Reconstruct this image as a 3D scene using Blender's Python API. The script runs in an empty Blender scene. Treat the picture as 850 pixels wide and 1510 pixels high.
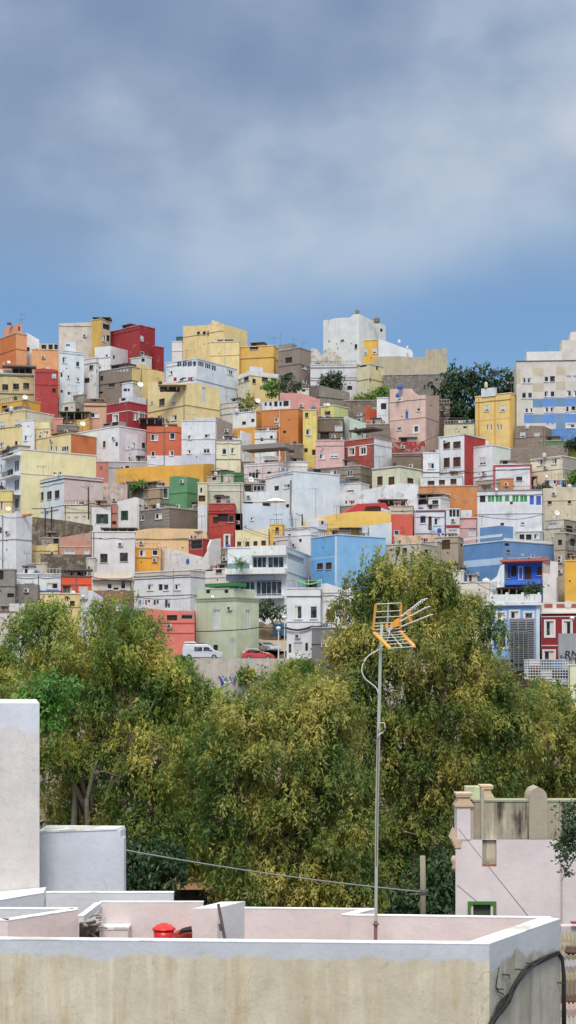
import bpy, bmesh, math, random
import numpy as np
from mathutils import Vector, Matrix
S = bpy.context.scene
COL = S.collection
F = 2200.0; CZ = 14.0; HX = 425.0; HY = 1000.0
RND = random.Random(7)

# ------------------------------------------------------------------ camera
cd = bpy.data.cameras.new('camera'); cam = bpy.data.objects.new('camera', cd); COL.objects.link(cam)
cam.location = (0, 0, CZ); cam.rotation_euler = (math.radians(90), 0, 0)
cd.sensor_fit = 'VERTICAL'; cd.sensor_height = 36.0; cd.lens = F / 1510 * 36.0
cd.shift_y = (HY - 755) / 1510.0
cd.clip_start = 0.5; cd.clip_end = 6000
S.camera = cam
# ------------------------------------------------------------------ light
SUN_EL = math.radians(50); SUN_AZ = math.radians(186)      # clockwise from +Y
w = bpy.data.worlds.new('World'); S.world = w; w.use_nodes = True
nt = w.node_tree; nt.nodes.clear()
def N(t, **k):
    n = nt.nodes.new(t)
    for a, b in k.items(): setattr(n, a, b)
    return n
L = lambda a, b: nt.links.new(a, b)
out = N('ShaderNodeOutputWorld'); bg = N('ShaderNodeBackground'); L(bg.outputs[0], out.inputs[0])
bg.inputs[1].default_value = 0.1
sky = N('ShaderNodeTexSky', sky_type='NISHITA'); sky.sun_disc = False
sky.sun_elevation = SUN_EL; sky.sun_rotation = SUN_AZ; sky.air_density = 1.0; sky.dust_density = 1.0; sky.ozone_density = 2.0
tc = N('ShaderNodeTexCoord'); sep = N('ShaderNodeSeparateXYZ'); L(tc.outputs['Generated'], sep.inputs[0])
def noise(scale, detail, rough, mscale, off=(0, 0, 0)):
    m = N('ShaderNodeMapping'); m.inputs['Scale'].default_value = mscale; m.inputs['Location'].default_value = off
    L(tc.outputs['Generated'], m.inputs[0])
    n = N('ShaderNodeTexNoise'); n.inputs['Scale'].default_value = scale; n.inputs['Detail'].default_value = detail
    n.inputs['Roughness'].default_value = rough; L(m.outputs[0], n.inputs['Vector']); return n.outputs['Fac']
n1 = noise(6.0, 3.5, .45, (1, 1, 1.25), (12.1, 8.0, 0.6))
n2 = noise(2.2, 1.5, .4, (1, 1, 2.6), (0.2, 5.0, 0.3))
# elevation wobbled by noise
def mth(op, a, b=None, c=None, clamp=False):
    n = N('ShaderNodeMath', operation=op); n.use_clamp = clamp
    for i, v in enumerate((a, b, c)):
        if v is None: continue
        if isinstance(v, (int, float)): n.inputs[i].default_value = v
        else: L(v, n.inputs[i])
    return n.outputs[0]
el = mth('ADD', sep.outputs['Z'], mth('MULTIPLY', mth('SUBTRACT', n2, .5), .10))
def ramp(fac, pts, interp='EASE'):
    r = N('ShaderNodeValToRGB'); r.color_ramp.interpolation = interp; e = r.color_ramp.elements
    while len(e) < len(pts): e.new(.5)
    for i, (p, c) in enumerate(pts): e[i].position = p; e[i].color = (*c, 1)
    L(fac, r.inputs[0]); return r.outputs[0]
def lin(c): return tuple(((v / 255) / 12.92 if v / 255 < .04045 else ((v / 255 + .055) / 1.055) ** 2.4) for v in c)
K = 0.70   # sky radiance scale (exposure compensation)
def sk(c, m=1.0): return tuple(v * K * m for v in lin(c))
n3 = noise(15.0, 6, .58, (1, 1, 1.9), (1.3, 2.2, .7))
nc = mth('ADD', n1, mth('MULTIPLY', mth('SUBTRACT', n3, .5), .20))
cloud = ramp(nc, [(0.32, sk((122, 143, 173))), (0.44, sk((136, 155, 184))), (0.55, sk((158, 176, 200))), (0.68, sk((198, 207, 218)))], 'B_SPLINE')
base = ramp(el, [(0.0, sk((150, 175, 205))), (0.17, sk((128, 168, 210))), (0.235, sk((118, 160, 206))), (0.30, sk((140, 172, 208)))])
cov = ramp(el, [(0.215, (0, 0, 0)), (0.345, (1, 1, 1))])
# overhead: the layer is bright and even
hi = ramp(sep.outputs['Z'], [(0.44, (0, 0, 0)), (0.62, (1, 1, 1))])
mx1 = N('ShaderNodeMixRGB'); L(cov, mx1.inputs[0]); L(base, mx1.inputs[1]); L(cloud, mx1.inputs[2])
mx2 = N('ShaderNodeMixRGB'); L(hi, mx2.inputs[0]); L(mx1.outputs[0], mx2.inputs[1]); mx2.inputs[2].default_value = (1.27, 1.23, 1.15, 1)
sc = N('ShaderNodeVectorMath', operation='SCALE'); L(mx2.outputs[0], sc.inputs[0]); sc.inputs['Scale'].default_value = 10.0
mx3 = N('ShaderNodeMixRGB'); mx3.inputs[0].default_value = .93; L(sky.outputs[0], mx3.inputs[1]); L(sc.outputs[0], mx3.inputs[2])
L(mx3.outputs[0], bg.inputs[0])
sl = bpy.data.lights.new('sun', 'SUN'); so = bpy.data.objects.new('sun', sl); COL.objects.link(so)
sl.energy = 1.5; sl.angle = math.radians(16); sl.color = (1, .95, .87)
sd = Vector((math.sin(SUN_AZ) * math.cos(SUN_EL), math.cos(SUN_AZ) * math.cos(SUN_EL), math.sin(SUN_EL)))
so.rotation_euler = sd.to_track_quat('Z', 'Y').to_euler(); so.location = sd * 60
S.view_settings.view_transform = 'Standard'; S.view_settings.look = 'None'
S.view_settings.exposure = 0.54; S.view_settings.gamma = 1.0
S.render.engine = 'CYCLES'

# ------------------------------------------------------------------ materials
MATS = {}
def newmat(name):
    m = bpy.data.materials.new(name); m.use_nodes = True
    t = m.node_tree; b = t.nodes['Principled BSDF']; return m, t, b
def simple(name, rgb, rough=.7, metal=0, var=.12, nscale=3.0):
    k = ('s', name, tuple(rgb))
    if k in MATS: return MATS[k]
    m, t, b = newmat(name); a = albedo(rgb)
    n = t.nodes.new('ShaderNodeTexNoise'); g = t.nodes.new('ShaderNodeNewGeometry')
    t.links.new(g.outputs['Position'], n.inputs['Vector']); n.inputs['Scale'].default_value = nscale; n.inputs['Detail'].default_value = 4
    mx = t.nodes.new('ShaderNodeMixRGB'); mx.inputs[1].default_value = (*[v * (1 - var) for v in a], 1); mx.inputs[2].default_value = (*[min(v * (1 + var), .85) for v in a], 1)
    t.links.new(n.outputs['Fac'], mx.inputs[0]); t.links.new(mx.outputs[0], b.inputs['Base Color'])
    b.inputs['Roughness'].default_value = rough; b.inputs['Metallic'].default_value = metal
    MATS[k] = m; return m
def albedo(rgb, sat=.88):
    a = lin(rgb); l = .3 * a[0] + .6 * a[1] + .1 * a[2]
    return tuple(max(.006, min(.80, (l + (v - l) * sat) * 1.0)) for v in a)
def wallmat(rgb, wear=.35, tex='plaster'):
    k = ('w', tuple(rgb), round(wear, 1), tex)
    if k in MATS: return MATS[k]
    m, t, b = newmat('painted_%s' % tex)
    nn = t.nodes.new; ln = t.links.new
    g = nn('ShaderNodeNewGeometry'); a = albedo(rgb)
    def mix(fac, c1, c2, bt='MIX'):
        x = nn('ShaderNodeMixRGB'); x.blend_type = bt
        for i, v in enumerate((fac, c1, c2)):
            if hasattr(v, 'links'): ln(v, x.inputs[i])
            elif isinstance(v, (int, float)): x.inputs[i].default_value = v
            else: x.inputs[i].default_value = (*v, 1)
        return x.outputs[0]
    def noi(scale, det=4, rough=.6, ms=(1, 1, 1)):
        mp = nn('ShaderNodeMapping'); mp.inputs['Scale'].default_value = ms; ln(g.outputs['Position'], mp.inputs[0])
        n = nn('ShaderNodeTexNoise'); n.inputs['Scale'].default_value = scale; n.inputs['Detail'].default_value = det; n.inputs['Roughness'].default_value = rough
        ln(mp.outputs[0], n.inputs['Vector']); return n.outputs['Fac']
    def rng(f, a0, a1, b0=0., b1=1.):
        r = nn('ShaderNodeMapRange'); ln(f, r.inputs[0]); r.inputs[1].default_value = a0; r.inputs[2].default_value = a1; r.inputs[3].default_value = b0; r.inputs[4].default_value = b1
        return r.outputs[0]
    col = mix(rng(noi(.55, 4), .3, .7), [v * .88 for v in a], [min(.84, v * 1.12) for v in a])
    fine = noi(5, 5, .7)
    col = mix(rng(fine, .3, .75, 0, .22), col, [v * .68 for v in a])
    dirt = (.16, .13, .10)
    col = mix(rng(noi(1.6, 4, .65, (1.6, 1.6, .09)), .50, .76, 0, .16 + .62 * wear), col, [v * .45 + .5 * d for v, d in zip(a, dirt)])
    if wear > .15:
        col = mix(rng(noi(.9, 6, .68), .66 - .16 * wear, .70 - .15 * wear, 0, .35 + .5 * wear), col, (.36, .33, .28))
        col = mix(rng(noi(1.3, 6, .7, (1, 1, .7)), .70 - .16 * wear, .76 - .14 * wear, 0, .5 * wear), col, (.12, .10, .085))
    bump_src = fine
    if tex in ('block', 'stone', 'board', 'tile'):
        sp = nn('ShaderNodeSeparateXYZ'); ln(g.outputs['Position'], sp.inputs[0])
        ad = nn('ShaderNodeMath'); ad.operation = 'ADD'; ln(sp.outputs[0], ad.inputs[0]); ln(sp.outputs[1], ad.inputs[1])
        cb = nn('ShaderNodeCombineXYZ'); ln(ad.outputs[0], cb.inputs[0]); ln(sp.outputs[2], cb.inputs[1])
        if tex == 'block' :
            br = nn('ShaderNodeTexBrick'); ln(cb.outputs[0], br.inputs['Vector']); br.inputs['Scale'].default_value = 1.0
            br.inputs['Brick Width'].default_value = .55; br.inputs['Row Height'].default_value = .27; br.inputs['Mortar Size'].default_value = .03
            br.inputs['Color1'].default_value = (.85, .85, .85, 1); br.inputs['Color2'].default_value = (.6, .6, .6, 1); br.inputs['Mortar'].default_value = (1.1, 1.08, 1.0, 1)
            col = mix(.8, col, br.outputs['Color'], 'MULTIPLY')
        elif tex == 'board':
            wv = nn('ShaderNodeTexWave'); wv.bands_direction = 'X'; ln(cb.outputs[0], wv.inputs[0]); wv.inputs['Scale'].default_value = 2.2; wv.inputs['Distortion'].default_value = .6
            col = mix(rng(wv.outputs['Fac'], 0, .4, .5, 0), col, (.03, .025, .02)); bump_src = wv.outputs['Fac']
        elif tex == 'tile':
            wv = nn('ShaderNodeTexWave'); wv.bands_direction = 'Y'; ln(cb.outputs[0], wv.inputs[0]); wv.inputs['Scale'].default_value = 3.2; wv.inputs['Distortion'].default_value = .2
            col = mix(rng(wv.outputs['Fac'], 0, .45, .7, 0), col, (.05, .05, .055)); bump_src = wv.outputs['Fac']
        else:
            vo = nn('ShaderNodeTexVoronoi'); ln(g.outputs['Position'], vo.inputs['Vector']); vo.inputs['Scale'].default_value = 2.2
            vd = nn('ShaderNodeTexVoronoi'); vd.feature = 'DISTANCE_TO_EDGE'; ln(g.outputs['Position'], vd.inputs['Vector']); vd.inputs['Scale'].default_value = 2.2
            bw = nn('ShaderNodeRGBToBW'); ln(vo.outputs['Color'], bw.inputs[0])
            col = mix(rng(bw.outputs[0], .2, .8, 0, .55), col, [v * .45 for v in a])
            col = mix(rng(vd.outputs['Distance'], 0, .08, .7, 0), col, (.05, .045, .04)); bump_src = vd.outputs['Distance']
    ln(col, b.inputs['Base Color']); b.inputs['Roughness'].default_value = .88
    try: b.inputs['Specular IOR Level'].default_value = .25
    except Exception: pass
    bp = nn('ShaderNodeBump'); bp.inputs['Strength'].default_value = .35; bp.inputs['Distance'].default_value = .05; ln(bump_src, bp.inputs['Height']); ln(bp.outputs[0], b.inputs['Normal'])
    MATS[k] = m; return m
def glassmat():
    if 'glass' in MATS: return MATS['glass']
    m, t, b = newmat('window_glass'); b.inputs['Roughness'].default_value = .12
    g = t.nodes.new('ShaderNodeNewGeometry'); n = t.nodes.new('ShaderNodeTexNoise'); n.inputs['Scale'].default_value = 1.1; t.links.new(g.outputs['Position'], n.inputs['Vector'])
    mx = t.nodes.new('ShaderNodeMixRGB'); mx.inputs[1].default_value = (.012, .014, .018, 1); mx.inputs[2].default_value = (.10, .11, .12, 1)
    r = t.nodes.new('ShaderNodeMapRange'); r.inputs[1].default_value = .45; r.inputs[2].default_value = .65; t.links.new(n.outputs['Fac'], r.inputs[0]); t.links.new(r.outputs[0], mx.inputs[0])
    t.links.new(mx.outputs[0], b.inputs['Base Color']); MATS['glass'] = m; return m

# ------------------------------------------------------------------ mesh helpers
class MB:
    def __init__(s): s.v = []; s.f = []; s.m = []; s.mats = []
    def mi(s, mat):
        if mat not in s.mats: s.mats.append(mat)
        return s.mats.index(mat)
    def face(s, pts, mat):
        b = len(s.v); s.v += [tuple(p) for p in pts]; s.f.append(tuple(range(b, b + len(pts)))); s.m.append(s.mi(mat))
    def box6(s, p, mat):     # 8 points: bottom ring 0-3, top ring 4-7
        b = len(s.v); s.v += [tuple(q) for q in p]; i = s.mi(mat)
        for q in ((0, 3, 2, 1), (4, 5, 6, 7), (0, 1, 5, 4), (1, 2, 6, 5), (2, 3, 7, 6), (3, 0, 4, 7)):
            s.f.append(tuple(b + k for k in q)); s.m.append(i)
    def box(s, x0, x1, y0, y1, z0, z1, mat):
        s.box6([(x0, y0, z0), (x1, y0, z0), (x1, y1, z0), (x0, y1, z0), (x0, y0, z1), (x1, y0, z1), (x1, y1, z1), (x0, y1, z1)], mat)
    def prism(s, poly, off, mat):      # polygon of 3d points extruded by vector
        n = len(poly); b = len(s.v); o = Vector(off); s.v += [tuple(p) for p in poly] + [tuple(Vector(p) + o) for p in poly]; i = s.mi(mat)
        s.f.append(tuple(range(b, b + n))); s.m.append(i); s.f.append(tuple(range(b + 2 * n - 1, b + n - 1, -1))); s.m.append(i)
        for k in range(n):
            j = (k + 1) % n; s.f.append((b + k, b + n + k, b + n + j, b + j)); s.m.append(i)
    def tube(s, pts, rad, mat, sides=7, caps=True):
        pts = [Vector(p) for p in pts]; n = len(pts); i = s.mi(mat)
        if not isinstance(rad, (list, tuple)): rad = [rad] * n
        rings = []
        for k, p in enumerate(pts):
            d = (pts[min(k + 1, n - 1)] - pts[max(k - 1, 0)]).normalized()
            a = d.cross(Vector((0, 0, 1)) if abs(d.z) < .9 else Vector((1, 0, 0))).normalized(); c = d.cross(a)
            b = len(s.v)
            for q in range(sides):
                t = 2 * math.pi * q / sides; s.v.append(tuple(p + (a * math.cos(t) + c * math.sin(t)) * rad[k]))
            rings.append(b)
        for k in range(n - 1):
            for q in range(sides):
                q2 = (q + 1) % sides; s.f.append((rings[k] + q, rings[k] + q2, rings[k + 1] + q2, rings[k + 1] + q)); s.m.append(i)
        if caps:
            s.f.append(tuple(rings[0] + q for q in range(sides))[::-1]); s.m.append(i); s.f.append(tuple(rings[-1] + q for q in range(sides))); s.m.append(i)
    def lathe(s, c, prof, mat, sides=16):      # prof: (r, z)
        rings = []; i = s.mi(mat)
        for r, z in prof:
            b = len(s.v)
            for q in range(sides):
                t = 2 * math.pi * q / sides; s.v.append((c[0] + r * math.cos(t), c[1] + r * math.sin(t), c[2] + z))
            rings.append(b)
        for k in range(len(prof) - 1):
            for q in range(sides):
                q2 = (q + 1) % sides; s.f.append((rings[k] + q, rings[k] + q2, rings[k + 1] + q2, rings[k + 1] + q)); s.m.append(i)
        s.f.append(tuple(rings[0] + q for q in range(sides))[::-1]); s.m.append(i); s.f.append(tuple(rings[-1] + q for q in range(sides))); s.m.append(i)
    def build(s, name, parent=None, smooth=False, fix=True, origin=None):
        me = bpy.data.meshes.new(name); o = Vector(parent.location if parent and parent.parent is None else (0, 0, 0))
        if parent and parent.parent is not None: o = Vector(parent['_o'])
        if origin is not None and parent is None: o = Vector(origin)
        me.from_pydata([tuple(Vector(p) - o) for p in s.v], [], s.f)
        for m in s.mats: me.materials.append(m)
        me.polygons.foreach_set('material_index', s.m)
        if fix:
            bm = bmesh.new(); bm.from_mesh(me); bmesh.ops.remove_doubles(bm, verts=bm.verts, dist=1e-4); bmesh.ops.recalc_face_normals(bm, faces=bm.faces); bm.to_mesh(me); bm.free()
        if smooth: me.polygons.foreach_set('use_smooth', [True] * len(me.polygons))
        me.update(); ob = bpy.data.objects.new(name, me); COL.objects.link(ob)
        if parent: ob.parent = parent; ob['_o'] = tuple(o)
        elif origin is not None: ob.location = origin
        return ob
def empty(name, loc, label=None, cat=None, group=None):
    e = bpy.data.objects.new(name, None); COL.objects.link(e); e.location = loc; e.empty_display_size = .5
    if label: tag(e, label, cat, group)
    return e
def tag(o, label, cat, group=None):
    o['label'] = label; o['category'] = cat
    if group: o['group'] = group
    return o
def struct(o): o['kind'] = 'structure'; return o
def P(px, py, Y): return Vector(((px - HX) / F * Y, Y, CZ + (HY - py) / F * Y))
def zp(py, Y): return CZ + (HY - py) / F * Y
def Yof(yb): return 205 + (960 - yb) / 4.0
def centroid_base(mb):
    xs = [v[0] for v in mb.v]; ys = [v[1] for v in mb.v]; zs = [v[2] for v in mb.v]
    return ((min(xs) + max(xs)) / 2, (min(ys) + max(ys)) / 2, min(zs))
def solo(mb, name, label, cat, group=None, **k):
    o = mb.build(name, origin=centroid_base(mb), **k); return tag(o, label, cat, group)

# ------------------------------------------------------------------ terrain
CAP = [(-400, 560), (0, 570), (250, 565), (400, 565), (560, 570), (650, 590), (690, 640), (850, 650), (1300, 700)]
def cap(px): return float(np.interp(px, [c[0] for c in CAP], [c[1] for c in CAP]))
def ground(px, Y):
    if Y < 110: return .0 + max(0, (Y - 60) / 50) * 1.0
    if Y < 200.5: return 1 + (Y - 110) / 90.5 * 9.5
    if Y < 209: return zp(973, 204)
    c = cap(px); y = 960 - 4 * (Y - 205)
    if y >= c: return max(zp(973, 204), zp(y, Y) - 2.6)
    Yc = 205 + (960 - c) / 4; z = zp(c, Yc) - 2.6
    return z - (Y - Yc) * .06 if Y - Yc < 500 else z - 30 - (Y - Yc - 500) * .01
def terrain():
    ys = list(np.linspace(2, 200.4, 34)) + [200.6] + list(np.linspace(201.5, 330, 90)) + [345, 370, 400, 460, 560, 800, 1200, 2500, 5000]
    xs = list(np.linspace(-2200, -200, 14)) + list(np.linspace(-100, 950, 90)) + list(np.linspace(1050, 3000, 14))
    v = []; f = []; r = random.Random(3)
    for Y in ys:
        for px in xs:
            z = ground(px, Y); j = (r.random() - .5) * (1.2 if 210 < Y < 400 else .15 if Y < 200 and Y > 40 else 0)
            v.append(((px - HX) / F * Y * (1 if Y > 40 else 3), Y, z + j))
    nx = len(xs)
    for i in range(len(ys) - 1):
        for j in range(nx - 1): f.append((i * nx + j, i * nx + j + 1, (i + 1) * nx + j + 1, (i + 1) * nx + j))
    me = bpy.data.meshes.new('ground'); me.from_pydata(v, [], f); me.update()
    m, t, b = newmat('dry_earth'); nn = t.nodes.new; ln = t.links.new
    g = nn('ShaderNodeNewGeometry'); n = nn('ShaderNodeTexNoise'); n.inputs['Scale'].default_value = .5; n.inputs['Detail'].default_value = 9; n.inputs['Roughness'].default_value = .75; ln(g.outputs['Position'], n.inputs['Vector'])
    cr = nn('ShaderNodeValToRGB'); e = cr.color_ramp.elements; e[0].position = .3; e[0].color = (.045, .036, .028, 1); e[1].position = .7; e[1].color = (.26, .20, .14, 1)
    x = e.new(.5); x.color = (.15, .115, .08, 1); ln(n.outputs['Fac'], cr.inputs[0]); ln(cr.outputs[0], b.inputs['Base Color']); b.inputs['Roughness'].default_value = .95
    n2 = nn('ShaderNodeTexNoise'); n2.inputs['Scale'].default_value = 1.6; n2.inputs['Detail'].default_value = 8; ln(g.outputs['Position'], n2.inputs['Vector'])
    bp = nn('ShaderNodeBump'); bp.inputs['Strength'].default_value = 1; bp.inputs['Distance'].default_value = .4; ln(n2.outputs['Fac'], bp.inputs['Height']); ln(bp.outputs[0], b.inputs['Normal'])
    me.materials.append(m); o = bpy.data.objects.new('ground', me); COL.objects.link(o); struct(o)
terrain()

# ------------------------------------------------------------------ houses
class Face:
    def __init__(s, O, u, Ln): s.O = O; s.u = u; s.L = Ln; s.n = (u[1], -u[0])
    def s_at(s, px):
        k = (px - HX) / F; return (k * s.O[1] - s.O[0]) / (s.u[0] - k * s.u[1])
    def Y(s, t): return s.O[1] + t * s.u[1]
    def pt(s, t, z, d=0.): return (s.O[0] + t * s.u[0] + d * s.n[0], s.O[1] + t * s.u[1] + d * s.n[1], z)
    def sz(s, px, py): t = s.s_at(px); return t, zp(py, s.Y(t))
def fbox(mb, f, s0, s1, z0, z1, d0, d1, mat):
    mb.box6([f.pt(s0, z0, d1), f.pt(s1, z0, d1), f.pt(s1, z0, d0), f.pt(s0, z0, d0), f.pt(s0, z1, d1), f.pt(s1, z1, d1), f.pt(s1, z1, d0), f.pt(s0, z1, d0)], mat)
WHITE = (222, 226, 232); DARK = (38, 34, 34); BROWN = (96, 62, 46)
def gridface(mb, f, zb, zt, holes, paints, mat, depth=.22):
    ss = {0., f.L}; zz = {zb, zt}
    for (a, b, c, d) in holes: ss |= {a, b}; zz |= {c, d}
    for (a, b, c, d, m) in paints: ss |= {max(0, a), min(f.L, b)}; zz |= {max(zb, c), min(zt, d)}
    ss = sorted(ss); zz = sorted(zz)
    for i in range(len(ss) - 1):
        if ss[i + 1] - ss[i] < 1e-4: continue
        sm = (ss[i] + ss[i + 1]) / 2; run = None
        for j in range(len(zz) - 1):
            if zz[j + 1] - zz[j] < 1e-4: continue
            zm = (zz[j] + zz[j + 1]) / 2
            if any(a < sm < b and c < zm < d for a, b, c, d in holes): continue
            mt = mat
            for (a, b, c, d, m) in paints:
                if a < sm < b and c < zm < d: mt = m
            mb.face([f.pt(ss[i], zz[j]), f.pt(ss[i + 1], zz[j]), f.pt(ss[i + 1], zz[j + 1]), f.pt(ss[i], zz[j + 1])], mt)
    for (a, b, c, d) in holes:
        e = -depth
        mb.face([f.pt(a, c), f.pt(b, c), f.pt(b, c, e), f.pt(a, c, e)], mat); mb.face([f.pt(a, d), f.pt(b, d), f.pt(b, d, e), f.pt(a, d, e)], mat)
        mb.face([f.pt(a, c), f.pt(a, d), f.pt(a, d, e), f.pt(a, c, e)], mat); mb.face([f.pt(b, c), f.pt(b, d), f.pt(b, d, e), f.pt(b, c, e)], mat)
def window(root, f, a, b, c, d, kind, ref=None):
    """opening a..b along the face, c..d in height. kinds: w white frame, b brown frame, g green shutters, s white shutters, r roller blind,
    d dark opening, c curtain, D brown door, p plain bluish glass band, W white frame with moulded surround, N brown shutters, G green panels, V white panel door, L terrace opening with posts"""
    R = RND; wd = b - a; h = d - c; nm = 'door' if kind in 'DV' else 'window'
    mb = MB(); e = -.16
    if kind in 'DN': m = wallmat(BROWN, .2, 'board')
    elif kind == 'V': m = wallmat((215, 218, 222), .2, 'plaster')
    elif kind == 's': m = wallmat((226, 228, 232), .1, 'tile')
    elif kind == 'G': m = simple('green_panel', (40, 150, 60), .45)
    elif kind == 'X': m = simple('blue_panel', (45, 95, 185), .5)
    elif kind == 'd' or kind == 'L': m = simple('dark_interior', (44, 40, 40), .9, var=.5, nscale=1.2)
    else: m = glassmat()
    mb.face([f.pt(a, c, e), f.pt(b, c, e), f.pt(b, d, e), f.pt(a, d, e)], m)
    if kind in 'wWc' and R.random() < .6:      # curtain behind part of the glass
        cm = simple('curtain', R.choice([(205, 205, 200), (180, 170, 160), (215, 205, 190)]), .9)
        x0 = a + wd * R.choice([0, .5]); 
        mb.face([f.pt(x0, c, e + .01), f.pt(x0 + wd * .45, c, e + .01), f.pt(x0 + wd * .45, d, e + .01), f.pt(x0, d, e + .01)], cm)
    if kind == 'r':
        fbox(mb, f, a, b, c + h * .3, d, -.12, -.07, wallmat((222, 224, 226), .1, 'tile'))
    wn = mb.build(nm, root, fix=False)
    fc = {'w': (218, 222, 228), 'W': (225, 225, 225), 'r': (215, 218, 222), 'b': BROWN, 'N': (80, 50, 38), 's': (205, 208, 212), 'c': (200, 200, 200), 'p': (200, 208, 218), 'g': (52, 74, 62), 'G': (215, 218, 222), 'D': (70, 45, 35), 'V': (190, 192, 196), 'd': None, 'L': (150, 145, 140), 'X': (210, 215, 225)}.get(kind)
    if fc:
        fm = simple('frame_paint', fc, .55); fr = MB(); t = min(.11, wd * .16)
        x = .005
        fbox(fr, f, a + x, a + t, c + x, d - x, e + .02, -.04, fm); fbox(fr, f, b - t, b - x, c + x, d - x, e + .02, -.04, fm)
        fbox(fr, f, a + t, b - t, c + x, c + t, e + .02, -.045, fm); fbox(fr, f, a + t, b - t, d - t, d - x, e + .02, -.045, fm)
        n = max(1, int(round(wd / .75))) if kind not in 'DVL' else (max(1, int(wd / 1.2)) if kind == 'L' else 1)
        for i in range(1, n): xx = a + wd * i / n; fbox(fr, f, xx - t * .35, xx + t * .35, c + t, d - t, e + .02, -.05, fm)
        fr.build('frame', wn)
    if kind == 'g':
        gm = wallmat((48, 78, 62), .1, 'tile'); sh = MB()
        fbox(sh, f, a - wd * .02, a + wd * .30, c, d, -.03, .05, gm); fbox(sh, f, b - wd * .30, b + wd * .02, c, d, -.03, .05, gm); sh.build('shutter', wn)
    if kind == 'W':
        su = MB(); sm = simple('moulding', (222, 220, 215), .8); q = .22
        fbox(su, f, a - q, a - .01, c - q, d + q, .004, .07, sm); fbox(su, f, b + .01, b + q, c - q, d + q, .004, .07, sm)
        fbox(su, f, a - .01, b + .01, d + .01, d + q, .004, .07, sm); fbox(su, f, a - .01, b + .01, c - q, c - .01, .004, .07, sm); su.build('surround', wn)
    elif kind in 'wbrcN' and wd > .5:
        su = MB(); fbox(su, f, a - .06, b + .06, c - .09, c - .01, .004, .12, simple('sill_stone', (190, 188, 182), .8)); su.build('sill', wn)
    return wn
NH = 0
AUTO = []
HOUSES = {}
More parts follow.
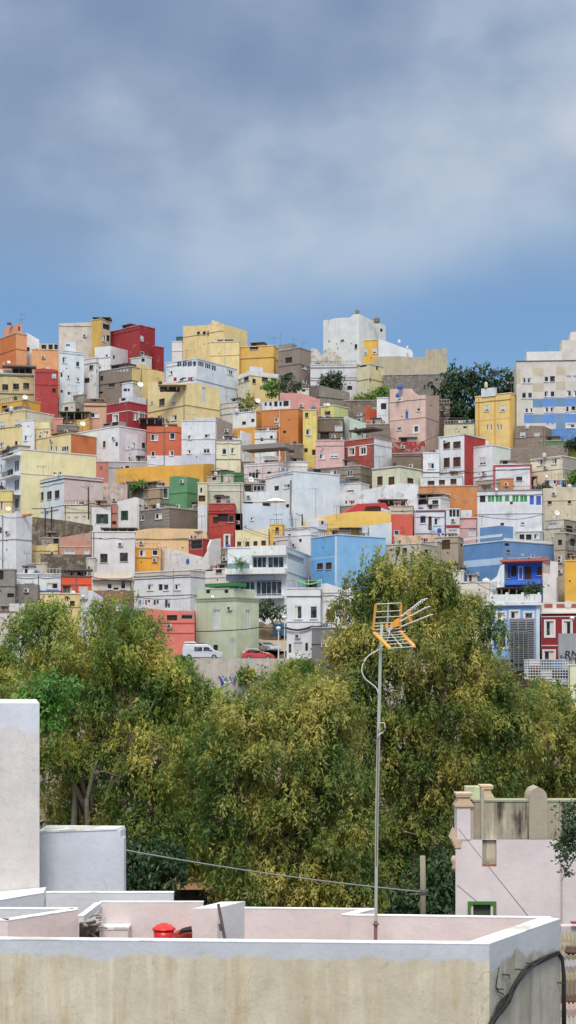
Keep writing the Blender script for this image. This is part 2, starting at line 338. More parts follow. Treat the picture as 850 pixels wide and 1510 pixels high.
def H(label, x0, xc, x1, yt, yb, c, W=(), yaw=None, c2=None, paint=(), prof=None, wear=.35, tex='plaster', cop=None, bands=(), dY=0., ext=8., name='house', cat='house', depth=None, key=None, blocks=(), group='houses stacked on the hillside', pipe=True):
    global NH
    NH += 1; R = random.Random(NH * 13 + 5)
    Yc = Yof(yb) + dY; kc = (xc - HX) / F; C = (kc * Yc, Yc)
    if yaw is None: th = math.radians(35) if x1 > xc else math.atan(kc) + .002
    else: th = math.radians(yaw)
    u1 = (math.cos(th), -math.sin(th)); u2 = (math.sin(th), math.cos(th))
    t = Face(C, (-u1[0], -u1[1]), 1); L1 = t.s_at(x0)
    if L1 <= 0 or L1 > 60: print('BAD L1', label, L1); L1 = 8
    O1 = (C[0] - L1 * u1[0], C[1] - L1 * u1[1]); f1 = Face(O1, u1, L1)
    t = Face(C, u2, 1)
    if x1 > xc:
        L2 = t.s_at(x1)
        if L2 <= 0 or L2 > 45: print('BAD L2', label, L2); L2 = 12
    else: L2 = depth or R.uniform(6, 9)
    f2 = Face(C, u2, L2)
    zt = zp(yt, Yc); zb = zp(yb, Yc) - ext
    mw = wallmat(c, wear, tex); mw2 = wallmat(c2, wear, tex) if c2 else mw
    root = empty(name, ((f1.O[0] + f2.pt(L2, 0)[0]) / 2, (f1.O[1] + f2.pt(L2, 0)[1]) / 2, zb), label, cat, group)
    wm = MB()
    for f, isF1, mt in ((f1, True, mw), (f2, False, mw2)):
        holes = []; ws = []; pts = []
        for (cx, cy, ww, hh, kd) in W:
            if (cx <= xc) != isF1: continue
            s0 = f.s_at(cx - ww / 2); s1 = f.s_at(cx + ww / 2)
            s0 = max(.08, s0); s1 = min(f.L - .08, s1)
            if s1 - s0 < .1: print('BAD win', label, cx); continue
            Yw = f.Y((s0 + s1) / 2); z0 = zp(cy + hh / 2, Yw); z1 = min(zp(cy - hh / 2, Yw), zt - .1)
            if z1 - z0 < .1: print('BAD winz', label, cx, cy); continue
            if kd == '#':
                continue
            holes.append((s0, s1, z0, z1)); ws.append((s0, s1, z0, z1, kd))
        for (xa, ya, xb, yb2, cc) in paint:
            if ((xa + xb) / 2 <= xc) != isF1 and not (xa < xc < xb): continue
            xa2, xb2 = (xa, min(xb, xc)) if isF1 else (max(xa, xc), xb)
            s0 = f.s_at(xa2) if xa2 > (x0 if isF1 else xc) else -1; s1 = f.s_at(xb2) if xb2 < (xc if isF1 else x1) else f.L + 1
            Yw = Yc
            pts.append((s0, s1, zp(yb2, Yw) if yb2 < yb else zb - 1, zp(ya, Yw), wallmat(cc, wear)))
        gridface(wm, f, zb, zt, holes, pts, mt)
        for q in ws: window(root, f, *q)
    # back walls and roof
    A = f1.pt(0, 0)[:2]; B = f1.pt(L1, 0)[:2]; D = f2.pt(L2, 0)[:2]; E = (A[0] + D[0] - B[0], A[1] + D[1] - B[1])
    for p, q in ((D, E), (E, A)): wm.face([(*p, zb), (*q, zb), (*q, zt), (*p, zt)], mw)
    wm.face([(*A, zt), (*B, zt), (*D, zt), (*E, zt)], wallmat((150, 130, 110), .4))
    if prof:
        for f, lo, hi, mt in ((f1, x0, xc, mw), (f2, xc, x1, mw2)):
            if hi <= lo: continue
            xs = [lo] + [p[0] for p in prof if lo < p[0] < hi] + [hi]
            if max(lo, prof[0][0]) >= min(hi, prof[-1][0]): continue
            xs = sorted({min(max(x, prof[0][0]), prof[-1][0]) for x in xs})
            top = []
            for x in xs:
                y = float(np.interp(x, [p[0] for p in prof], [p[1] for p in prof])); s_, z_ = f.sz(x, y); top.append((s_, max(z_, zt + .02)))
            for i in range(len(top) - 1):
                (sa, za), (sb, z2) = top[i], top[i + 1]
                poly = [f.pt(sa, zt, -.003), f.pt(sb, zt, -.003), f.pt(sb, z2, -.003), f.pt(sa, za, -.003)]
                wm.prism(poly, (-f.n[0] * .3, -f.n[1] * .3, 0), mt)
    wm.build('wall', root)
    if cop is not False and not prof:
        cm = wallmat(cop or tuple(min(235, int(v * .55 + 100)) for v in c), min(.8, wear + .25)); cb = MB(); e = .10; hh = .16
        q = [(f1, -e, L1 + e)] + [(f2, e * .0, L2 + e)]
        fbox(cb, f1, -e, L1 + e, zt - hh + .06, zt + .06, -.22, e, cm)
        if x1 > xc: fbox(cb, f2, .22, L2 + e, zt - hh + .055, zt + .055, -.22, e + .0, cm)
        cb.build('coping', root)
    if not bands and name == 'house' and yb - yt > 30 and R.random() < .5 and not paint: bands = [(yt + (yb - yt - 8) * R.uniform(.4, .5), tuple(int(v * (.7 + .25 * (NH % 2))) for v in c), .9)]
    for (y, cc, hpx) in bands:
        bm_ = MB(); m_ = wallmat(cc, .2); z1 = zp(y, Yc); hh = hpx / F * Yc
        fbox(bm_, f1, -.05, L1 + .08, z1 - hh, z1, .003, .09, m_)
        if x1 > xc: fbox(bm_, f2, .0, L2, z1 - hh + .004, z1 - .004, .003, .08, m_)
        bm_.build('string_course', root)
    for (xa, xcc, xb, yt2, cc, dd, Wb) in blocks:      # upper rooms set back by dd metres, standing on this roof
        YY = Yc + dd; kk = (xcc - HX) / F; CC = (kk * YY, YY); tt = Face(CC, (-u1[0], -u1[1]), 1); l1 = tt.s_at(xa)
        if l1 <= 0: print('BAD block', label); continue
        g1 = Face((CC[0] - l1 * u1[0], CC[1] - l1 * u1[1]), u1, l1); l2 = Face(CC, u2, 1).s_at(xb) if xb > xcc else 4.
        if l2 <= 0 or l2 > 30: l2 = 4
        g2 = Face(CC, u2, l2); z2 = zp(yt2, YY); ub = MB(); um = wallmat(cc, wear)
        up = empty('_tmp', (0, 0, 0)) if False else None
        pend = []
        for g, is1 in ((g1, True), (g2, False)):
            holes = []
            for (cx, cy, ww, hh, kd) in Wb:
                if (cx <= xcc) != is1: continue
                s0 = max(.05, g.s_at(cx - ww / 2)); s1 = min(g.L - .05, g.s_at(cx + ww / 2)); Yw = g.Y((s0 + s1) / 2); z0 = max(zt + .05, zp(cy + hh / 2, Yw)); z1 = min(zp(cy - hh / 2, Yw), z2 - .05)
                if s1 - s0 < .1 or z1 - z0 < .1: print('BAD bwin', label, cx); continue
                holes.append((s0, s1, z0, z1)); pend.append((g, s0, s1, z0, z1, kd))
            gridface(ub, g, zt - .3, z2, holes, [], um)
        a_ = g1.pt(0, 0)[:2]; b_ = g1.pt(l1, 0)[:2]; d_ = g2.pt(l2, 0)[:2]; e_ = (a_[0] + d_[0] - b_[0], a_[1] + d_[1] - b_[1])
        for p, q in ((d_, e_), (e_, a_)): ub.face([(*p, zt - .3), (*q, zt - .3), (*q, z2), (*p, z2)], um)
        ub.face([(*a_, z2), (*b_, z2), (*d_, z2), (*e_, z2)], um)
        ub.build('upper_storey', root)
        for q in pend: window(root, *q)
    if pipe and x1 - x0 > 20 and yb - yt > 22 and R.random() < .55:
        s_ = f1.L * R.choice([.04, .5, .95]); pb = MB()
        if not any(a - .1 < s_ < b + .1 for a, b, _, _ in [(f1.s_at(q[0] - q[2] / 2), f1.s_at(q[0] + q[2] / 2), 0, 0) for q in W if q[0] <= xc]):
            pb.tube([f1.pt(s_, zt - .1, .09), f1.pt(s_, zb, .09)], .06, simple('pipe', R.choice([(190, 190, 188), (110, 105, 100), (205, 200, 190)])), 5); pb.build('downpipe', root)
    if name == 'house' and not blocks and not prof and xc - x0 > 24 and R.random() < .6:
        w_ = R.uniform(9, min(26, (xc - x0) * .6)); xs_ = R.uniform(x0 + 2, xc - w_ - 2); s0 = f1.s_at(xs_); s1 = f1.s_at(xs_ + w_); hh = R.uniform(.5, 1.3); dd = R.uniform(-2.5, -.5); sb = MB()
        sm = wallmat(R.choice([(150, 140, 130), (196, 188, 176), (120, 104, 92), (210, 208, 204), (170, 140, 116), c]), .7, R.choice(['plaster', 'plaster', 'block', 'board']))
        fbox(sb, f1, s0, s1, zt + .004, zt + hh, dd - 2.2, dd, sm); fbox(sb, f1, s0 - .15, s1 + .15, zt + hh + .002, zt + hh + .12, dd - 2.3, dd + .35, simple('shed_roof', R.choice([(90, 78, 70), (150, 140, 132), (120, 100, 90)]))); fbox(sb, f1, s0 + .3, s0 + (s1 - s0) * .45, zt + .1, zt + hh - .08, dd + .002, dd + .03, simple('dark_interior', (44, 40, 40), .9, var=.5, nscale=1.2)); sb.build('roof_room', root)
    if name == 'house' and not prof and not blocks and xc - x0 > 14 and yb < 940 and R.random() < .28:
        rb = MB(); rm = simple('roof_rail', R.choice([(190, 190, 190), (80, 76, 74), (150, 120, 100)]), .6); hh = R.uniform(.6, .9); fbox(rb, f1, .1, f1.L - .1, zt + hh - .06, zt + hh, -.14, -.08, rm); n_ = max(3, int(f1.L / .55))
        for k in range(n_ + 1): s_ = .12 + (f1.L - .24) * k / n_; fbox(rb, f1, s_ - .025, s_ + .025, zt + .06, zt + hh - .06, -.13, -.09, rm)
        rb.build('roof_railing', root)
    if name == 'house' and x1 - x0 > 16:
        f = f1 if xc - x0 > 8 else f2; taken = [(f.s_at(q[0] - q[2] / 2), f.s_at(q[0] + q[2] / 2), zp(q[1] + q[3] / 2, Yc), zp(q[1] - q[3] / 2, Yc)) for q in W]
        for k in range(R.choice([1, 1, 2, 3, 4])):
            s_ = R.uniform(.6, max(.7, f.L - 1.2)); z_ = zt - R.uniform(.9, max(1., (yb - yt) / F * Yc - .5)); ac = R.random() < .35; ww, hh = (.75, .55) if ac else (.22, .22)
            if s_ + ww > f.L - .2 or any(s_ < q[1] + .2 and s_ + ww > q[0] - .2 and z_ < q[3] + .2 and z_ + hh > q[2] - .2 for q in taken): continue
            vb = MB(); fbox(vb, f, s_, s_ + ww, z_, z_ + hh, .004, .3 if ac else .03, simple('ac_box' if ac else 'vent', (200, 200, 196) if ac else (70, 66, 62), .6))
            if ac: fbox(vb, f, s_ + .1, s_ + .5, z_ + .08, z_ + hh - .08, .31, .32, simple('ac_grille', (60, 62, 64)))
            vb.build('air_conditioner' if ac else 'vent', root)
        if R.random() < .4 and f.L > 3:
            zc = zt - R.uniform(.3, 1.2); pb = MB(); n_ = 6; pts_ = [f.pt(f.L * i / n_, zc - R.uniform(0, .18), .05) for i in range(n_ + 1)]; pb.tube(pts_, .035, simple('cable', (48, 46, 46)), 4); pb.build('cable', root)
    if name == 'house' and x1 - x0 > 15 and yb > 560: AUTO.append((label, x0, xc, Yc, zt, yt, R.random(), R.random(), R.random(), bool(prof or blocks)))
    info = dict(root=root, Y=Yc, zt=zt, f1=f1, f2=f2, zb=zb, xc=xc)
    HOUSES[key or label] = info
    return info
# ================================================================== the hillside, top row to bottom row
W_ = (222, 226, 232); BW = (205, 218, 236); CR = (216, 208, 184); GR = (142, 132, 124); PY = (228, 205, 146)
# --- top left
H('tall orange house with a pink rooftop room at the left end of the skyline', -14, 24, 40, 491, 548, (204, 114, 54), c2=(226, 158, 104), yaw=50, key='orange_left',
  blocks=[(6, 27, 33, 477, (216, 150, 122), .6, [(27.5, 485, 5, 6, 'd')])], ext=14, W=[])
H('narrow white wall house wedged between the orange tower and peach wall', 39, 58, 58, 504, 534, W_, W=[(42, 515, 4, 6, 'd'), (54, 515, 3, 3, 'd')], prof=[(38, 490), (46, 494), (58, 501)], dY=1.5, ext=14)
H('peach house front below dark open roof terrace, left of tall white house', 47, 87, 87, 516, 550, (226, 160, 106), dY=3, ext=14,
  blocks=[(58, 86, 95, 507, (190, 185, 175), .5, [(65, 511.5, 7, 6, 'd'), (75, 511.5, 6, 7, 'd'), (83, 511.5, 5, 7, 'd')])])
H('tall white house with small scattered windows beside the dark red wall', 87, 88, 124, 516, 590, W_, c2=(214, 224, 238), yaw=62, key='tall_white_left',
  W=[(95.5, 531, 7, 9, 'w'), (115, 537, 6, 8, 'w'), (91, 553, 3, 6, 'd'), (101, 556, 4, 5, 'w'), (115, 560, 5, 6, 'w'), (91.5, 577, 3, 4, 'd'), (102, 580, 4, 4, 'd')],
  blocks=[(95, 96.5, 112, 503, (214, 222, 234), 1.2, [(99, 509, 2.5, 3, 'd'), (102, 509, 2.5, 3, 'd')])], bands=[(519, (190, 195, 205), 1.5)])
H('dark red plaster house with two small windows left of tall white house', 50, 86, 86, 546, 602, (178, 62, 62), W=[(80, 554, 6, 7, 'r'), (80, 576, 5, 6, 'd')], wear=.3, prof=[(50, 546), (66, 543), (86, 548)])
H('khaki house with three dark square windows and a messy covered roof', -12, 50, 50, 552, 594, (200, 184, 130), key='khaki',
  W=[(8, 571, 9, 9, 'b'), (24, 570, 9, 9, 'b'), (39, 569, 9, 9, 'b')], bands=[(554, (120, 100, 80), 2), (581, (110, 95, 75), 1.6)], wear=.5,
  blocks=[(18, 48, 54, 540, (120, 112, 104), 1, [(24, 547, 8, 7, 'd'), (33, 547, 7, 7, 'd'), (42, 546, 7, 7, 'd')]), (-12, 17, 20, 545, (214, 216, 218), 1.6, [])])
H('mustard yellow house with a satellite dish on its flat roof', -12, 37, 72, 589, 618, (216, 164, 52), c2=(222, 168, 44), key='mustard_left', W=[(7, 601, 8, 6, 'b')])
H('pale yellow house with white roller windows below the mustard house', -12, 37, 80, 604, 662, PY, c2=(208, 202, 178), W=[(4, 626, 8, 8, 'r'), (26, 624, 9, 9, 'r'), (3, 656, 6, 7, 'w'), (24, 654, 4, 7, 'd')], yaw=38)
H('narrow white tower with one slim window in front of pale yellow house', 33, 50, 52, 619, 668, W_, W=[(38.5, 646, 5, 8, 'w')], yaw=22)
H('small lemon yellow house with stepped roof beside narrow white tower', 50, 74, 76, 631, 668, (222, 208, 148), blocks=[(51, 73, 75, 622, (222, 208, 150), .8, [])], yaw=20)
H('weathered cream wall house on the skyline left of the mustard tower', 87, 136, 136, 478, 520, (208, 198, 182), wear=.6, prof=[(87, 481), (93, 481), (94, 477), (136, 475)], ext=14)
H('mustard tower with a dark caged roof room on the skyline', 136, 150, 163, 470, 530, (206, 164, 72), c2=(196, 184, 158), yaw=30, ext=14, key='mustard_tower',
  W=[(153.5, 499, 5, 9, 'w'), (160, 499, 5, 9, 'd'), (157, 482, 10, 8, 'd')])
H('large blood red block with one white window on the skyline', 163, 207, 229, 479, 534, (164, 50, 58), c2=(150, 40, 48), yaw=42, ext=14, wear=.25, W=[(209.5, 499, 5, 8, 'r'), (210, 521, 6, 6, 'w')], key='red_block')
H('low dark red extension stepping down right of the red block', 226, 229, 242, 510, 532, (150, 38, 48), yaw=50, ext=14, wear=.25)
H('long white house with a humped roofline below the cream skyline wall', 140, 163, 200, 521, 545, W_, c2=(214, 214, 214), yaw=30, prof=[(140, 512), (156, 511), (163, 510), (190, 517), (200, 520)], W=[(157.5, 524, 4, 6, 'w'), (168.5, 527, 3, 6, 'd')], ext=12)
H('small white annex behind the humped white house by the red block', 192, 216, 224, 525, 548, (200, 204, 208), W=[(211, 531, 5, 5, 'd')])
H('tall narrow white house with brown window left of the grey brown house', 124, 142, 146, 527, 575, (214, 214, 212), W=[(135, 542, 6, 7, 'b'), (142.5, 548, 3, 5, 'd'), (128.5, 561, 8, 8, 'L'), (142, 567, 3, 5, 'd')], bands=[(534, (170, 160, 150), 1)])
H('grey brown house with a white balustrade row under its roof', 144, 195, 206, 540, 590, (140, 125, 112), c2=(216, 192, 122), key='greybrown', wear=.3,
  W=[(150, 558, 5, 7, 'd'), (165, 568, 9, 6, 'b'), (180, 567, 4, 6, 'd'), (163, 544.5, 3, 6, 's'), (168, 544.5, 3, 6, 's'), (173, 544.5, 3, 6, 's'), (178, 544.5, 3, 6, 's'), (183, 544.5, 3, 6, 's'), (188, 544.5, 3, 6, 's'), (149, 579, 6, 3, 'd')])
H('pale yellow wall house with a wavy top edge left of big white house', 195, 210, 243, 544, 575, (228, 200, 132), prof=[(195, 538), (212, 537), (226, 545), (243, 549)], yaw=40)
H('small white roof room house beside the yellow tower, blue bins outside', 180, 196, 210, 564, 598, (206, 214, 226), yaw=28, W=[(185, 575, 5, 4, 'd'), (190, 575, 3, 4, 'd')], c2=(214, 210, 190), wear=.6)
H('small weathered grey house with dark openings under the white annex', 108, 124, 128, 581, 618, (128, 120, 112), W=[(115, 605, 5, 5, 'd')], wear=.8)
H('little cream house with grey door between red wall and peach house', 92, 110, 112, 592, 622, (206, 200, 186), W=[(98, 603, 6, 6, 'd'), (106, 603, 4, 7, 's')], wear=.6)
H('peach house with a white barred window and brown tiled parapet', 124, 157, 157, 593, 632, (214, 166, 134), W=[(140, 612, 13, 8, 'w')], cop=(120, 92, 74), bands=[(598, (150, 110, 88), 1.2)])
H('dark crimson house with white framed windows left of pale yellow tower', 158, 190, 218, 592, 650, (160, 44, 56), c2=(166, 46, 58), yaw=40, W=[(171, 617, 7, 10, 'W'), (199, 614, 5, 12, 'w'), (208.5, 613, 11, 13, 'w')], bands=[(605, (220, 215, 210), 1)], wear=.3,
  blocks=[(176, 196, 216, 584, (196, 204, 216), 1.5, [(182, 589, 7, 4, 'd')])])
H('salmon house stub beside the lemon yellow house', 79, 93, 93, 617, 645, (212, 138, 118), wear=.4)
H('warm yellow low house in front of the peach house', 92, 128, 133, 618, 642, (222, 176, 84), prof=[(92, 618), (120, 622), (133, 616)])
H('grey brick low wall house before the warm yellow one', 84, 115, 115, 627, 650, (140, 130, 122), tex='block')
H('white house with a dark covered terrace below the crimson house', 114, 176, 216, 628, 690, W_, c2=(204, 196, 204), yaw=42, key='white_terrace',
  W=[(137, 631.5, 8, 4, 'd'), (154, 655, 4, 9, 'b'), (172, 655, 4, 6, 'd'), (191, 651, 4, 5, 'd'), (206, 657, 4, 6, 'w')],
  blocks=[(151, 176, 186, 621, (150, 140, 136), .5, [(158, 625, 10, 5, 'd'), (170, 625, 9, 5, 'd')])])
H('pale lilac lean-to house with slanting roof left of orange storey', 176, 203, 216, 645, 692, (206, 198, 204), prof=[(176, 634), (190, 640), (203, 640), (216, 645)], W=[(197, 656, 5, 7, 'w'), (212, 657, 5, 8, 'b')], wear=.45)
H('long grey low house with a tiny window above mustard wall', 160, 217, 217, 681, 698, (176, 172, 172), W=[(188, 689, 5, 4, 'd')], cop=(214, 216, 222))
H('salmon red low wall house at left end of the mustard wall', 141, 161, 161, 681, 700, (202, 120, 104))
# --- top middle
H('large pale yellow skyline house with two tiny square windows', 270, 331, 365, 482, 545, (228, 202, 138), c2=(230, 204, 136), yaw=34, ext=14, key='yellow_big', prof=[(270, 481), (310, 479), (313.5, 472), (330, 478), (365, 488)], W=[(293, 491, 4.5, 5, 'b'), (301.5, 491, 4.5, 5, 'b'), (307, 492, 2, 8, 'd')])
H('blank pale yellow block in front of the large skyline house', 311, 353, 354, 503, 555, (230, 204, 140), ext=14, yaw=8)
H('golden mustard skyline house with one grilled window', 353, 404, 411, 509, 555, (222, 176, 82), ext=14, yaw=14, W=[(375, 513, 13, 5, 'b')], key='golden', wear=.25)
H('small white block at left foot of the large pale yellow skyline house', 254, 269, 270, 503, 540, (216, 212, 208), ext=14, yaw=10, blocks=[(260, 269, 270, 496, (48, 92, 96), .5, [])])
H('large white house with a dark glazed terrace and long blank side wall', 245, 290, 350, 528, 612, (216, 224, 234), c2=(208, 218, 236), yaw=36, key='white_big', wear=.2,
  W=[(264.5, 536.5, 7, 9, 'p'), (272.5, 536.5, 7, 9, 'p'), (280, 536.5, 7, 9, 'p'), (287, 536.5, 5, 9, 'p'), (297, 537, 9, 8, 'p'), (307, 540, 9, 8, 'p'), (316, 543, 7, 8, 'p'), (339.5, 549, 9, 7, 'w'), (252, 550, 6, 6, 'w'), (268, 559, 6, 4, 'b'), (284, 559, 6, 6, 'd')],
  paint=[])
H('low cream house with brown windows behind the hillside shrubs', 351, 369, 411, 553, 590, (218, 210, 180), c2=(230, 204, 140), yaw=60, W=[(354, 559, 4, 8, 'w'), (363.5, 558, 7, 8, 'b'), (375, 562, 5, 7, 'b'), (391, 558, 9, 10, 'b'), (404.5, 558, 9, 10, 'b')], bands=[(547, (222, 224, 226), 5)],
  blocks=[(368, 370, 388, 540, (220, 222, 226), 1, [])])
H('tall pale yellow tower house with scattered windows above terracotta storey', 218, 275, 325, 565, 640, (230, 206, 146), c2=(232, 208, 146), yaw=46, key='pale_tower', prof=[(218, 563), (275, 566), (296, 566), (325, 588)],
  W=[(226, 573.5, 3, 5, 'd'), (239, 593, 8, 10, 'b'), (256, 591, 6, 10, 'r'), (224, 594, 4, 4, 'w'), (236, 617, 8, 9, 'w'), (257, 616, 8, 8, 'w'), (224, 617, 3, 4, 'd'), (301, 583, 6, 24, 's')])
H('terracotta house with white framed windows and white base', 217, 268, 269, 629, 686, (206, 102, 66), yaw=-3, cop=False, W=[(228, 645, 11, 10, 'w'), (254.5, 643, 8, 10, 'w'), (226, 669, 6, 8, 'w'), (253, 668, 7, 8, 'w')], paint=[(217, 672, 269, 700, (214, 218, 228))], wear=.2)
H('plain white house with four windows right of the terracotta house', 268, 318, 320, 620, 690, (216, 220, 226), yaw=2, W=[(280, 645, 6, 7, 'w'), (306, 643, 9, 6, 'w'), (279, 666, 6, 6, 'w'), (305, 665, 10, 7, 'w')], bands=[(647, (190, 192, 200), 1)], paint=[(268, 669, 320, 720, (196, 198, 216))],
  blocks=[(285, 318, 320, 615, (200, 200, 200), 2, [])])
H('grey brown house side with sloping top behind the white terrace wall', 318, 343, 343, 630, 652, (142, 130, 122), prof=[(318, 615), (343, 625)])
H('white house over a mustard base with two tiny windows', 344, 378, 387, 606, 655, (222, 222, 220), c2=(218, 158, 52), yaw=30, W=[(360, 624, 6, 5, 'd'), (373, 620, 5, 5, 'd')], paint=[(344, 629, 378, 660, (218, 160, 56))], key='white_mustard')
H('large orange house with a glazed roof room', 386, 440, 447, 602, 668, (206, 126, 58), yaw=18, c2=(212, 134, 60), W=[(408, 619, 6, 7, 'w'), (420, 637, 4, 4, 'd')], wear=.25, key='orange_mid',
  blocks=[(387, 428, 429, 590, (208, 210, 214), .8, [(392, 595.5, 5, 8, 'p'), (399, 595.5, 5, 8, 'p'), (407, 595.5, 5, 8, 'd'), (414, 595.5, 5, 8, 'p'), (422, 595, 8, 8, 'd')])])
H('pink gable house behind the glazed roof room', 413, 472, 472, 589, 614, (214, 148, 142), prof=[(413, 579), (429, 580), (445, 580), (472, 590)], W=[(420, 592, 9, 6, 'd')])
H('small cream house with a dark blue roof canopy above pink gable', 437, 456, 457, 573, 592, (214, 210, 200), yaw=6, W=[(448, 576, 5, 3, 'd')], dY=.5)
H('white cube house with two tiny square windows below orange house', 376, 408, 411, 635, 668, (220, 222, 224), yaw=8, W=[(386.5, 648, 4, 5, 'd'), (400.5, 645, 4, 5, 'd')])
H('white house with a wooden balcony railing beside the white cube', 319, 356, 377, 646, 662, W_, yaw=40, c2=(214, 220, 232), prof=[(319, 646), (355, 646), (356.5, 635), (377, 643)], W=[(329, 652, 3, 4, 'd')])
H('cream house with two barred windows under a grey ledge', 319, 355, 356, 649, 690, (222, 216, 184), yaw=0, W=[(331, 666, 7, 9, 'w'), (344, 664.5, 7, 9, 'w')], cop=(160, 162, 168), bands=[(677, (120, 110, 100), .8)])
# skyline right
H('large white skyline house with tanks on its roof', 477, 530, 569, 472, 540, (214, 218, 218), c2=(214, 218, 216), yaw=36, ext=14, key='white_sky', wear=.2, prof=[(477, 472), (498, 469), (516, 468), (523, 463), (530, 463), (548, 472), (569, 480)], W=[(485.5, 503.5, 2, 3, 'd'), (505, 502, 5, 2.5, 'b'), (525, 511, 4, 7, 'b'), (563, 487, 4, 5, 'd')])
H('small golden box house with two white windows clinging to white skyline house', 531, 557, 559, 501, 536, (226, 178, 52), yaw=10, ext=12, W=[(539, 518, 6, 9, 'r'), (552.5, 517, 6, 9, 'r')], wear=.15)
H('white wedge house sloping down right of the golden box', 558, 609, 609, 526, 545, (210, 216, 222), ext=14, prof=[(558, 500), (575, 505), (590, 511), (607, 516), (609, 520)], wear=.15, dY=1)
H('half ruined white wall house with rubble top left of white skyline house', 459, 505, 505, 533, 548, (206, 202, 192), wear=1., ext=14, prof=[(459, 512), (468, 515), (474, 523), (482, 512), (492, 516), (498, 524), (505, 528)], dY=1)
H('long white colonial front with a red cornice line behind two shrubs', 458, 527, 527, 537, 578, (210, 212, 216), ext=12, bands=[(541, (170, 120, 110), 1.4), (556, (180, 175, 175), 1), (560, (176, 130, 120), .8)], W=[(516, 572, 7, 6, 'd')], key='colonial')
H('pale olive yellow house with two slit windows at the stone wall', 527, 545, 567, 536, 592, (206, 202, 164), c2=(212, 200, 148), yaw=44, ext=12, W=[(556.5, 543, 3, 6, 'd'), (546, 561, 2.5, 7, 'd'), (536, 539, 9, 4, 'd')], wear=.4)
H('taupe house with four dark windows on the skyline', 411, 442, 459, 512, 575, (140, 128, 118), c2=(146, 134, 122), yaw=34, ext=12, key='taupe', W=[(426, 531, 10, 8, 'd'), (427, 554, 10, 8, 'b'), (449, 541, 7, 7, 'w'), (449.5, 562, 7, 7, 'w')], blocks=[(411, 430, 437, 506, (150, 138, 126), 1, [])], bands=[(536, (120, 110, 100), .8)])
H('long weathered stone wall along the skyline', 552, 660, 660, 528, 565, (182, 172, 146), tex='plaster', wear=.7, ext=14, prof=[(552, 526), (590, 525), (610, 527), (627, 526), (628, 515), (640, 515), (659, 513)], name='stone_wall', cat='wall', pipe=False, group=None)
H('dark rubble retaining wall under the skyline stone wall', 566, 662, 662, 551, 588, (150, 142, 134), tex='stone', wear=.6, ext=12, name='retaining_wall', cat='wall', pipe=False, group=None)
H('grey triangular block wall house below the colonial front', 458, 471, 516, 574, 606, (120, 112, 106), c2=(140, 132, 122), yaw=60, prof=[(458, 569), (471, 568), (516, 584)], ext=10, wear=.5)
H('low rubble wall above the yellow green house', 508, 560, 560, 590, 612, (132, 120, 106), tex='stone', wear=.8, name='retaining_wall', cat='wall', group=None, pipe=False)
H('slim white house left of the tall pink house', 556, 573, 575, 586, 640, (220, 224, 230), yaw=8, W=[(566, 599, 8, 9, 'd')], key='slim_white')
H('tall pink house with a blue water tank on its roof', 575, 628, 648, 583, 662, (216, 184, 172), c2=(178, 154, 144), yaw=32, key='tall_pink', cop=False, prof=[(575, 574), (606, 573), (611, 579), (618, 583), (628, 582), (631, 584), (648, 583)],
  W=[(590, 587, 6, 7, 'W'), (600, 612, 6, 12, 'X'), (617.5, 604, 6, 5, 'w'), (589, 632, 7, 5, 'w'), (614, 633, 7, 9, 'W'), (636, 598, 2, 2, 'd')], bands=[], wear=.3)
H('dark maroon base house with peeling top under tall pink house', 575, 627, 628, 651, 672, (162, 48, 52), wear=.9, yaw=6, cop=False)
H('grey brown boarded house under the maroon base', 578, 622, 624, 668, 698, (134, 118, 104), tex='board', yaw=6, wear=.6)
H('dark brown house between tall pink house and hillside tree', 646, 664, 664, 594, 642, (92, 76, 66), W=[(652, 610, 5, 8, 'd'), (656, 628, 5, 6, 'd')], wear=.7)
H('yellow green low house with a dark window', 473, 493, 514, 597, 624, (218, 208, 122), c2=(196, 210, 140), yaw=40, W=[(483.5, 610, 8, 7, 'b')])
H('orange red house with grey end wall and white framed window', 522, 539, 571, 606, 640, (140, 122, 110), c2=(206, 88, 46), yaw=48, W=[(531, 609, 7, 8, 'w')], prof=[(522, 600), (539, 598), (571, 611)], wear=.3)
H('olive yellow narrow house with a green awning window', 447, 467, 469, 604, 678, (222, 200, 104), yaw=4, W=[(452.5, 612, 5, 7, 'b'), (455, 637, 8, 9, 'w'), (451.5, 664, 5, 6, 'd'), (463, 667, 5, 8, 'd')], wear=.6)
H('dark weathered house with boarded terrace and dark roof slab', 466, 506, 509, 617, 662, (128, 112, 98), yaw=4, tex='board', W=[(479, 642, 13, 10, 'd'), (500, 632, 12, 10, 's')], bands=[(615, (70, 55, 50), 1.4), (636, (60, 50, 48), 1.4)], wear=.6)
H('mint green side wall house behind the brick red house', 508, 516, 541, 622, 648, (196, 206, 200), c2=(196, 218, 208), yaw=60, prof=[(508, 614), (516, 616), (541, 630)])
H('grey brick block house right of the mint wall', 540, 575, 575, 625, 660, (140, 128, 118), tex='block')
H('pink house with two white windows left of brick red house', 466, 508, 510, 649, 698, (216, 174, 170), yaw=2, W=[(475, 673, 8, 8, 'w'), (493, 671, 12, 8, 'r')], bands=[(649, (120, 90, 80), 1)], key='pink_mid')
H('brick red house with two white framed windows under open terrace', 509, 552, 578, 645, 698, (168, 76, 66), c2=(206, 214, 222), yaw=40, W=[(519, 666, 8, 10, 'W'), (536, 665, 8, 10, 'W')], bands=[(654, (216, 200, 190), 1.3)], key='brick_red')
H('dark house stub under the large orange house', 420, 447, 448, 655, 682, (124, 110, 98), wear=.8, W=[(430, 664, 9, 7, 'd')], yaw=0)
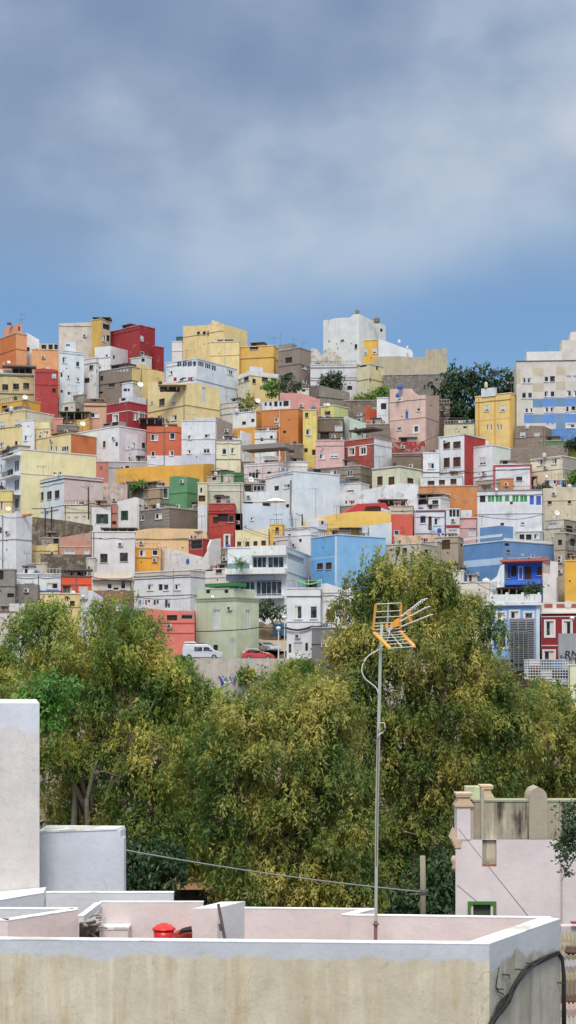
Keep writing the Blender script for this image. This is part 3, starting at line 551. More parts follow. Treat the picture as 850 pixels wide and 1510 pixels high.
# --- right, upper
H('large checkered apartment block, beige above and blue below', 762, 870, 870, 531, 655, (206, 200, 192), ext=12, key='apartment', cop=(110, 85, 80), name='apartment_block', cat='apartment block', depth=12, yaw=4, wear=.12, group=None,
  W=[(773, 561, 6, 8, 'w'), (781, 561, 7, 8, 'w'), (806, 559, 7, 8, 'w'), (815, 558.5, 7, 8, 'b'), (839, 557, 8, 7, 's'), (849, 557, 8, 7, 's'), (773, 583, 7, 9, 'w'), (782, 583, 7, 9, 'w'), (806, 581, 7, 9, 'w'), (815, 581, 7, 9, 'w'), (839, 580, 8, 9, 'w'), (849, 580, 8, 9, 'w'),
     (777, 605, 5, 7, 'w'), (783.5, 605, 5, 7, 'w'), (806, 604, 7, 8, 'w'), (815, 604, 7, 8, 'w'), (837, 603, 5, 9, 'w'), (846, 602, 8, 8, 'w'), (808, 627, 6, 7, 's'), (815.5, 627, 6, 7, 's'), (842, 628, 12, 6, 'w')],
  paint=[(786, 541, 802, 554, (196, 184, 160)), (820, 540, 834, 553, (196, 184, 160)), (762, 543, 768, 565, (196, 184, 160)), (786, 564, 802, 577, (192, 180, 158)), (820, 562, 834, 575, (192, 180, 158)),
         (786, 587, 870, 599, (98, 148, 214)), (786, 588, 801, 600, (104, 142, 180)), (820, 586, 834, 599, (108, 146, 180)), (773, 610, 870, 623, (98, 148, 214)), (786, 610, 801, 622, (112, 148, 182)), (820, 609, 834, 645, (110, 148, 186)), (801, 632, 870, 660, (92, 142, 208))],
  blocks=[(777, 829, 829, 518, (216, 216, 216), 1.5, []), (829, 866, 866, 501, (206, 200, 190), 2, []), (842, 866, 866, 489, (214, 208, 198), 3, [])])
H('yellow cube house with ochre painted pilasters right of hillside tree', 701, 754, 773, 579, 656, (228, 196, 116), c2=(226, 192, 110), yaw=32, key='yellow_cube', wear=.15, ext=10,
  W=[(718, 602, 7, 9, 'r'), (741.5, 602, 7, 9, 'r'), (719.5, 630, 3, 8, 'w'), (724.5, 630, 3, 8, 'w'), (734.5, 630, 3, 8, 'w'), (739.5, 630, 3, 8, 'w')],
  paint=[(705, 582, 707.5, 656, (214, 160, 64)), (729, 582, 731, 656, (214, 160, 64)), (752, 582, 754, 656, (214, 160, 64)), (701, 588, 754, 589.5, (214, 164, 70)), (701, 615.5, 754, 617, (214, 164, 70))],
  blocks=[(710, 731, 733, 571, (208, 214, 216), 1.5, [])])
H('low cream house with a slit window left of yellow cube house', 655, 700, 701, 624, 650, (206, 198, 162), W=[(686, 630, 5, 3, 'd')], yaw=6, cop=(110, 100, 96))
H('grey brick house with a dark tiled edge right of yellow cube', 759, 804, 820, 630, 666, (150, 134, 124), yaw=30, W=[(771, 641, 8, 8, 'r'), (792, 641, 8, 8, 's')], prof=[(759, 628), (803, 628), (820, 640)], wear=.5, tex='block')
H('large grey rubble retaining wall above the cream house at right', 752, 838, 838, 659, 692, (146, 134, 124), tex='block', wear=.6, name='retaining_wall', cat='wall', group=None, prof=[(752, 660), (790, 659), (836, 655)], pipe=False)
H('long low house with green corrugated roof fence on the rubble wall', 796, 838, 838, 649, 668, (96, 140, 100), tex='board', wear=.3)
H('lime yellow house corner cut by the right edge beneath apartments', 837, 866, 866, 650, 690, (188, 190, 62))
H('white house with brown windows on two floors, red roof behind', 647, 685, 716, 640, 716, (216, 220, 226), c2=(176, 56, 52), yaw=40, key='white_brown', W=[(659, 657, 10, 10, 'N'), (674, 656, 11, 10, 'N'), (659, 682, 9, 14, 'N'), (674, 681, 11, 14, 'N')], bands=[(694, (120, 112, 112), 1)])
H('white wing with one dark window left of the two storey white house', 624, 648, 648, 667, 716, (216, 220, 228), W=[(636, 687, 10, 9, 'w')], bands=[(696, (120, 112, 112), 1)])
H('bright white cube house with greenish side and roller windows', 680, 727, 753, 656, 718, (218, 224, 232), c2=(206, 214, 206), yaw=42, W=[(691, 682, 10, 11, 'r'), (712, 680, 10, 11, 'r'), (693, 711, 9, 7, 'N'), (708, 711, 8, 7, 'N')], bands=[(701, (120, 116, 118), 1)], wear=.12, key='white_cube_right')
H('low white street row with small brown windows under the white houses', 620, 682, 683, 702, 724, (216, 222, 230), yaw=7, W=[(636, 712, 10, 6, 'N'), (652, 711, 9, 7, 'N'), (669, 710, 9, 8, 'N')])
H('white house outlined with a dark pink trim', 728, 784, 785, 684, 724, (214, 218, 226), yaw=9, W=[(766, 706, 9, 6, 'N')], paint=[(728, 684, 785, 688, (190, 84, 92)), (728, 684, 731, 722, (190, 84, 92)), (782, 684, 785, 722, (190, 84, 92))])
H('cream house with two barred windows right of the pink trimmed house', 783, 830, 856, 672, 716, (220, 212, 186), c2=(160, 152, 144), yaw=44, W=[(796.5, 682, 8, 9, 'w'), (817.5, 680, 8, 9, 'w')], bands=[(690, (206, 200, 180), 1)])
H('grey roofed house with white door and satellite dish at right edge', 803, 862, 862, 706, 722, (212, 212, 210), W=[(806.5, 714, 6, 9, 'D'), (832, 713, 6, 10, 'd')])
# --- far left, middle band
H('pale yellow house joined to a rust orange side wall', 50, 105, 142, 639, 692, (222, 204, 146), c2=(202, 112, 58), yaw=42, cop=(210, 180, 130), W=[(76, 661, 4, 8, 'w'), (83, 662, 3, 8, 'w'), (96, 662, 11, 8, 'w')], wear=.2, key='rust', blocks=[])
H('big apartment house with white balconies and blank cream side', -12, 31, 142, 662, 757, (212, 218, 228), c2=(232, 218, 166), yaw=58, key='balcony_house', wear=.25,
  W=[(25, 687, 7, 17, 'p'), (25, 715, 7, 17, 'p'), (25, 742, 6, 15, 'p'), (15, 671, 9, 12, 'd'), (15, 698, 9, 12, 'L'), (2, 690, 3, 10, 'w'), (2, 716, 3, 10, 'w')])
H('small yellow house front at foot of the balconied apartment house', -12, 18, 20, 723, 765, (218, 196, 122), yaw=-4, W=[(3, 746, 4, 14, 'w')])
H('white house with three windows and a long pinkish side wall', 50, 95, 152, 700, 775, (208, 220, 238), c2=(204, 184, 180), yaw=52, key='three_window', wear=.3,
  W=[(61, 732, 7, 12, 'b'), (73, 730.5, 7, 12, 'b'), (84.5, 729, 7, 12, 'b'), (62, 757, 6, 5, 's'), (78, 760, 18, 16, 'V')], bands=[(705, (60, 56, 64), 1.3)])
H('cream terraced house with three grey doors below pinkish wall', 95, 134, 136, 744, 778, (214, 206, 180), yaw=-3, W=[(102, 766, 5, 8, 's'), (113, 766, 7, 9, 's'), (124.5, 766, 6, 11, 's')])
H('white house with green shutters and an orange roof line', 135, 164, 165, 746, 782, (216, 214, 214), yaw=-4, W=[(151, 765, 17, 14, 'g')], cop=(214, 140, 96))
H('narrow brick red strip house between the two green shuttered houses', 165, 173, 173, 743, 780, (184, 118, 100), W=[(168.5, 771, 6, 5, 'd')])
H('white gabled house with a green shuttered window', 173, 205, 213, 743, 782, (214, 214, 212), yaw=15, W=[(184, 760, 10, 14, 'g'), (207.5, 744, 4, 6, 'd')], prof=[(173, 740), (200, 733), (213, 737)])
H('pinkish peeling wall house below mustard wall', 152, 188, 189, 716, 746, (204, 180, 172), wear=1., prof=[(152, 712), (170, 712), (188, 718)], yaw=0)
H('long mustard yellow retaining wall across the hillside', 146, 300, 358, 694, 716, (222, 164, 44), c2=(220, 166, 50), yaw=14, name='retaining_wall', cat='wall', group=None, wear=.25, prof=[(146, 694), (200, 689), (300, 684), (358, 684)], pipe=False)
H('dark rubble wall under the left part of the mustard wall', 186, 236, 236, 710, 738, (124, 112, 98), tex='stone', wear=.8, name='retaining_wall', cat='wall', group=None, pipe=False)
H('rubble terrace wall at foot of three windowed white house', 48, 100, 150, 772, 800, (128, 112, 92), tex='stone', wear=.9, name='retaining_wall', cat='wall', group=None, yaw=40, prof=[(48, 762), (100, 768), (150, 778)], pipe=False)
H('white corner house at left edge with an orange stair box', -14, 24, 47, 757, 850, (218, 220, 226), c2=(214, 216, 224), yaw=34, key='white_left_edge', W=[(1.5, 782, 3, 9, 'b')], cop=(206, 110, 70), blocks=[(31, 44, 47, 757.2, (214, 126, 64), .3, [])], prof=[(-14, 757), (20, 757), (26, 754), (31, 757), (47, 774)])
H('ruined pale yellow house shell beside a stone bank', 48, 86, 88, 805, 828, (218, 196, 130), wear=.9, yaw=-6, prof=[(48, 806), (60, 805), (74, 802), (88, 803)])
H('small grey shed above the ruined yellow shell', 62, 88, 89, 793, 812, (150, 142, 130), W=[(83, 798, 8, 7, 'd')], wear=.8, yaw=-2)
H('faded terracotta ruin with two blocked white windows', 88, 135, 137, 797, 832, (192, 140, 120), wear=.8, yaw=-4, prof=[(88, 797), (88.5, 793), (110, 789), (136, 785)], W=[(103, 815, 16, 8, 's'), (128, 815, 8, 10, 's')], bands=[(806, (214, 190, 170), .8)])
H('stone terrace bank below the terracotta ruin', 60, 136, 136, 818, 846, (118, 104, 88), tex='stone', wear=.9, name='retaining_wall', cat='wall', group=None, prof=[(60, 816), (90, 820), (136, 823)], pipe=False)
H('white house with two brown framed windows left of beige wall', 136, 199, 200, 784, 846, (218, 214, 214), yaw=-4, W=[(153.5, 823, 11, 13, 'b'), (183, 821.5, 12, 13, 'b')], wear=.2, key='brown_two')
H('beige blank wall house with a long stepped top', 199, 305, 306, 784, 818, (222, 186, 138), yaw=-2, prof=[(199, 783), (215, 780), (230, 779), (290, 780), (306, 794)], wear=.3)
H('bright mustard house with two white framed windows', 199, 238, 239, 808, 836, (236, 164, 36), yaw=-4, W=[(210.5, 815.5, 9, 10, 'w'), (229, 815, 9, 9, 'w')], bands=[(822, (216, 140, 30), 1)], wear=.1)
H('red loggia house with a wide dark opening', 271, 300, 311, 794, 824, (170, 58, 52), yaw=30, W=[(290, 803, 18, 14, 'L')], key='loggia')
H('white stepped wall house below the red loggia', 240, 308, 326, 829, 848, (212, 208, 204), yaw=30, prof=[(240, 808), (262, 812), (300, 822), (306, 812), (312, 796), (326, 794)], wear=.5, dY=-.5)
# --- middle
H('grey block house with lilac curtains and a long side wall', 191, 250, 294, 748, 800, (142, 132, 124), c2=(132, 122, 114), yaw=44, key='grey_block', tex='block', W=[(206, 763.5, 14, 9, 'w'), (234, 761, 10, 9, 'w')], wear=.3)
H('green house with a projecting white framed bay', 250, 276, 294, 703, 764, (96, 148, 106), c2=(90, 142, 100), yaw=34, wear=.2, key='green_mid', prof=[(250, 703), (262, 702), (276, 704), (294, 716)])
H('small green bay house with large white window beside green house', 232, 250, 251, 717, 745, (98, 150, 108), yaw=-4, W=[(241, 727, 15, 16, 'w')], cop=(200, 204, 204))
H('cream grey house with a carved window and heavy cornice', 304, 358, 361, 712, 786, (192, 192, 172), yaw=0, W=[(324, 737, 14, 15, 'b')], bands=[(722, (206, 204, 190), 2.2), (714, (210, 208, 196), 1.5)], key='cream_grey')
H('narrow cream house with a red brown balcony', 292, 306, 307, 712, 796, (214, 206, 176), yaw=-2, W=[(297, 723, 4, 8, 'p'), (298, 735, 10, 9, 'D')], paint=[(292, 745, 307, 800, (210, 220, 234))])
H('dark green corrugated hut left of pinkish balcony house', 326, 359, 359, 697, 716, (62, 124, 74), tex='board', prof=[(326, 695), (340, 696), (359, 702)], wear=.3)
H('pinkish house with a white balustrade and shaded roof frame', 360, 415, 428, 681, 714, (214, 196, 196), yaw=24, W=[(374, 701, 15, 10, 'w'), (397, 697, 6, 3, 'd')], bands=[(683, (224, 222, 220), 2)], key='pergola_house')
H('dark shaded terrace house below the pinkish balcony', 352, 394, 395, 713, 736, (120, 112, 108), W=[(363, 720, 15, 9, 'd'), (382, 720, 17, 9, 'p')], yaw=-2, wear=.6)
H('white balustraded house strip above the big blue white cube', 415, 454, 455, 681, 704, (216, 212, 206), yaw=0, bands=[(684, (226, 222, 214), 4)])
H('grey block house with small windows behind the white cube', 454, 532, 548, 686, 724, (148, 138, 128), c2=(132, 122, 112), yaw=28, tex='block', W=[(468, 695, 11, 6, 'b'), (492, 697, 9, 8, 'w'), (516, 698, 9, 9, 'w')], wear=.5)
H('big white cube house with a wide blank bluish side', 392, 433, 501, 694, 785, (218, 222, 230), c2=(206, 220, 240), yaw=56, key='white_cube', wear=.1, W=[(423, 717, 9, 6, 'w'), (408, 720, 7, 7, 'd'), (424, 746, 5, 5, 'd')])
H('long white terrace wall house left of the white cube', 333, 423, 424, 726, 762, (214, 218, 224), yaw=-2, prof=[(333, 723), (372, 727), (423, 724)], W=[(360, 741, 26, 3, 'd'), (404, 744, 34, 6, 'L')])
H('pale blue long blank wall house with one small window', 347, 430, 431, 757, 786, (196, 212, 236), yaw=0, prof=[(347, 741), (370, 743), (431, 752)], W=[(372, 765, 5, 5, 'w')], wear=.08)
H('tall red house with an open gallery and a white framed door', 308, 346, 348, 742, 812, (176, 62, 52), yaw=0, key='tall_red', W=[(318, 767, 7, 9, 'd'), (329, 763, 15, 12, 'd'), (341, 765, 8, 10, 'b'), (335, 798, 6, 17, 'W')], bands=[(757, (110, 40, 38), 1)], wear=.35)
H('cream house with four reddish windows under long blue wall', 347, 396, 398, 782, 816, (220, 210, 164), yaw=0, W=[(353, 802, 6, 6, 'N'), (365, 806, 6, 15, 'N'), (377, 802, 6, 8, 'N'), (389, 801, 7, 8, 'N')], prof=[(347, 783), (372, 784), (398, 779)], key='cream_four')
H('small deep yellow house with one window beside cream house', 398, 417, 419, 773, 794, (226, 182, 70), yaw=4, W=[(409, 782, 5, 9, 'N')], dY=-2)
H('crumbling stone shed beneath the tall red house', 322, 347, 348, 808, 834, (164, 154, 142), tex='stone', wear=.9, yaw=0)
H('small plaster hut with dark door below cream house', 348, 372, 373, 812, 836, (204, 196, 178), wear=.7, W=[(353, 820, 4, 8, 'd')], yaw=-2)
H('light green house with brown windows and curved side', 549, 590, 624, 687, 735, (206, 210, 182), c2=(204, 208, 180), yaw=40, W=[(560.5, 709, 8, 13, 'N'), (577.5, 709, 9, 12, 'N'), (605.5, 709, 9, 8, 'N')], bands=[(688, (110, 110, 104), 1)])
H('small white plastered house left of the curving white wall', 500, 532, 545, 712, 732, (212, 216, 222), yaw=30, W=[(517, 724, 10, 2, 'd')])
H('long curving white boundary wall with peeling patches', 500, 617, 618, 730, 752, (216, 220, 228), yaw=4, prof=[(500, 728), (530, 724), (570, 716), (590, 713), (617, 714)], wear=.6, name='boundary_wall', cat='wall', group=None, pipe=False)
H('orange stone retaining wall above the white house with green panels', 618, 704, 706, 716, 742, (208, 132, 66), yaw=6, tex='plaster', wear=.7, name='retaining_wall', cat='wall', group=None, pipe=False)
H('orange stub wall house left of the grey canopy', 738, 757, 758, 705, 728, (206, 130, 66), wear=.6, yaw=8)
H('white house with dark openings above red trimmed house', 613, 650, 664, 733, 760, (212, 216, 222), yaw=30, W=[(624, 740, 16, 9, 'L'), (642, 741, 9, 7, 'd')])
H('small white house with stacked balconies beside the orange wall', 630, 645, 664, 727, 752, (214, 220, 228), c2=(148, 140, 130), yaw=44, W=[(634, 741, 4, 7, 'd'), (641, 739, 6, 5, 'w')])
H('yellow house with a sweeping curved roof wall', 446, 577, 578, 770, 800, (234, 188, 84), yaw=3, prof=[(446, 769), (470, 764), (500, 757), (530, 754), (560, 754), (577, 757)], wear=.15)
H('coral house with pale grey panelled upper wall', 577, 609, 612, 746, 800, (208, 92, 72), yaw=6, W=[(585, 786, 8, 9, 'w')], paint=[(577, 740, 612, 758, (194, 190, 170))], wear=.2)
H('white house with maroon trim and a brown door', 611, 656, 659, 751, 796, (212, 216, 230), yaw=8, W=[(624, 766, 10, 12, 'w'), (634.5, 772, 5, 20, 'D'), (645, 769, 10, 11, 'w')], bands=[(753, (150, 44, 60), 1.5), (786, (150, 60, 70), 1)])
H('white upper storey house with three slim windows over red band', 658, 678, 679, 750, 800, (210, 212, 216), yaw=8, W=[(665, 757, 4, 10, 'd'), (670, 757, 4, 10, 'd'), (675.5, 757, 4, 10, 'd'), (668, 785, 13, 9, 's')], paint=[(658, 774, 679, 779, (168, 44, 56))])
H('pink low house with a grey shutter left of the white panel house', 678, 703, 704, 763, 800, (208, 164, 160), yaw=8, W=[(697, 785, 12, 10, 's')], bands=[(764, (150, 50, 60), 1), (778, (190, 150, 146), 1)], blocks=[(679, 696, 703, 752, (212, 214, 216), 1.2, [(699.5, 756, 5, 7, 'd')])])
H('large white house with a row of bright green panels', 704, 800, 802, 722, 804, (216, 218, 224), yaw=9, key='green_panels', cop=(150, 140, 140), depth=9,
  W=[(712, 735.5, 8, 10, 'd'), (724.5, 735.5, 11, 11, 'G'), (736, 735.5, 11, 11, 'G'), (748, 735.5, 8, 10, 'G'), (760.5, 735.5, 11, 11, 'G'), (772.5, 735.5, 12, 11, 'G'), (784.5, 737.5, 8, 15, 'X'), (794.5, 738, 9, 15, 'X'), (741, 773, 5, 4, 'd'), (771, 772, 6, 4, 'w')], bands=[(756, (196, 198, 206), 1)], wear=.15)
H('beige blank house with two small brown windows at right edge', 801, 866, 866, 719, 770, (204, 192, 166), W=[(811, 741, 6, 5, 'b'), (840, 740, 5, 5, 'b')], wear=.5, prof=[(801, 721), (830, 719), (866, 718)], yaw=10)
H('shabby cream house with a sagging awning at right edge', 802, 832, 866, 765, 800, (208, 202, 186), c2=(150, 140, 126), yaw=40, W=[(815, 775, 14, 8, 's'), (840, 780, 10, 9, 'd')], wear=.8)
H('crumbling grey brown tower house at the right edge', 818, 834, 866, 785, 850, (170, 160, 140), c2=(120, 108, 96), yaw=36, W=[(826, 800, 6, 8, 'd'), (845, 800, 8, 10, 'd'), (842, 820, 9, 7, 'd')], wear=1.)
H('low white house with open dark terrace behind the blue house', 762, 800, 806, 783, 806, (206, 208, 210), yaw=12, W=[(770, 792, 7, 8, 'd'), (780, 792, 8, 8, 'd'), (791, 791, 8, 8, 'w')])
H('broad blue house with white balustraded roof edge', 684, 742, 817, 797, 866, (92, 138, 192), c2=(98, 140, 190), yaw=54, key='blue_right', wear=.2, cop=(206, 220, 236), paint=[(684, 822, 742, 832, (170, 200, 232))],
  W=[(748, 803, 7, 4, 'd'), (750, 813, 5, 4, 'b'), (771.5, 817, 5, 4, 's'), (786, 820, 6, 5, 'w'), (807, 823, 4, 3, 'w')], blocks=[(708, 737, 757, 775, (96, 142, 194), 4, [])])
H('brown weathered house with a dark door behind the big tree', 640, 676, 684, 791, 830, (170, 156, 134), yaw=20, W=[(658, 803, 12, 14, 'D'), (681, 804, 3, 5, 'd'), (648, 795, 12, 4, 's')], wear=.8)
H('low white house with tanks on the roof before the blue house', 655, 684, 686, 841, 870, (216, 212, 210), yaw=8, W=[])
H('cream stepped house with laundry tank below the blue house', 665, 722, 724, 858, 892, (214, 208, 192), yaw=9, W=[(698, 880, 9, 6, 's')], cop=(226, 220, 210))
H('pale olive cream house beside the big tree crown', 686, 723, 724, 886, 930, (206, 202, 168), yaw=9, W=[])
H('vivid blue galleried house with a row of doors under a red roof', 743, 800, 814, 828, 880, (44, 96, 206), yaw=22, key='blue_gallery', c2=(216, 206, 204), cop=(206, 110, 96),
  W=[(748.5, 844, 8, 18, 'N'), (758, 842, 8, 16, 'd'), (768, 845, 7, 20, 'X'), (779, 845, 10, 20, 'D'), (796, 842, 8, 13, 'N')], bands=[(862, (60, 120, 226), 1)], wear=.1, dY=2)
H('white stair tower house right of the blue gallery', 801, 823, 825, 850, 900, (218, 212, 210), yaw=11, prof=[(801, 845), (811, 846), (812, 827), (823, 829)], wear=.3)
H('white garden wall house stepping down left of blue gallery', 722, 744, 745, 858, 884, (212, 222, 236), yaw=8, prof=[(722, 866), (733, 850), (738, 834), (744, 832)])
H('orange yellow house at the right edge above the maroon front', 833, 866, 866, 826, 898, (242, 176, 34), wear=.1, yaw=11)
H('sky blue townhouse with white balustrade and arched windows', 724, 796, 800, 892, 974, (128, 174, 228), yaw=11, key='sky_blue', cop=(218, 226, 238), wear=.12, group='houses along the lower street',
  W=[(739, 908, 12, 9, 'W'), (759, 907, 12, 11, 'W'), (780, 908, 12, 9, 'W'), (742, 945, 10, 20, 'W'), (762, 945, 10, 20, 'd')], paint=[(791, 892, 797, 1000, (206, 218, 236)), (724, 892, 727, 1000, (206, 218, 236))])
H('maroon townhouse with ornate white window surrounds', 799, 868, 868, 903, 974, (150, 38, 50), yaw=11, key='maroon', cop=(222, 218, 208), wear=.12, group='houses along the lower street',
  W=[(811, 927, 12, 22, 'W'), (837, 926, 11, 20, 'W'), (810, 967, 15, 14, 'W'), (838, 968, 12, 14, 'W')], bands=[(951, (206, 196, 190), 1.6), (908, (226, 222, 214), 1.5)], paint=[])
# --- lower band
H('grey block house with an empty window at the left edge', -12, 22, 25, 839, 898, (148, 144, 140), tex='block', W=[(2, 848, 7, 13, 'd'), (17, 878, 12, 6, 'd')], yaw=-4, wear=.4)
H('low grey block wall house beside the left edge block house', 24, 56, 60, 862, 890, (140, 136, 132), tex='block', yaw=-2, wear=.4, prof=[(24, 861), (56, 866), (60, 866)])
H('low white house with blue trimmed curtained window', 24, 90, 92, 846, 880, (214, 222, 236), yaw=-4, W=[(77.5, 864, 17, 9, 'c'), (44, 862, 17, 5, 'w')], bands=[(848, (190, 196, 208), 1.2), (871, (70, 110, 190), 1.5)])
H('bright vermilion house with clothes under its roof', 92, 134, 135, 850, 882, (230, 84, 38), yaw=-4, W=[(102, 871, 9, 8, 's'), (122, 868, 11, 7, 's')], wear=.08, key='vermilion', cop=(110, 90, 84))
H('sand coloured low house with terracotta niche above the left trees', 60, 118, 120, 875, 925, (222, 198, 138), yaw=-5, W=[(107, 890, 7, 8, 'D')])
H('white house corner with a tall chimney above the left tree', 118, 136, 152, 880, 930, (214, 220, 230), yaw=40, blocks=[(118, 128, 130, 865, (200, 198, 196), .3, [])], prof=[(118, 870), (136, 871), (152, 884)])
H('white low shed with slanting roof at left above the trees', 14, 58, 62, 892, 925, (212, 210, 212), yaw=-6, prof=[(14, 890), (62, 890)])
H('pale plaster wall house with a railing at the left edge', -12, 24, 26, 902, 975, (206, 200, 196), yaw=-8, cop=(150, 90, 70))
H('dirty white house partly hidden by the left trees', 20, 100, 102, 925, 985, (196, 196, 198), yaw=-6, W=[(45, 950, 10, 8, 'd'), (70, 966, 16, 9, 'p'), (50, 975, 20, 6, 'p')], wear=.7)
H('cream house with a stone balustrade above a brown lower floor', 136, 196, 198, 853, 918, (214, 206, 188), yaw=-4, key='balustrade', W=[(162, 864.5, 8, 9, 'w'), (182, 862.5, 8, 13, 'w'), (171.5, 868, 7, 3, 'd'), (177, 896, 15, 10, 'V'), (153, 897, 6, 16, 'V')],
  paint=[(136, 871, 198, 960, (148, 108, 94))], bands=[(856, (200, 170, 160), 1.4), (884, (130, 90, 78), 1)])
H('long white house with three barred windows and grey parapet', 198, 281, 303, 840, 900, (216, 220, 226), c2=(212, 214, 218), yaw=34, key='three_barred', W=[(222, 866, 9, 9, 'w'), (237, 866, 6, 9, 'd'), (245, 866, 8, 9, 'w'), (262, 865.5, 9, 9, 'w'), (247, 890, 9, 14, 'p')], paint=[(198, 838, 303, 849, (200, 190, 182))], bands=[(850, (110, 96, 92), .9), (876, (180, 180, 184), .8)], wear=.25)
H('grey roofed white upper house behind the barred window house', 300, 336, 340, 838, 872, (214, 206, 200), yaw=26, W=[(323, 842, 9, 6, 'b'), (309, 840, 10, 4, 'd')], c2=(200, 196, 190), wear=.4)
H('coral pink house with an open terrace beside the grey green house', 205, 287, 289, 905, 962, (222, 118, 104), yaw=-2, key='coral', W=[(254, 911, 15, 8, 'd'), (276, 908, 18, 11, 'L'), (266, 897, 2, 2, '#')], prof=[(205, 902), (220, 897), (244, 900), (289, 901)], bands=[(918, (196, 92, 84), 1.2), (933, (190, 96, 84), .8)], wear=.3, group='houses along the lower street')
H('grey green two storey house with tall white shuttered windows', 288, 349, 382, 881, 965, (184, 196, 168), c2=(190, 200, 172), yaw=34, key='green_street', cop=(150, 150, 132), wear=.15, ext=4, group='houses along the lower street',
  W=[(320, 913, 11, 28, 's'), (366, 914, 7, 29, 's'), (318, 955, 7, 8, 'd')], bands=[(884, (150, 158, 132), 1.6)],
  blocks=[(291, 345, 376, 867, (188, 200, 172), .5, [(307, 872.5, 6, 5, 'd'), (334, 872, 6, 5, 'd')])])
H('modern white house with glazed floors and grey sun blinds', 336, 424, 460, 806, 895, (220, 226, 234), c2=(210, 222, 240), yaw=12, key='modern', wear=.05, W=[(383, 829, 21, 17, 'p'), (407, 829, 24, 17, 'p'), (357, 867, 38, 20, 'p'), (397, 868, 38, 26, 'p'), (436, 824, 26, 10, 'p')], paint=[])
H('white house with tiny windows stepping up behind modern house', 420, 458, 502, 776, 812, (220, 222, 228), c2=(216, 222, 232), yaw=36, W=[(427, 789, 4, 3, 'd'), (443, 797, 4, 5, 'd'), (475, 771, 0.1, .1, '#')], blocks=[(451, 470, 488, 766, (214, 218, 226), 1.5, [(476, 771, 4, 5, 'd')])], wear=.08)
H('bluish white side wall house behind the bright blue house', 530, 545, 578, 777, 812, (206, 218, 234), c2=(204, 218, 236), yaw=60, prof=[(530, 776), (545, 775), (578, 770)])
H('bright sky blue house with white edge trim behind the big tree', 459, 497, 569, 788, 866, (108, 172, 226), c2=(128, 186, 234), yaw=56, key='bright_blue', wear=.05, cop=(190, 206, 222), W=[(472, 835, 9, 9, 'N'), (485, 834.5, 9, 10, 'N')], paint=[(494, 780, 497, 880, (206, 218, 230)), (459, 819, 494, 821, (150, 196, 232))])
H('peach rooftop house with flaking wall behind big tree', 582, 646, 646, 790, 812, (220, 184, 148), wear=.8, prof=[(582, 788), (600, 790), (646, 789)], yaw=6)
H('weathered cream house with dark window holes above the big tree', 569, 622, 650, 801, 850, (196, 184, 162), yaw=30, W=[(577, 811, 3, 3, 'd'), (587, 813, 6, 13, 'D'), (597, 813, 7, 10, 'b'), (629, 813, 5, 5, 'd')], wear=.6)
H('white townhouse with a green awning on its roof terrace', 423, 473, 475, 867, 978, (218, 220, 226), yaw=2, key='awning', wear=.2, W=[(440, 903, 12, 20, 'w'), (463, 903, 11, 19, 'w'), (428, 956, 4, 13, 'b'), (440, 954, 14, 15, 's'), (452.5, 954, 4, 12, 'b')], bands=[(879, (60, 50, 54), 1), (916, (200, 200, 206), 1.2)], ext=4, group='houses along the lower street')
H('white townhouse with one brown shuttered window beside awning house', 474, 524, 530, 868, 976, (216, 216, 218), yaw=12, W=[(487.5, 908, 12, 19, 'N'), (508, 905, 12, 12, 's')], prof=[(474, 861), (482, 860), (505, 868), (530, 862)], bands=[(873, (190, 190, 196), 1), (885, (200, 200, 206), 1.6)], ext=4, wear=.3, group='houses along the lower street')
H('grey slatted corner building in front of white townhouses', 460, 491, 520, 925, 992, (132, 130, 134), yaw=20, tex='tile', wear=.1, ext=4, group='houses along the lower street')
H('pale green rendered house rising at right edge behind trees', 838, 880, 880, 980, 1100, (214, 218, 184), yaw=11, wear=.15, dY=20, group='houses along the lower street')
# fillers seen only in narrow gaps
H('small tan house in the gap above the rust orange wall', 128, 150, 156, 600, 640, (196, 160, 120), wear=.6, dY=3)
H('brownish house tucked between golden house and taupe house', 396, 414, 420, 530, 560, (180, 160, 120), wear=.6, ext=12, dY=2)
H('dull white house in the gap left of the tall pink house', 545, 566, 570, 600, 634, (190, 186, 178), wear=.6, dY=3)
H('grey lean-to below the pink trimmed house', 700, 738, 740, 706, 730, (170, 162, 152), wear=.7, dY=2)
H('pale house behind the narrow cream balcony house', 300, 340, 345, 700, 728, (206, 200, 184), wear=.5, dY=2, W=[(316, 706, 6, 4, 'd')])
H('dusty brown house under the yellow curved roof wall', 500, 560, 562, 742, 775, (166, 150, 134), wear=.8, dY=1)
H('pale mauve house between cream house and modern house', 372, 425, 428, 790, 812, (206, 200, 206), wear=.3, dY=1)
H('grey white house in the gap beside the brown weathered house', 620, 645, 650, 798, 835, (180, 172, 160), wear=.7, dY=1)
H('cream hut between ruined shell and left corner house', 40, 66, 70, 830, 858, (206, 196, 176), wear=.7, W=[(50, 838, 5, 5, 'd')])
H('white hut above the cream balustrade house', 118, 140, 142, 822, 850, (206, 200, 190), wear=.6)
H('ochre patched house behind white gabled house', 196, 236, 240, 720, 760, (176, 150, 120), wear=.8, dY=3)
H('stone coloured house behind grey block house', 262, 306, 310, 748, 780, (190, 176, 150), wear=.5, dY=2)
H('white wall house right of the pale yellow side wall', 322, 350, 352, 592, 640, (200, 196, 190), wear=.6, dY=4)
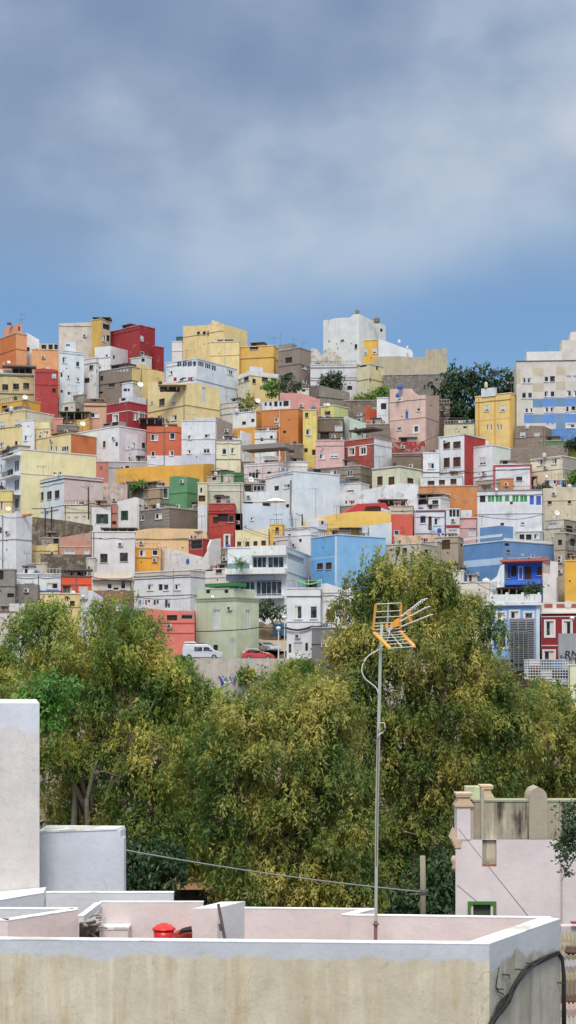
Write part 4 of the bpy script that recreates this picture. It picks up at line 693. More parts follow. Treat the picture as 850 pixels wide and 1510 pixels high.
# ================================================================== the lower street, its wall and cars
def lower_street():
    mb = MB(); asph = wallmat((120, 116, 112), .4)
    zs = zp(973, 204); ys = [200.9, 206.5, 209.5]
    mb.box(P(200, 0, 204)[0], P(900, 0, 204)[0], 200.9, 210, zs - .3, zs + .02, asph)
    struct(mb.build('road'))
    mb = MB(); m = wallmat((186, 180, 172), .75); zt = zp(972, 200.3)
    mb.box(P(262, 0, 200)[0], P(640, 0, 200)[0], 200.25, 200.85, zs - 7, zt + .1, m)
    cp = simple('wall_cap', (150, 144, 138)); 
    o = solo(mb, 'retaining_wall', 'pale retaining wall carrying the street with the van and red car, graffiti below', 'wall')
    def gtube(pts, r, col):
        g.tube([P(a, b, 200.2) for a, b in pts], r, simple('graffiti_paint', col), 4)
    g = MB(); R = random.Random(5)
    x = 322.
    while x < 388:
        col = R.choice([(70, 90, 200), (110, 200, 120), (120, 80, 190), (225, 230, 235), (60, 70, 150)])
        pts = [(x + R.uniform(0, 5), 996 + R.uniform(0, 4)), (x + R.uniform(1, 6), 1003), (x + R.uniform(0, 7), 1010 + R.uniform(-3, 3)), (x + 6 + R.uniform(0, 3), 1004 + R.uniform(-4, 4))]
        gtube(pts, R.uniform(.07, .15), col); x += R.uniform(2.2, 4.5)
    go = g.build('graffiti'); go.parent = o; go.matrix_parent_inverse = Matrix.Translation(-Vector(o.location))
    # concrete stair
    st = MB(); c = wallmat((190, 186, 178), .5)
    for i in range(9):
        x0 = P(362 + i * 4.2, 0, 199)[0]; x1 = P(366.2 + i * 4.2, 0, 199)[0]; st.box(x0, x1, 197.6, 199.8, zs - 7, zp(1020 - i * 2.4, 199), c)
    solo(st, 'stairway', 'pale concrete stairway climbing beside the graffiti wall', 'stairs')
lower_street()
def dirtlot():
    mb = MB(); mb.face([P(380, 948, 213), P(424, 948, 213), P(424, 930, 224), P(380, 930, 224)], wallmat((186, 164, 136), .3)); mb.face([P(380, 960, 209.6), P(424, 960, 209.6), P(424, 948, 213), P(380, 948, 213)], wallmat((186, 164, 136), .3))
    struct(mb.build('dirt_lot'))
    m2 = MB(); m2.box(P(380, 0, 224)[0], P(424, 0, 224)[0], 224.1, 224.6, zp(960, 224), zp(926, 224), wallmat((120, 112, 104), .6, 'stone'))
    solo(m2, 'stone_wall', 'dark stone wall closing the small dirt lot behind the silver car', 'wall')
dirtlot()
def car(name, label, cat, px0, px1, ybase, Y, color, prof, win, yaw=0, width=1.75, group=None, wr=.33, wx=(.2, .8), extras=None):
    """prof: body side outline in fractions (length, height m); win: list of window polygons"""
    x0 = P(px0, 0, Y)[0]; x1 = P(px1, 0, Y)[0]; Ln = (x1 - x0) / max(.3, math.cos(math.radians(yaw))); z = zp(ybase, Y)
    e = empty(name, ((x0 + x1) / 2, Y, z), label, cat, group); lo = Vector(e.location)
    e.rotation_euler = (0, 0, math.radians(yaw))
    pm = bpy.data.materials.new('car_paint'); pm.use_nodes = True; b = pm.node_tree.nodes['Principled BSDF']; b.inputs['Base Color'].default_value = (*albedo(color), 1); b.inputs['Roughness'].default_value = .3; b.inputs['Coat Weight'].default_value = .6
    def V(a, h, d): return Vector(((a - .5) * Ln, d, h))
    def part(nm, mb, par=e, smooth=False, bev=0):
        me = bpy.data.meshes.new(nm); me.from_pydata(mb.v, [], mb.f)
        for m in mb.mats: me.materials.append(m)
        me.polygons.foreach_set('material_index', mb.m); bm = bmesh.new(); bm.from_mesh(me); bmesh.ops.remove_doubles(bm, verts=bm.verts, dist=1e-4); bmesh.ops.recalc_face_normals(bm, faces=bm.faces); bm.to_mesh(me); bm.free()
        o = bpy.data.objects.new(nm, me); COL.objects.link(o); o.parent = par
        if bev: md = o.modifiers.new('bevel', 'BEVEL'); md.width = bev; md.segments = 3; md.limit_method = 'ANGLE'
        return o
    h = width / 2; mb = MB()
    n = len(prof); top = max(p[1] for p in prof)
    def ins(hh): return h - max(0, hh - top * .55) * .22
    i = mb.mi(pm); A = [V(a, q, -ins(q)) for a, q in prof]; B = [V(a, q, ins(q)) for a, q in prof]
    mb.v = [tuple(p) for p in A + B]; mb.f = [tuple(range(n)), tuple(range(2 * n - 1, n - 1, -1))] + [(k, n + k, n + (k + 1) % n, (k + 1) % n) for k in range(n)]; mb.m = [i] * len(mb.f)
    part('body', mb, bev=.06)
    gm = glassmat()
    for poly in win:
        for sgn in (-1, 1):
            w_ = MB(); pl = [V(a, q, sgn * (ins(q) + .012)) for a, q in poly]; w_.prism(pl, (0, -sgn * .02, 0), gm); part('side_window', w_)
    # front and rear screens follow the outline
    for k in range(n):
        (a, q), (a2, q2) = prof[k], prof[(k + 1) % n]
        if abs(q2 - q) > .28 and min(q, q2) > top * .45 and abs(a2 - a) > .02:
            f0, f1 = .12, .88; A1 = (a + (a2 - a) * f0, q + (q2 - q) * f0); A2 = (a + (a2 - a) * f1, q + (q2 - q) * f1)
            nv = Vector((q2 - q, 0, -(a2 - a) * Ln)).normalized(); 
            if nv.z < 0: nv = -nv
            w_ = MB(); w_.prism([V(*A1, -ins(A1[1]) + .1) + nv * .012, V(*A1, ins(A1[1]) - .1) + nv * .012, V(*A2, ins(A2[1]) - .1) + nv * .012, V(*A2, -ins(A2[1]) + .1) + nv * .012], nv * -.02, gm); part('windscreen', w_)
    for a in wx:
        for sgn in (-1, 1):
            w_ = MB(); c = V(a, wr, sgn * (h - .1)); rm = simple('tyre', (30, 30, 32), .8)
            ring = [(c.x + wr * math.cos(t), c.y - .11, c.z + wr * math.sin(t)) for t in [2 * math.pi * q / 20 for q in range(20)]]; w_.prism(ring, (0, .22, 0), rm); wo = part('wheel', w_)
            r_ = MB(); rr = wr * .6; y = c.y + sgn * .12
            r_.prism([(c.x + rr * math.cos(t), y, c.z + rr * math.sin(t)) for t in [2 * math.pi * q / 14 for q in range(14)]], (0, -sgn * .03, 0), simple('rim', (165, 168, 172), .4, .6)); part('rim', r_, wo)
    fx = [p for p in prof if p[0] >= .985]; hz = max([p[1] for p in prof if p[0] > .95] or [.7])
    for sgn in (-1, 1):
        l_ = MB(); l_.box((.455) * Ln, (.503) * Ln, sgn * (h - .28) - .17, sgn * (h - .28) + .17, hz - .2, hz - .05, simple('lamp_lens', (225, 228, 232), .2)); part('headlight', l_)
        l_ = MB(); l_.box(-.503 * Ln, -.485 * Ln, sgn * (h - .18) - .1, sgn * (h - .18) + .1, .75, .98, simple('tail_lens', (150, 20, 20), .3)); part('tail_light', l_)
        l_ = MB(); l_.box(.19 * Ln, .22 * Ln, sgn * (h + .09) - .09, sgn * (h + .09) + .09, top * .62, top * .62 + .16, pm); part('mirror', l_)
    l_ = MB(); l_.box(-.2 * Ln + 0, .2 * Ln, -h - .006, -h + .02, .30, .36, simple('sill_trim', (40, 40, 42))); part('side_trim', l_)
    if extras: extras(part, V, MB, pm)
    return e
hatch = [(0, .35), (.0, .95), (.05, 1.05), (.13, 1.42), (.30, 1.50), (.50, 1.48), (.70, 1.02), (.93, .85), (1.0, .62), (1, .3), (.9, .22), (.1, .22)]
hwin = [[(.12, 1.05), (.17, 1.36), (.33, 1.42), (.33, 1.02)], [(.35, 1.02), (.35, 1.42), (.50, 1.40), (.645, 1.03)]]
car('parked_car', 'red hatchback parked on the street in front of the grey green house', 'car', 358, 405, 974, 202.4, (196, 40, 34), hatch, hwin)
car('parked_car', 'pale grey car parked partly hidden behind the red hatchback', 'car', 357, 400, 972, 205.4, (190, 186, 172), hatch, hwin, yaw=4)
car('parked_car', 'silver car facing the street on the small dirt lot', 'car', 374, 408, 962, 210.6, (176, 184, 196), hatch, hwin, yaw=-68)
vanp = [(0, .4), (0, 1.5), (.03, 2.05), (.1, 2.12), (.60, 2.10), (.68, 2.0), (.82, 1.28), (.97, 1.05), (1.0, .8), (1, .4), (.93, .3), (.06, .3)]
vw = [[(.30, 1.2), (.30, 1.72), (.50, 1.72), (.50, 1.2)], [(.535, 1.2), (.535, 1.72), (.655, 1.72), (.765, 1.26), (.765, 1.2)]]
def rack(part, V, MB, pm):
    m = MB(); m.prism([V(.02, 2.16, -.75), V(.05, 2.42, -.7), (V(.30, 2.48, -.7)), V(.36, 2.16, -.75)], (0, 1.45, 0), simple('roof_box', (206, 208, 210), .5)); part('roof_box', m, bev=.05)
    m = MB()
    for d in (-.8, .8): m.tube([V(.05, 2.25, d), V(.56, 2.25, d)], .03, simple('rack_bar', (70, 70, 72)), 5)
    for a in (.06, .3, .55): m.tube([V(a, 2.25, -.8), V(a, 2.25, .8)], .03, simple('rack_bar', (70, 70, 72)), 5)
    part('roof_rack', m)
car('camper_van', 'silver white camper van with roof box parked beside coral house', 'van', 270, 328, 973, 202.6, (188, 194, 204), vanp, vw, width=1.95, wr=.36, wx=(.17, .80), extras=rack)
car('parked_truck', 'blue box truck standing behind the dirt lot, half hidden by white house', 'truck', 403, 446, 943, 217, (40, 110, 150), [(0, .5), (0, 2.3), (.05, 2.4), (.7, 2.4), (.8, 2.2), (.92, 1.5), (1, 1.2), (1, .5)], [[(.72, 1.4), (.72, 2.1), (.78, 2.1), (.9, 1.5)]], width=2.1, wr=.42)
def lamp(px, ytop, ybase, Y, label):
    e = empty('street_lamp', P(px, ybase, Y), label, 'street lamp', 'street lamps along the lower street'); m = simple('galvanised', (206, 208, 208), .5)
    b = MB(); b.tube([P(px, ybase, Y), P(px, ytop + 2, Y)], [.10, .07], m, 8); b.build('pole', e)
    b = MB(); c = P(px, ytop, Y); b.lathe(c, [(.05, -.25), (.32, -.12), (.36, 0), (.2, .15), (.04, .2)], simple('lamp_head', (232, 234, 236), .4), 12); b.build('lamp_shade', e, smooth=True)
    b = MB(); b.lathe(c, [(.06, -.34), (.2, -.3), (.26, -.13)], simple('diffuser', (245, 245, 240), .3), 12); b.build('diffuser', e, smooth=True)
lamp(411, 926, 984, 200.5, 'white street lamp right of the red car, the nearer and lower one')
lamp(420, 910, 984, 204.3, 'taller white street lamp beside the awning townhouse')
lamp(844, 911, 960, 199.4, 'street lamp with conical white head before the maroon townhouse')
def sign():
    e = empty('road_sign', P(343.5, 976, 201.4), 'round grey road sign on a thin post, seen from behind, by green corner', 'road sign'); m = simple('galvanised', (170, 172, 172), .5)
    b = MB(); b.tube([P(343.5, 976, 201.4), P(343.5, 940, 201.4)], .05, m, 6); b.build('pole', e)
    b = MB(); c = P(343.5, 943.5, 201.3); b.prism([(c.x + .36 * math.cos(t), c.y, c.z + .36 * math.sin(t)) for t in [k * math.pi / 10 for k in range(20)]], (0, .04, 0), simple('sign_back', (150, 154, 156), .5)); b.build('sign_plate', e)
sign()
def screens():
    # grey louvre screens, coloured crate fence and graffiti wall right of the big tree
    gm = simple('louvre_metal', (140, 142, 146), .5)
    def louvre(x0, x1, y0, y1, Y, label, m):
        b = MB(); X0 = P(x0, 0, Y)[0]; X1 = P(x1, 0, Y)[0]; n = int((y1 - y0) / 2.6)
        e = empty('louvre_screen', ((X0 + X1) / 2, Y, zp(y1, Y)), label, 'screen')
        fr = MB()
        for k in range(4):
            xx = X0 + (X1 - X0) * k / 3; fr.box(xx - .06, xx + .06, Y - .1, Y + .02, zp(y1, Y) - 1, zp(y0, Y), m)
        fr.build('frame', e)
        for k in range(n):
            z = zp(y0 + (y1 - y0) * (k + .5) / n, Y); b.box6([(X0, Y - .06, z - .12), (X1, Y - .06, z - .12), (X1, Y + .05, z - .07), (X0, Y + .05, z - .07), (X0, Y - .06, z - .08), (X1, Y - .06, z - .08), (X1, Y + .05, z - .03), (X0, Y + .05, z - .03)], m)
        b.build('slats', e)
        bk = MB(); bk.box(X0, X1, Y + .3, Y + .35, zp(y1, Y) - 1, zp(y0, Y), simple('screen_back', (88, 90, 96), .8)); bk.build('backing', e)
    louvre(752, 788, 912, 972, 199.5, 'tall grey louvre screen before the sky blue townhouse', gm)
    louvre(758, 779, 929, 978, 198.6, 'darker front louvre screen overlapping the taller one', simple('louvre_dark', (108, 110, 114), .5))
    Y = 197.5; b = MB(); X = lambda p: P(p, 0, Y)[0]
    cols = [(774, 780, 973, 986, (150, 170, 190)), (780, 797, 972, 981, (222, 216, 212)), (780, 797, 981, 988, (170, 60, 90)), (797, 814, 973, 987, (96, 110, 128)), (814, 831, 973, 987, (110, 150, 196)), (780, 796, 988, 1001, (44, 34, 40)), (797, 814, 988, 1003, (206, 208, 204)), (814, 830, 988, 1001, (70, 60, 62)), (830, 838, 988, 1001, (38, 62, 140)), (831, 838, 980, 987, (220, 224, 230)), (774, 780, 986, 1001, (206, 200, 204)), (788, 838, 1001, 1009, (214, 220, 228)), (830, 838, 1009, 1024, (180, 80, 96)), (800, 830, 1009, 1024, (150, 150, 146))]
    e = empty('lattice_fence', (X(806), Y, zp(1030, Y)), 'patchwork lattice fence of white, red, grey and blue panels below the maroon townhouse', 'fence')
    for (a, c, y0, y1, cc) in cols:
        b = MB(); b.box(X(a) + .03, X(c) - .03, Y, Y + .08, zp(y1, Y) + .03, zp(y0, Y) - .03, simple('panel_paint', cc, .6)); b.build('panel', e)
    fr = MB(); wm_ = simple('white_steel', (206, 210, 214), .5)
    for q in range(774, 839, 4): fr.box(X(q) - .035, X(q) + .035, Y - .08, Y - .01, zp(1024 if q > 796 else 1001, Y), zp(972.5, Y), wm_)
    for yy in (973, 977, 981, 984, 988, 992, 996, 1001, 1005, 1009): fr.box(X(774 if yy < 1002 else 790), X(838), Y - .14, Y - .085, zp(yy, Y) - .04, zp(yy, Y) + .04, wm_)
    fr.build('frame', e)
    Y = 198.8; e = MB(); e.box(P(824, 0, Y)[0], P(880, 0, Y)[0], Y, Y + .4, zp(990, Y), zp(934, Y), wallmat((170, 172, 180), .15, 'tile'))
    o = solo(e, 'boundary_wall', 'plain grey wall panel with black graffiti letters before the maroon townhouse', 'wall')
    cu = bpy.data.curves.new('graffiti', 'FONT'); cu.body = 'RNEG'; cu.size = 1.45; cu.extrude = .01; cu.offset = .02; cu.shear = .15
    t = bpy.data.objects.new('graffiti', cu); COL.objects.link(t); bpy.context.view_layer.update()
    dg = bpy.context.evaluated_depsgraph_get(); me = bpy.data.meshes.new_from_object(t.evaluated_get(dg)); bpy.data.objects.remove(t)
    me.materials.clear(); me.materials.append(simple('black_spray', (30, 30, 34), .7)); to = bpy.data.objects.new('graffiti', me); COL.objects.link(to)
    to.rotation_euler = (math.radians(90), math.radians(-2), 0); to.location = P(832, 971, Y - .03) - Vector(o.location); to.parent = o
    g = MB(); g.tube([P(826, 968, Y - .02), P(829, 966, Y - .02), P(827, 970, Y - .02), P(832, 969, Y - .02)], .06, simple('black_spray', (30, 30, 34), .7), 4); g.tube([P(835, 974, Y - .02), P(836, 970, Y - .02), P(838, 974, Y - .02), P(843, 972, Y - .02)], .09, simple('black_spray', (30, 30, 34), .7), 4)
    go = g.build('graffiti'); go.parent = o; go.matrix_parent_inverse = Matrix.Translation(-Vector(o.location))
screens()
# railings, shade roofs, balustrades that belong to houses
def on_house(key, fn):
    h = HOUSES[key]; fn(h)
def bar_row(h, name, x0, x1, y0, y1, col, step=1.2, d=.35, r=.05, Y=None):
    f = h['f1'] if (x0 + x1) / 2 <= h['xc'] else h['f2']; b = MB(); m = simple('rail_' + name, col, .6)
    s0, z1 = f.sz(x0, y0); s1, _ = f.sz(x1, y0); _, z0 = f.sz(x0, y1)
    fbox(b, f, s0, s1, z1 - .08, z1, d - .05, d + .05, m); fbox(b, f, s0, s1, z0, z0 + .08, d - .05, d + .05, m)
    n = max(2, int((x1 - x0) / step))
    for k in range(n + 1):
        s = s0 + (s1 - s0) * k / n; fbox(b, f, s - r, s + r, z0 + .08, z1 - .08, d - .04, d + .04, m)
    b.build(name, h['root'])
def slab(h, name, x0, x1, y0, y1, col, d0=0, d1=.8, tex='plaster'):
    f = h['f1'] if (x0 + x1) / 2 <= h['xc'] else h['f2']; b = MB(); s0, z1 = f.sz(x0, y0); s1, _ = f.sz(x1, y0); _, z0 = f.sz(x0, y1)
    fbox(b, f, s0, s1, min(z0, z1), max(z0, z1), d0 + .004, d1, wallmat(col, .25, tex)); b.build(name, h['root'])
H_ = HOUSES
bar_row(H_['balustrade'], 'balustrade', 141, 194, 844, 852.5, (224, 216, 196), 2.2, .25, .13)
slab(H_['balustrade'], 'canopy', 137, 195, 853, 855.5, (186, 150, 140), 0, .7)
bar_row(H_['sky_blue'], 'balustrade', 724, 797, 877, 889, (222, 228, 238), 2.4, .25, .14)
for q in (725, 748, 771, 795): slab(H_['sky_blue'], 'pedestal', q - 2, q + 2, 874, 891, (222, 228, 238), 0, .5)
slab(H_['sky_blue'], 'cornice', 723, 799, 889.5, 893, (224, 230, 238), 0, .5)
bar_row(H_['blue_right'], 'balustrade', 685, 741, 793.5, 797, (214, 226, 238), 1.5, .1, .06)
bar_row(H_['blue_right'], 'balustrade', 743, 816, 793.5, 797, (214, 226, 238), 1.5, .1, .06)
bar_row(H_['blue_gallery'], 'railing', 744, 799, 856, 861, (70, 130, 230), 2, 1.0, .05)
slab(H_['blue_gallery'], 'gallery_floor', 743, 800, 861, 863.5, (60, 110, 210), 0, 1.3)
slab(H_['blue_gallery'], 'roof', 741, 812, 826.5, 829.5, (200, 100, 84), 0, 1.6)
slab(H_['pergola_house'], 'roof', 360, 424, 658, 665, (140, 134, 128), -3, 1.2)
for q in (362, 415): slab(H_['pergola_house'], 'post', q - .7, q + .7, 665, 681, (214, 214, 214), .6, .8)
bar_row(H_['pergola_house'], 'railing', 360, 415, 676, 681, (220, 214, 210), 1.6, .15, .05)
for (a, b_, c_) in ((669, 677, 0), (698, 706, 0)):
    bar_row(H_['balcony_house'], 'railing', 10.5, 20, a, b_, (90, 92, 98), 1.2, .9, .04); slab(H_['balcony_house'], 'balcony_floor', 9, 31, b_, b_ + 2, (220, 226, 234), 0, 1.1)
slab(H_['balcony_house'], 'balcony_floor', 9, 31, 734, 736, (220, 226, 234), 0, 1.1)
# modern house: white roof slab, terrace floor, glass rail and blinds
m_ = H_['modern']
slab(m_, 'roof_slab', 372, 424, 806, 820, (224, 230, 238), 0, 1.2); slab(m_, 'terrace_slab', 336, 424, 840, 848, (224, 230, 238), 0, 1.6)
slab(m_, 'sun_blind', 337, 371, 849, 857, (96, 106, 124), 1.3, 1.42); slab(m_, 'sun_blind', 373, 408, 849, 857, (96, 106, 124), 1.3, 1.42)
slab(m_, 'glass_rail', 339, 372, 832, 840, (120, 160, 166), 1.5, 1.54); slab(m_, 'lower_slab', 376, 420, 879, 883, (208, 210, 214), 0, 1.2)
bar_row(m_, 'mullions', 339, 416, 858, 877, (200, 206, 212), 13, .03, .04)
# brick red terrace roof
slab(H_['brick_red'], 'terrace_roof', 516, 551, 634.5, 637, (84, 76, 74), -3, .3)
for q in (518, 535, 550): slab(H_['brick_red'], 'post', q - .6, q + .6, 637, 645.5, (120, 110, 104), .0, .2)
slab(H_['khaki'], 'shade_roof', 4, 54, 538, 540, (120, 112, 106), -2, .4)
slab(H_['vermilion'], 'shade_roof', 91, 136, 839, 841, (120, 100, 90), -2.5, .3)
for q in (92, 107, 121, 134): slab(H_['vermilion'], 'post', q - .4, q + .4, 841, 850.5, (90, 70, 60), 0, .15)
def parapet(h):   # ornate maroon townhouse parapet
    slab(h, 'parapet', 799, 868, 888, 903, (220, 214, 202), -.3, 0.0)
    slab(h, 'panel', 803, 815, 890.5, 896, (170, 90, 90), 0, .06); slab(h, 'panel', 821, 833, 890.5, 896, (170, 90, 90), 0, .06); slab(h, 'panel', 843, 850, 890.5, 896, (170, 90, 90), 0, .06)
    f = h['f1']; s, z = f.sz(838, 891); b = MB(); c = Vector(f.pt(s, z, .1)); b.prism([Vector(f.pt(s + .5 * math.cos(t), z + .5 * math.sin(t), .1)) for t in [k * math.pi / 8 for k in range(16)]], (f.n[0] * -.15, f.n[1] * -.15, 0), wallmat((222, 216, 206), .2)); b.build('emblem', h['root'])
    slab(h, 'cornice', 798, 868, 902, 905, (226, 222, 214), 0, .4)
parapet(H_['maroon'])
# green shade roof of the grey green house & awning
slab(H_['green_street'], 'shade_cloth', 303, 348, 861, 866, (52, 130, 70), -2.5, .1)
f_ = H_['awning']['f1']
def awn(h):
    b = MB(); f = h['f1']; m = simple('shade_net', (70, 150, 80), .8); s0, z0 = f.sz(439, 855); s1, z1 = f.sz(473, 856)
    pts = []; n = 8
    for i in range(n):
        a0 = s0 + (s1 - s0) * i / n; a1 = s0 + (s1 - s0) * (i + 1) / n; sg = lambda k: -math.sin(k / n * math.pi) * .45
        b.box6([f.pt(a0, z0 + sg(i) - .25, .3), f.pt(a1, z0 + sg(i + 1) - .25, .3), f.pt(a1, z0 + sg(i + 1) + .3, -3), f.pt(a0, z0 + sg(i) + .3, -3), f.pt(a0, z0 + sg(i) - .2, .3), f.pt(a1, z0 + sg(i + 1) - .2, .3), f.pt(a1, z0 + sg(i + 1) + .35, -3), f.pt(a0, z0 + sg(i) + .35, -3)], m)
    b.build('awning', h['root'])
    b = MB(); pm = simple('post', (190, 190, 190))
    for q in (437, 455, 474):
        s, _ = f.sz(q, 860); fbox(b, f, s - .05, s + .05, h['zt'], zp(854, h['Y']), -.1, 0, pm)
    b.build('awning_frame', h['root'])
awn(H_['awning'])
# ------------------------------------------------------------------ roof clutter: every item is its own thing
def at_roof(key, px, back=1.5):
    h = HOUSES[key]; Y = h['Y'] + back; return h, Y
def tank(px, ybase, wpx, hpx, Y, label, col=(40, 90, 190)):
    r = wpx / F * Y / 2; hh = hpx / F * Y; b = MB(); c = P(px, ybase, Y)
    e = empty('water_tank', c, label, 'water tank', 'water tanks on the roofs')
    b.lathe(c, [(r * .92, 0), (r, hh * .08), (r, hh * .75), (r * .8, hh * .92), (r * .3, hh)], simple('tank_plastic', col, .5), 14); b.build('barrel', e, smooth=False)
    b = MB(); b.lathe(c, [(r * .32, hh * .98), (r * .32, hh * 1.08), (r * .2, hh * 1.12)], simple('tank_lid', tuple(int(v * .8) for v in col), .5), 10); b.build('lid', e)
def dish(px, py, dpx, Y, label):
    r = dpx / F * Y / 2; c = P(px, py, Y); e = empty('satellite_dish', P(px, py + dpx * .9, Y), label, 'satellite dish', 'satellite dishes on the roofs')
    b = MB(); m = simple('dish_white', (222, 222, 218), .5); rings = []; ax = Vector((.35, -.85, .4)).normalized(); u = ax.cross(Vector((0, 0, 1))).normalized(); v = ax.cross(u)
    for k, (rr, dd) in enumerate([(0.02, 0), (.5, .06), (.85, .16), (1, .24)]):
        rings.append([c + (u * math.cos(t) + v * math.sin(t)) * rr * r + ax * dd * r for t in [q * math.pi / 8 for q in range(16)]])
    for k in range(3):
        for q in range(16): b.face([rings[k][q], rings[k][(q + 1) % 16], rings[k + 1][(q + 1) % 16], rings[k + 1][q]], m)
    b.build('reflector', e, smooth=True, fix=True)
    b = MB(); b.tube([c, c + ax * r * .9 - Vector((0, 0, r * .3))], .03, simple('dish_arm', (110, 110, 110)), 5); b.build('arm', e)
    b = MB(); b.tube([P(px, py, Y) + Vector((0, .1, 0)), P(px, py + dpx * 1.1, Y) + Vector((0, .1, 0))], .04, simple('dish_arm', (110, 110, 110)), 5); b.build('pole', e)
def antenna(px, ytop, ybase, Y, label, elems=4, side=1, r=.035):
    e = empty('roof_antenna', P(px, ybase, Y), label, 'antenna', 'television antennas on the roofs'); m = simple('antenna_metal', (112, 112, 112), .5)
    b = MB(); b.tube([P(px, ybase, Y), P(px, ytop, Y)], r, m, 5); b.build('mast', e)
    if elems:
        b = MB(); z = zp(ytop + 1, Y); x = P(px, 0, Y)[0]; b.tube([(x - .5 * side, Y, z), (x + 1.1 * side, Y, z)], r * .8, m, 4)
        for k in range(elems):
            xx = x + side * (-.4 + 1.4 * k / max(1, elems - 1)); b.tube([(xx, Y - .25, z - .3), (xx, Y + .25, z + .3)], r * .7, m, 4)
        b.build('elements', e)
G = lambda k, d=1.2: HOUSES[k]['Y'] + d
tank(527, 463.5, 6, 7, G('white_sky', 2), 'brown square-shouldered tank at the very top of the white skyline house', (130, 116, 96))
tank(556, 476, 9, 8, G('white_sky', 3), 'wide olive brown tank on the white skyline house', (120, 110, 84))
tank(590, 574, 8, 6, G('tall_pink', 2), 'bright blue water tank lying on top of the tall pink house', (30, 90, 190))
tank(500, 768, 9, 8, Yof(800) + 3, 'bright blue tank before the curved yellow wall', (34, 100, 200))
tank(717, 571.5, 5, 8, G('yellow_cube', 2.5), 'pale tank on the white room of the yellow cube house', (200, 192, 176))
tank(648, 786, 6, 7, Yof(797), 'deep blue barrel at the foot of maroon trimmed house', (36, 80, 170))
tank(639, 788, 6, 7, Yof(797), 'light blue barrel left of the deep blue one', (140, 170, 200))
tank(717, 865, 12, 12, Yof(888), 'large pale plastic tank beside the stair wall of blue gallery', (206, 204, 204))
tank(729, 865, 8, 10, Yof(888), 'smaller pale tank right of the large plastic one', (196, 198, 200))
tank(93, 602, 4, 6, Yof(604), 'small blue bin between red wall and cream hut', (40, 100, 180))
tank(184, 538, 4, 4, Yof(560), 'small blue tank on grey brown house', (60, 110, 170))
tank(601, 515, 0.1 + 3, 5, Yof(545), 'little white tank on the white skyline wedge', (214, 214, 210))
tank(589, 506, 4, 5, Yof(545) + 2, 'white chimney pot tank on sloping white wedge', (216, 216, 214))
tank(477, 545, 8, 9, Yof(560) + 3, 'dull grey water tank in the ruined rubble roof', (150, 140, 128))
tank(497, 540, 6, 8, Yof(560) + 3, 'tan water tank in the ruined rubble roof', (180, 160, 130))
tank(14, 478.5, 7, 3, G('orange_left', 2), 'low dark tank on pink rooftop room', (90, 84, 80))
tank(379, 596, 6, 5, Yof(655) + 2, 'black water tank left of the glazed roof room', (50, 48, 48))
dish(37, 586, 8, G('mustard_left', -.5), 'white dish on the mustard yellow house')
dish(122, 625, 8, Yof(690), 'white dish beside the white house with dark covered terrace')
dish(207, 567, 9, Yof(598), 'large pale dish by the small white roof room')
dish(12, 750, 8, Yof(765) - 3, 'white dish on the far left yellow house')
dish(13, 534, 5, Yof(548), 'small dish on the orange tower house')
dish(380, 591, 8, Yof(655) + 1, 'white dish beside the black tank')
dish(370, 707, 9, Yof(715) - 1, 'white dish before the pinkish balustraded house')
dish(821, 756, 9, Yof(770) - 1, 'white dish over the sagging awning')
dish(806, 702, 5, Yof(722), 'small tilted dish on the grey roofed right house')
dish(258, 675, 5, 301 - 0, 'small dish on skyline house') if False else None
dish(484, 597, 6, Yof(624) + 1, 'round dish on the yellow green house')
ANT = [(32, 462, 486, 'orange_left', 3, 'tallest antenna on the left orange tower house', 5), (29, 470, 486, 'orange_left', 2, 'shorter antenna beside the tallest one at left', 3), (414, 490, 509, 'golden', 3, 'thin antenna on the golden skyline house', 0), (404, 497, 509, 'golden', 2, 'bushy antenna left on the golden skyline house', 6),
 (446, 504, 514, 'taupe', 2, 'antenna on the taupe skyline house', 3), (485, 470, 478, 'white_sky', 1, 'small antenna at left roof corner of white skyline house', 2), (824, 512, 534, 'apartment', 3, 'mast on the checkered apartment roof', 0), (804, 508, 520, 'apartment', 3, 'thin antenna on the apartment roof', 3),
 (754, 563, 580, 'yellow_cube', 1.5, 'ladder shaped antenna on the right of yellow cube house', 6), (64, 687, 702, 'three_window', 2, 'antenna on the white three windowed house', 4), (129, 716, 745, 'three_window', -2, 'antenna pole before the pinkish side wall', 3), (466, 720, 765, 'white_cube', -3, 'tall antenna before the blank side of the white cube', 4),
 (497, 745, 765, 'white_cube', -4, 'smaller antenna right of the blank white cube side', 3), (560, 716, 745, 'tall_red', 30, 'thin mast above the curving white wall', 0), (256, 838, 880, 'three_barred', -1, 'mast before the barred window house', 0), (242, 806, 850, 'three_barred', 3, 'tall mast behind the barred window house', 2),
 (206, 676, 690, 'rust', 2, 'antenna above long grey low house', 3), (298, 760, 790, 'tall_red', -1, 'antenna left of the tall red house', 4), (711, 760, 775, 'green_panels', -1, 'antenna before the white green panel house', 3), (352, 700, 712, 'pergola_house', 0, 'antenna on the cream grey house', 3),
 (160, 812, 840, 'brown_two', 3, 'faint mast by the white left corner house', 3), (40, 815, 845, 'white_left_edge', -2, 'small antenna before the left corner house', 3), (334, 572, 590, 'pale_tower', 4, 'antenna beyond the pale tower house', 3), (690, 622, 640, 'white_brown', 3, 'antenna above the red roof', 3)]
for (px, yt, yb, k, d, lab, n) in ANT: antenna(px, yt, yb, G(k, d), lab, n, 1 if n % 2 else -1)
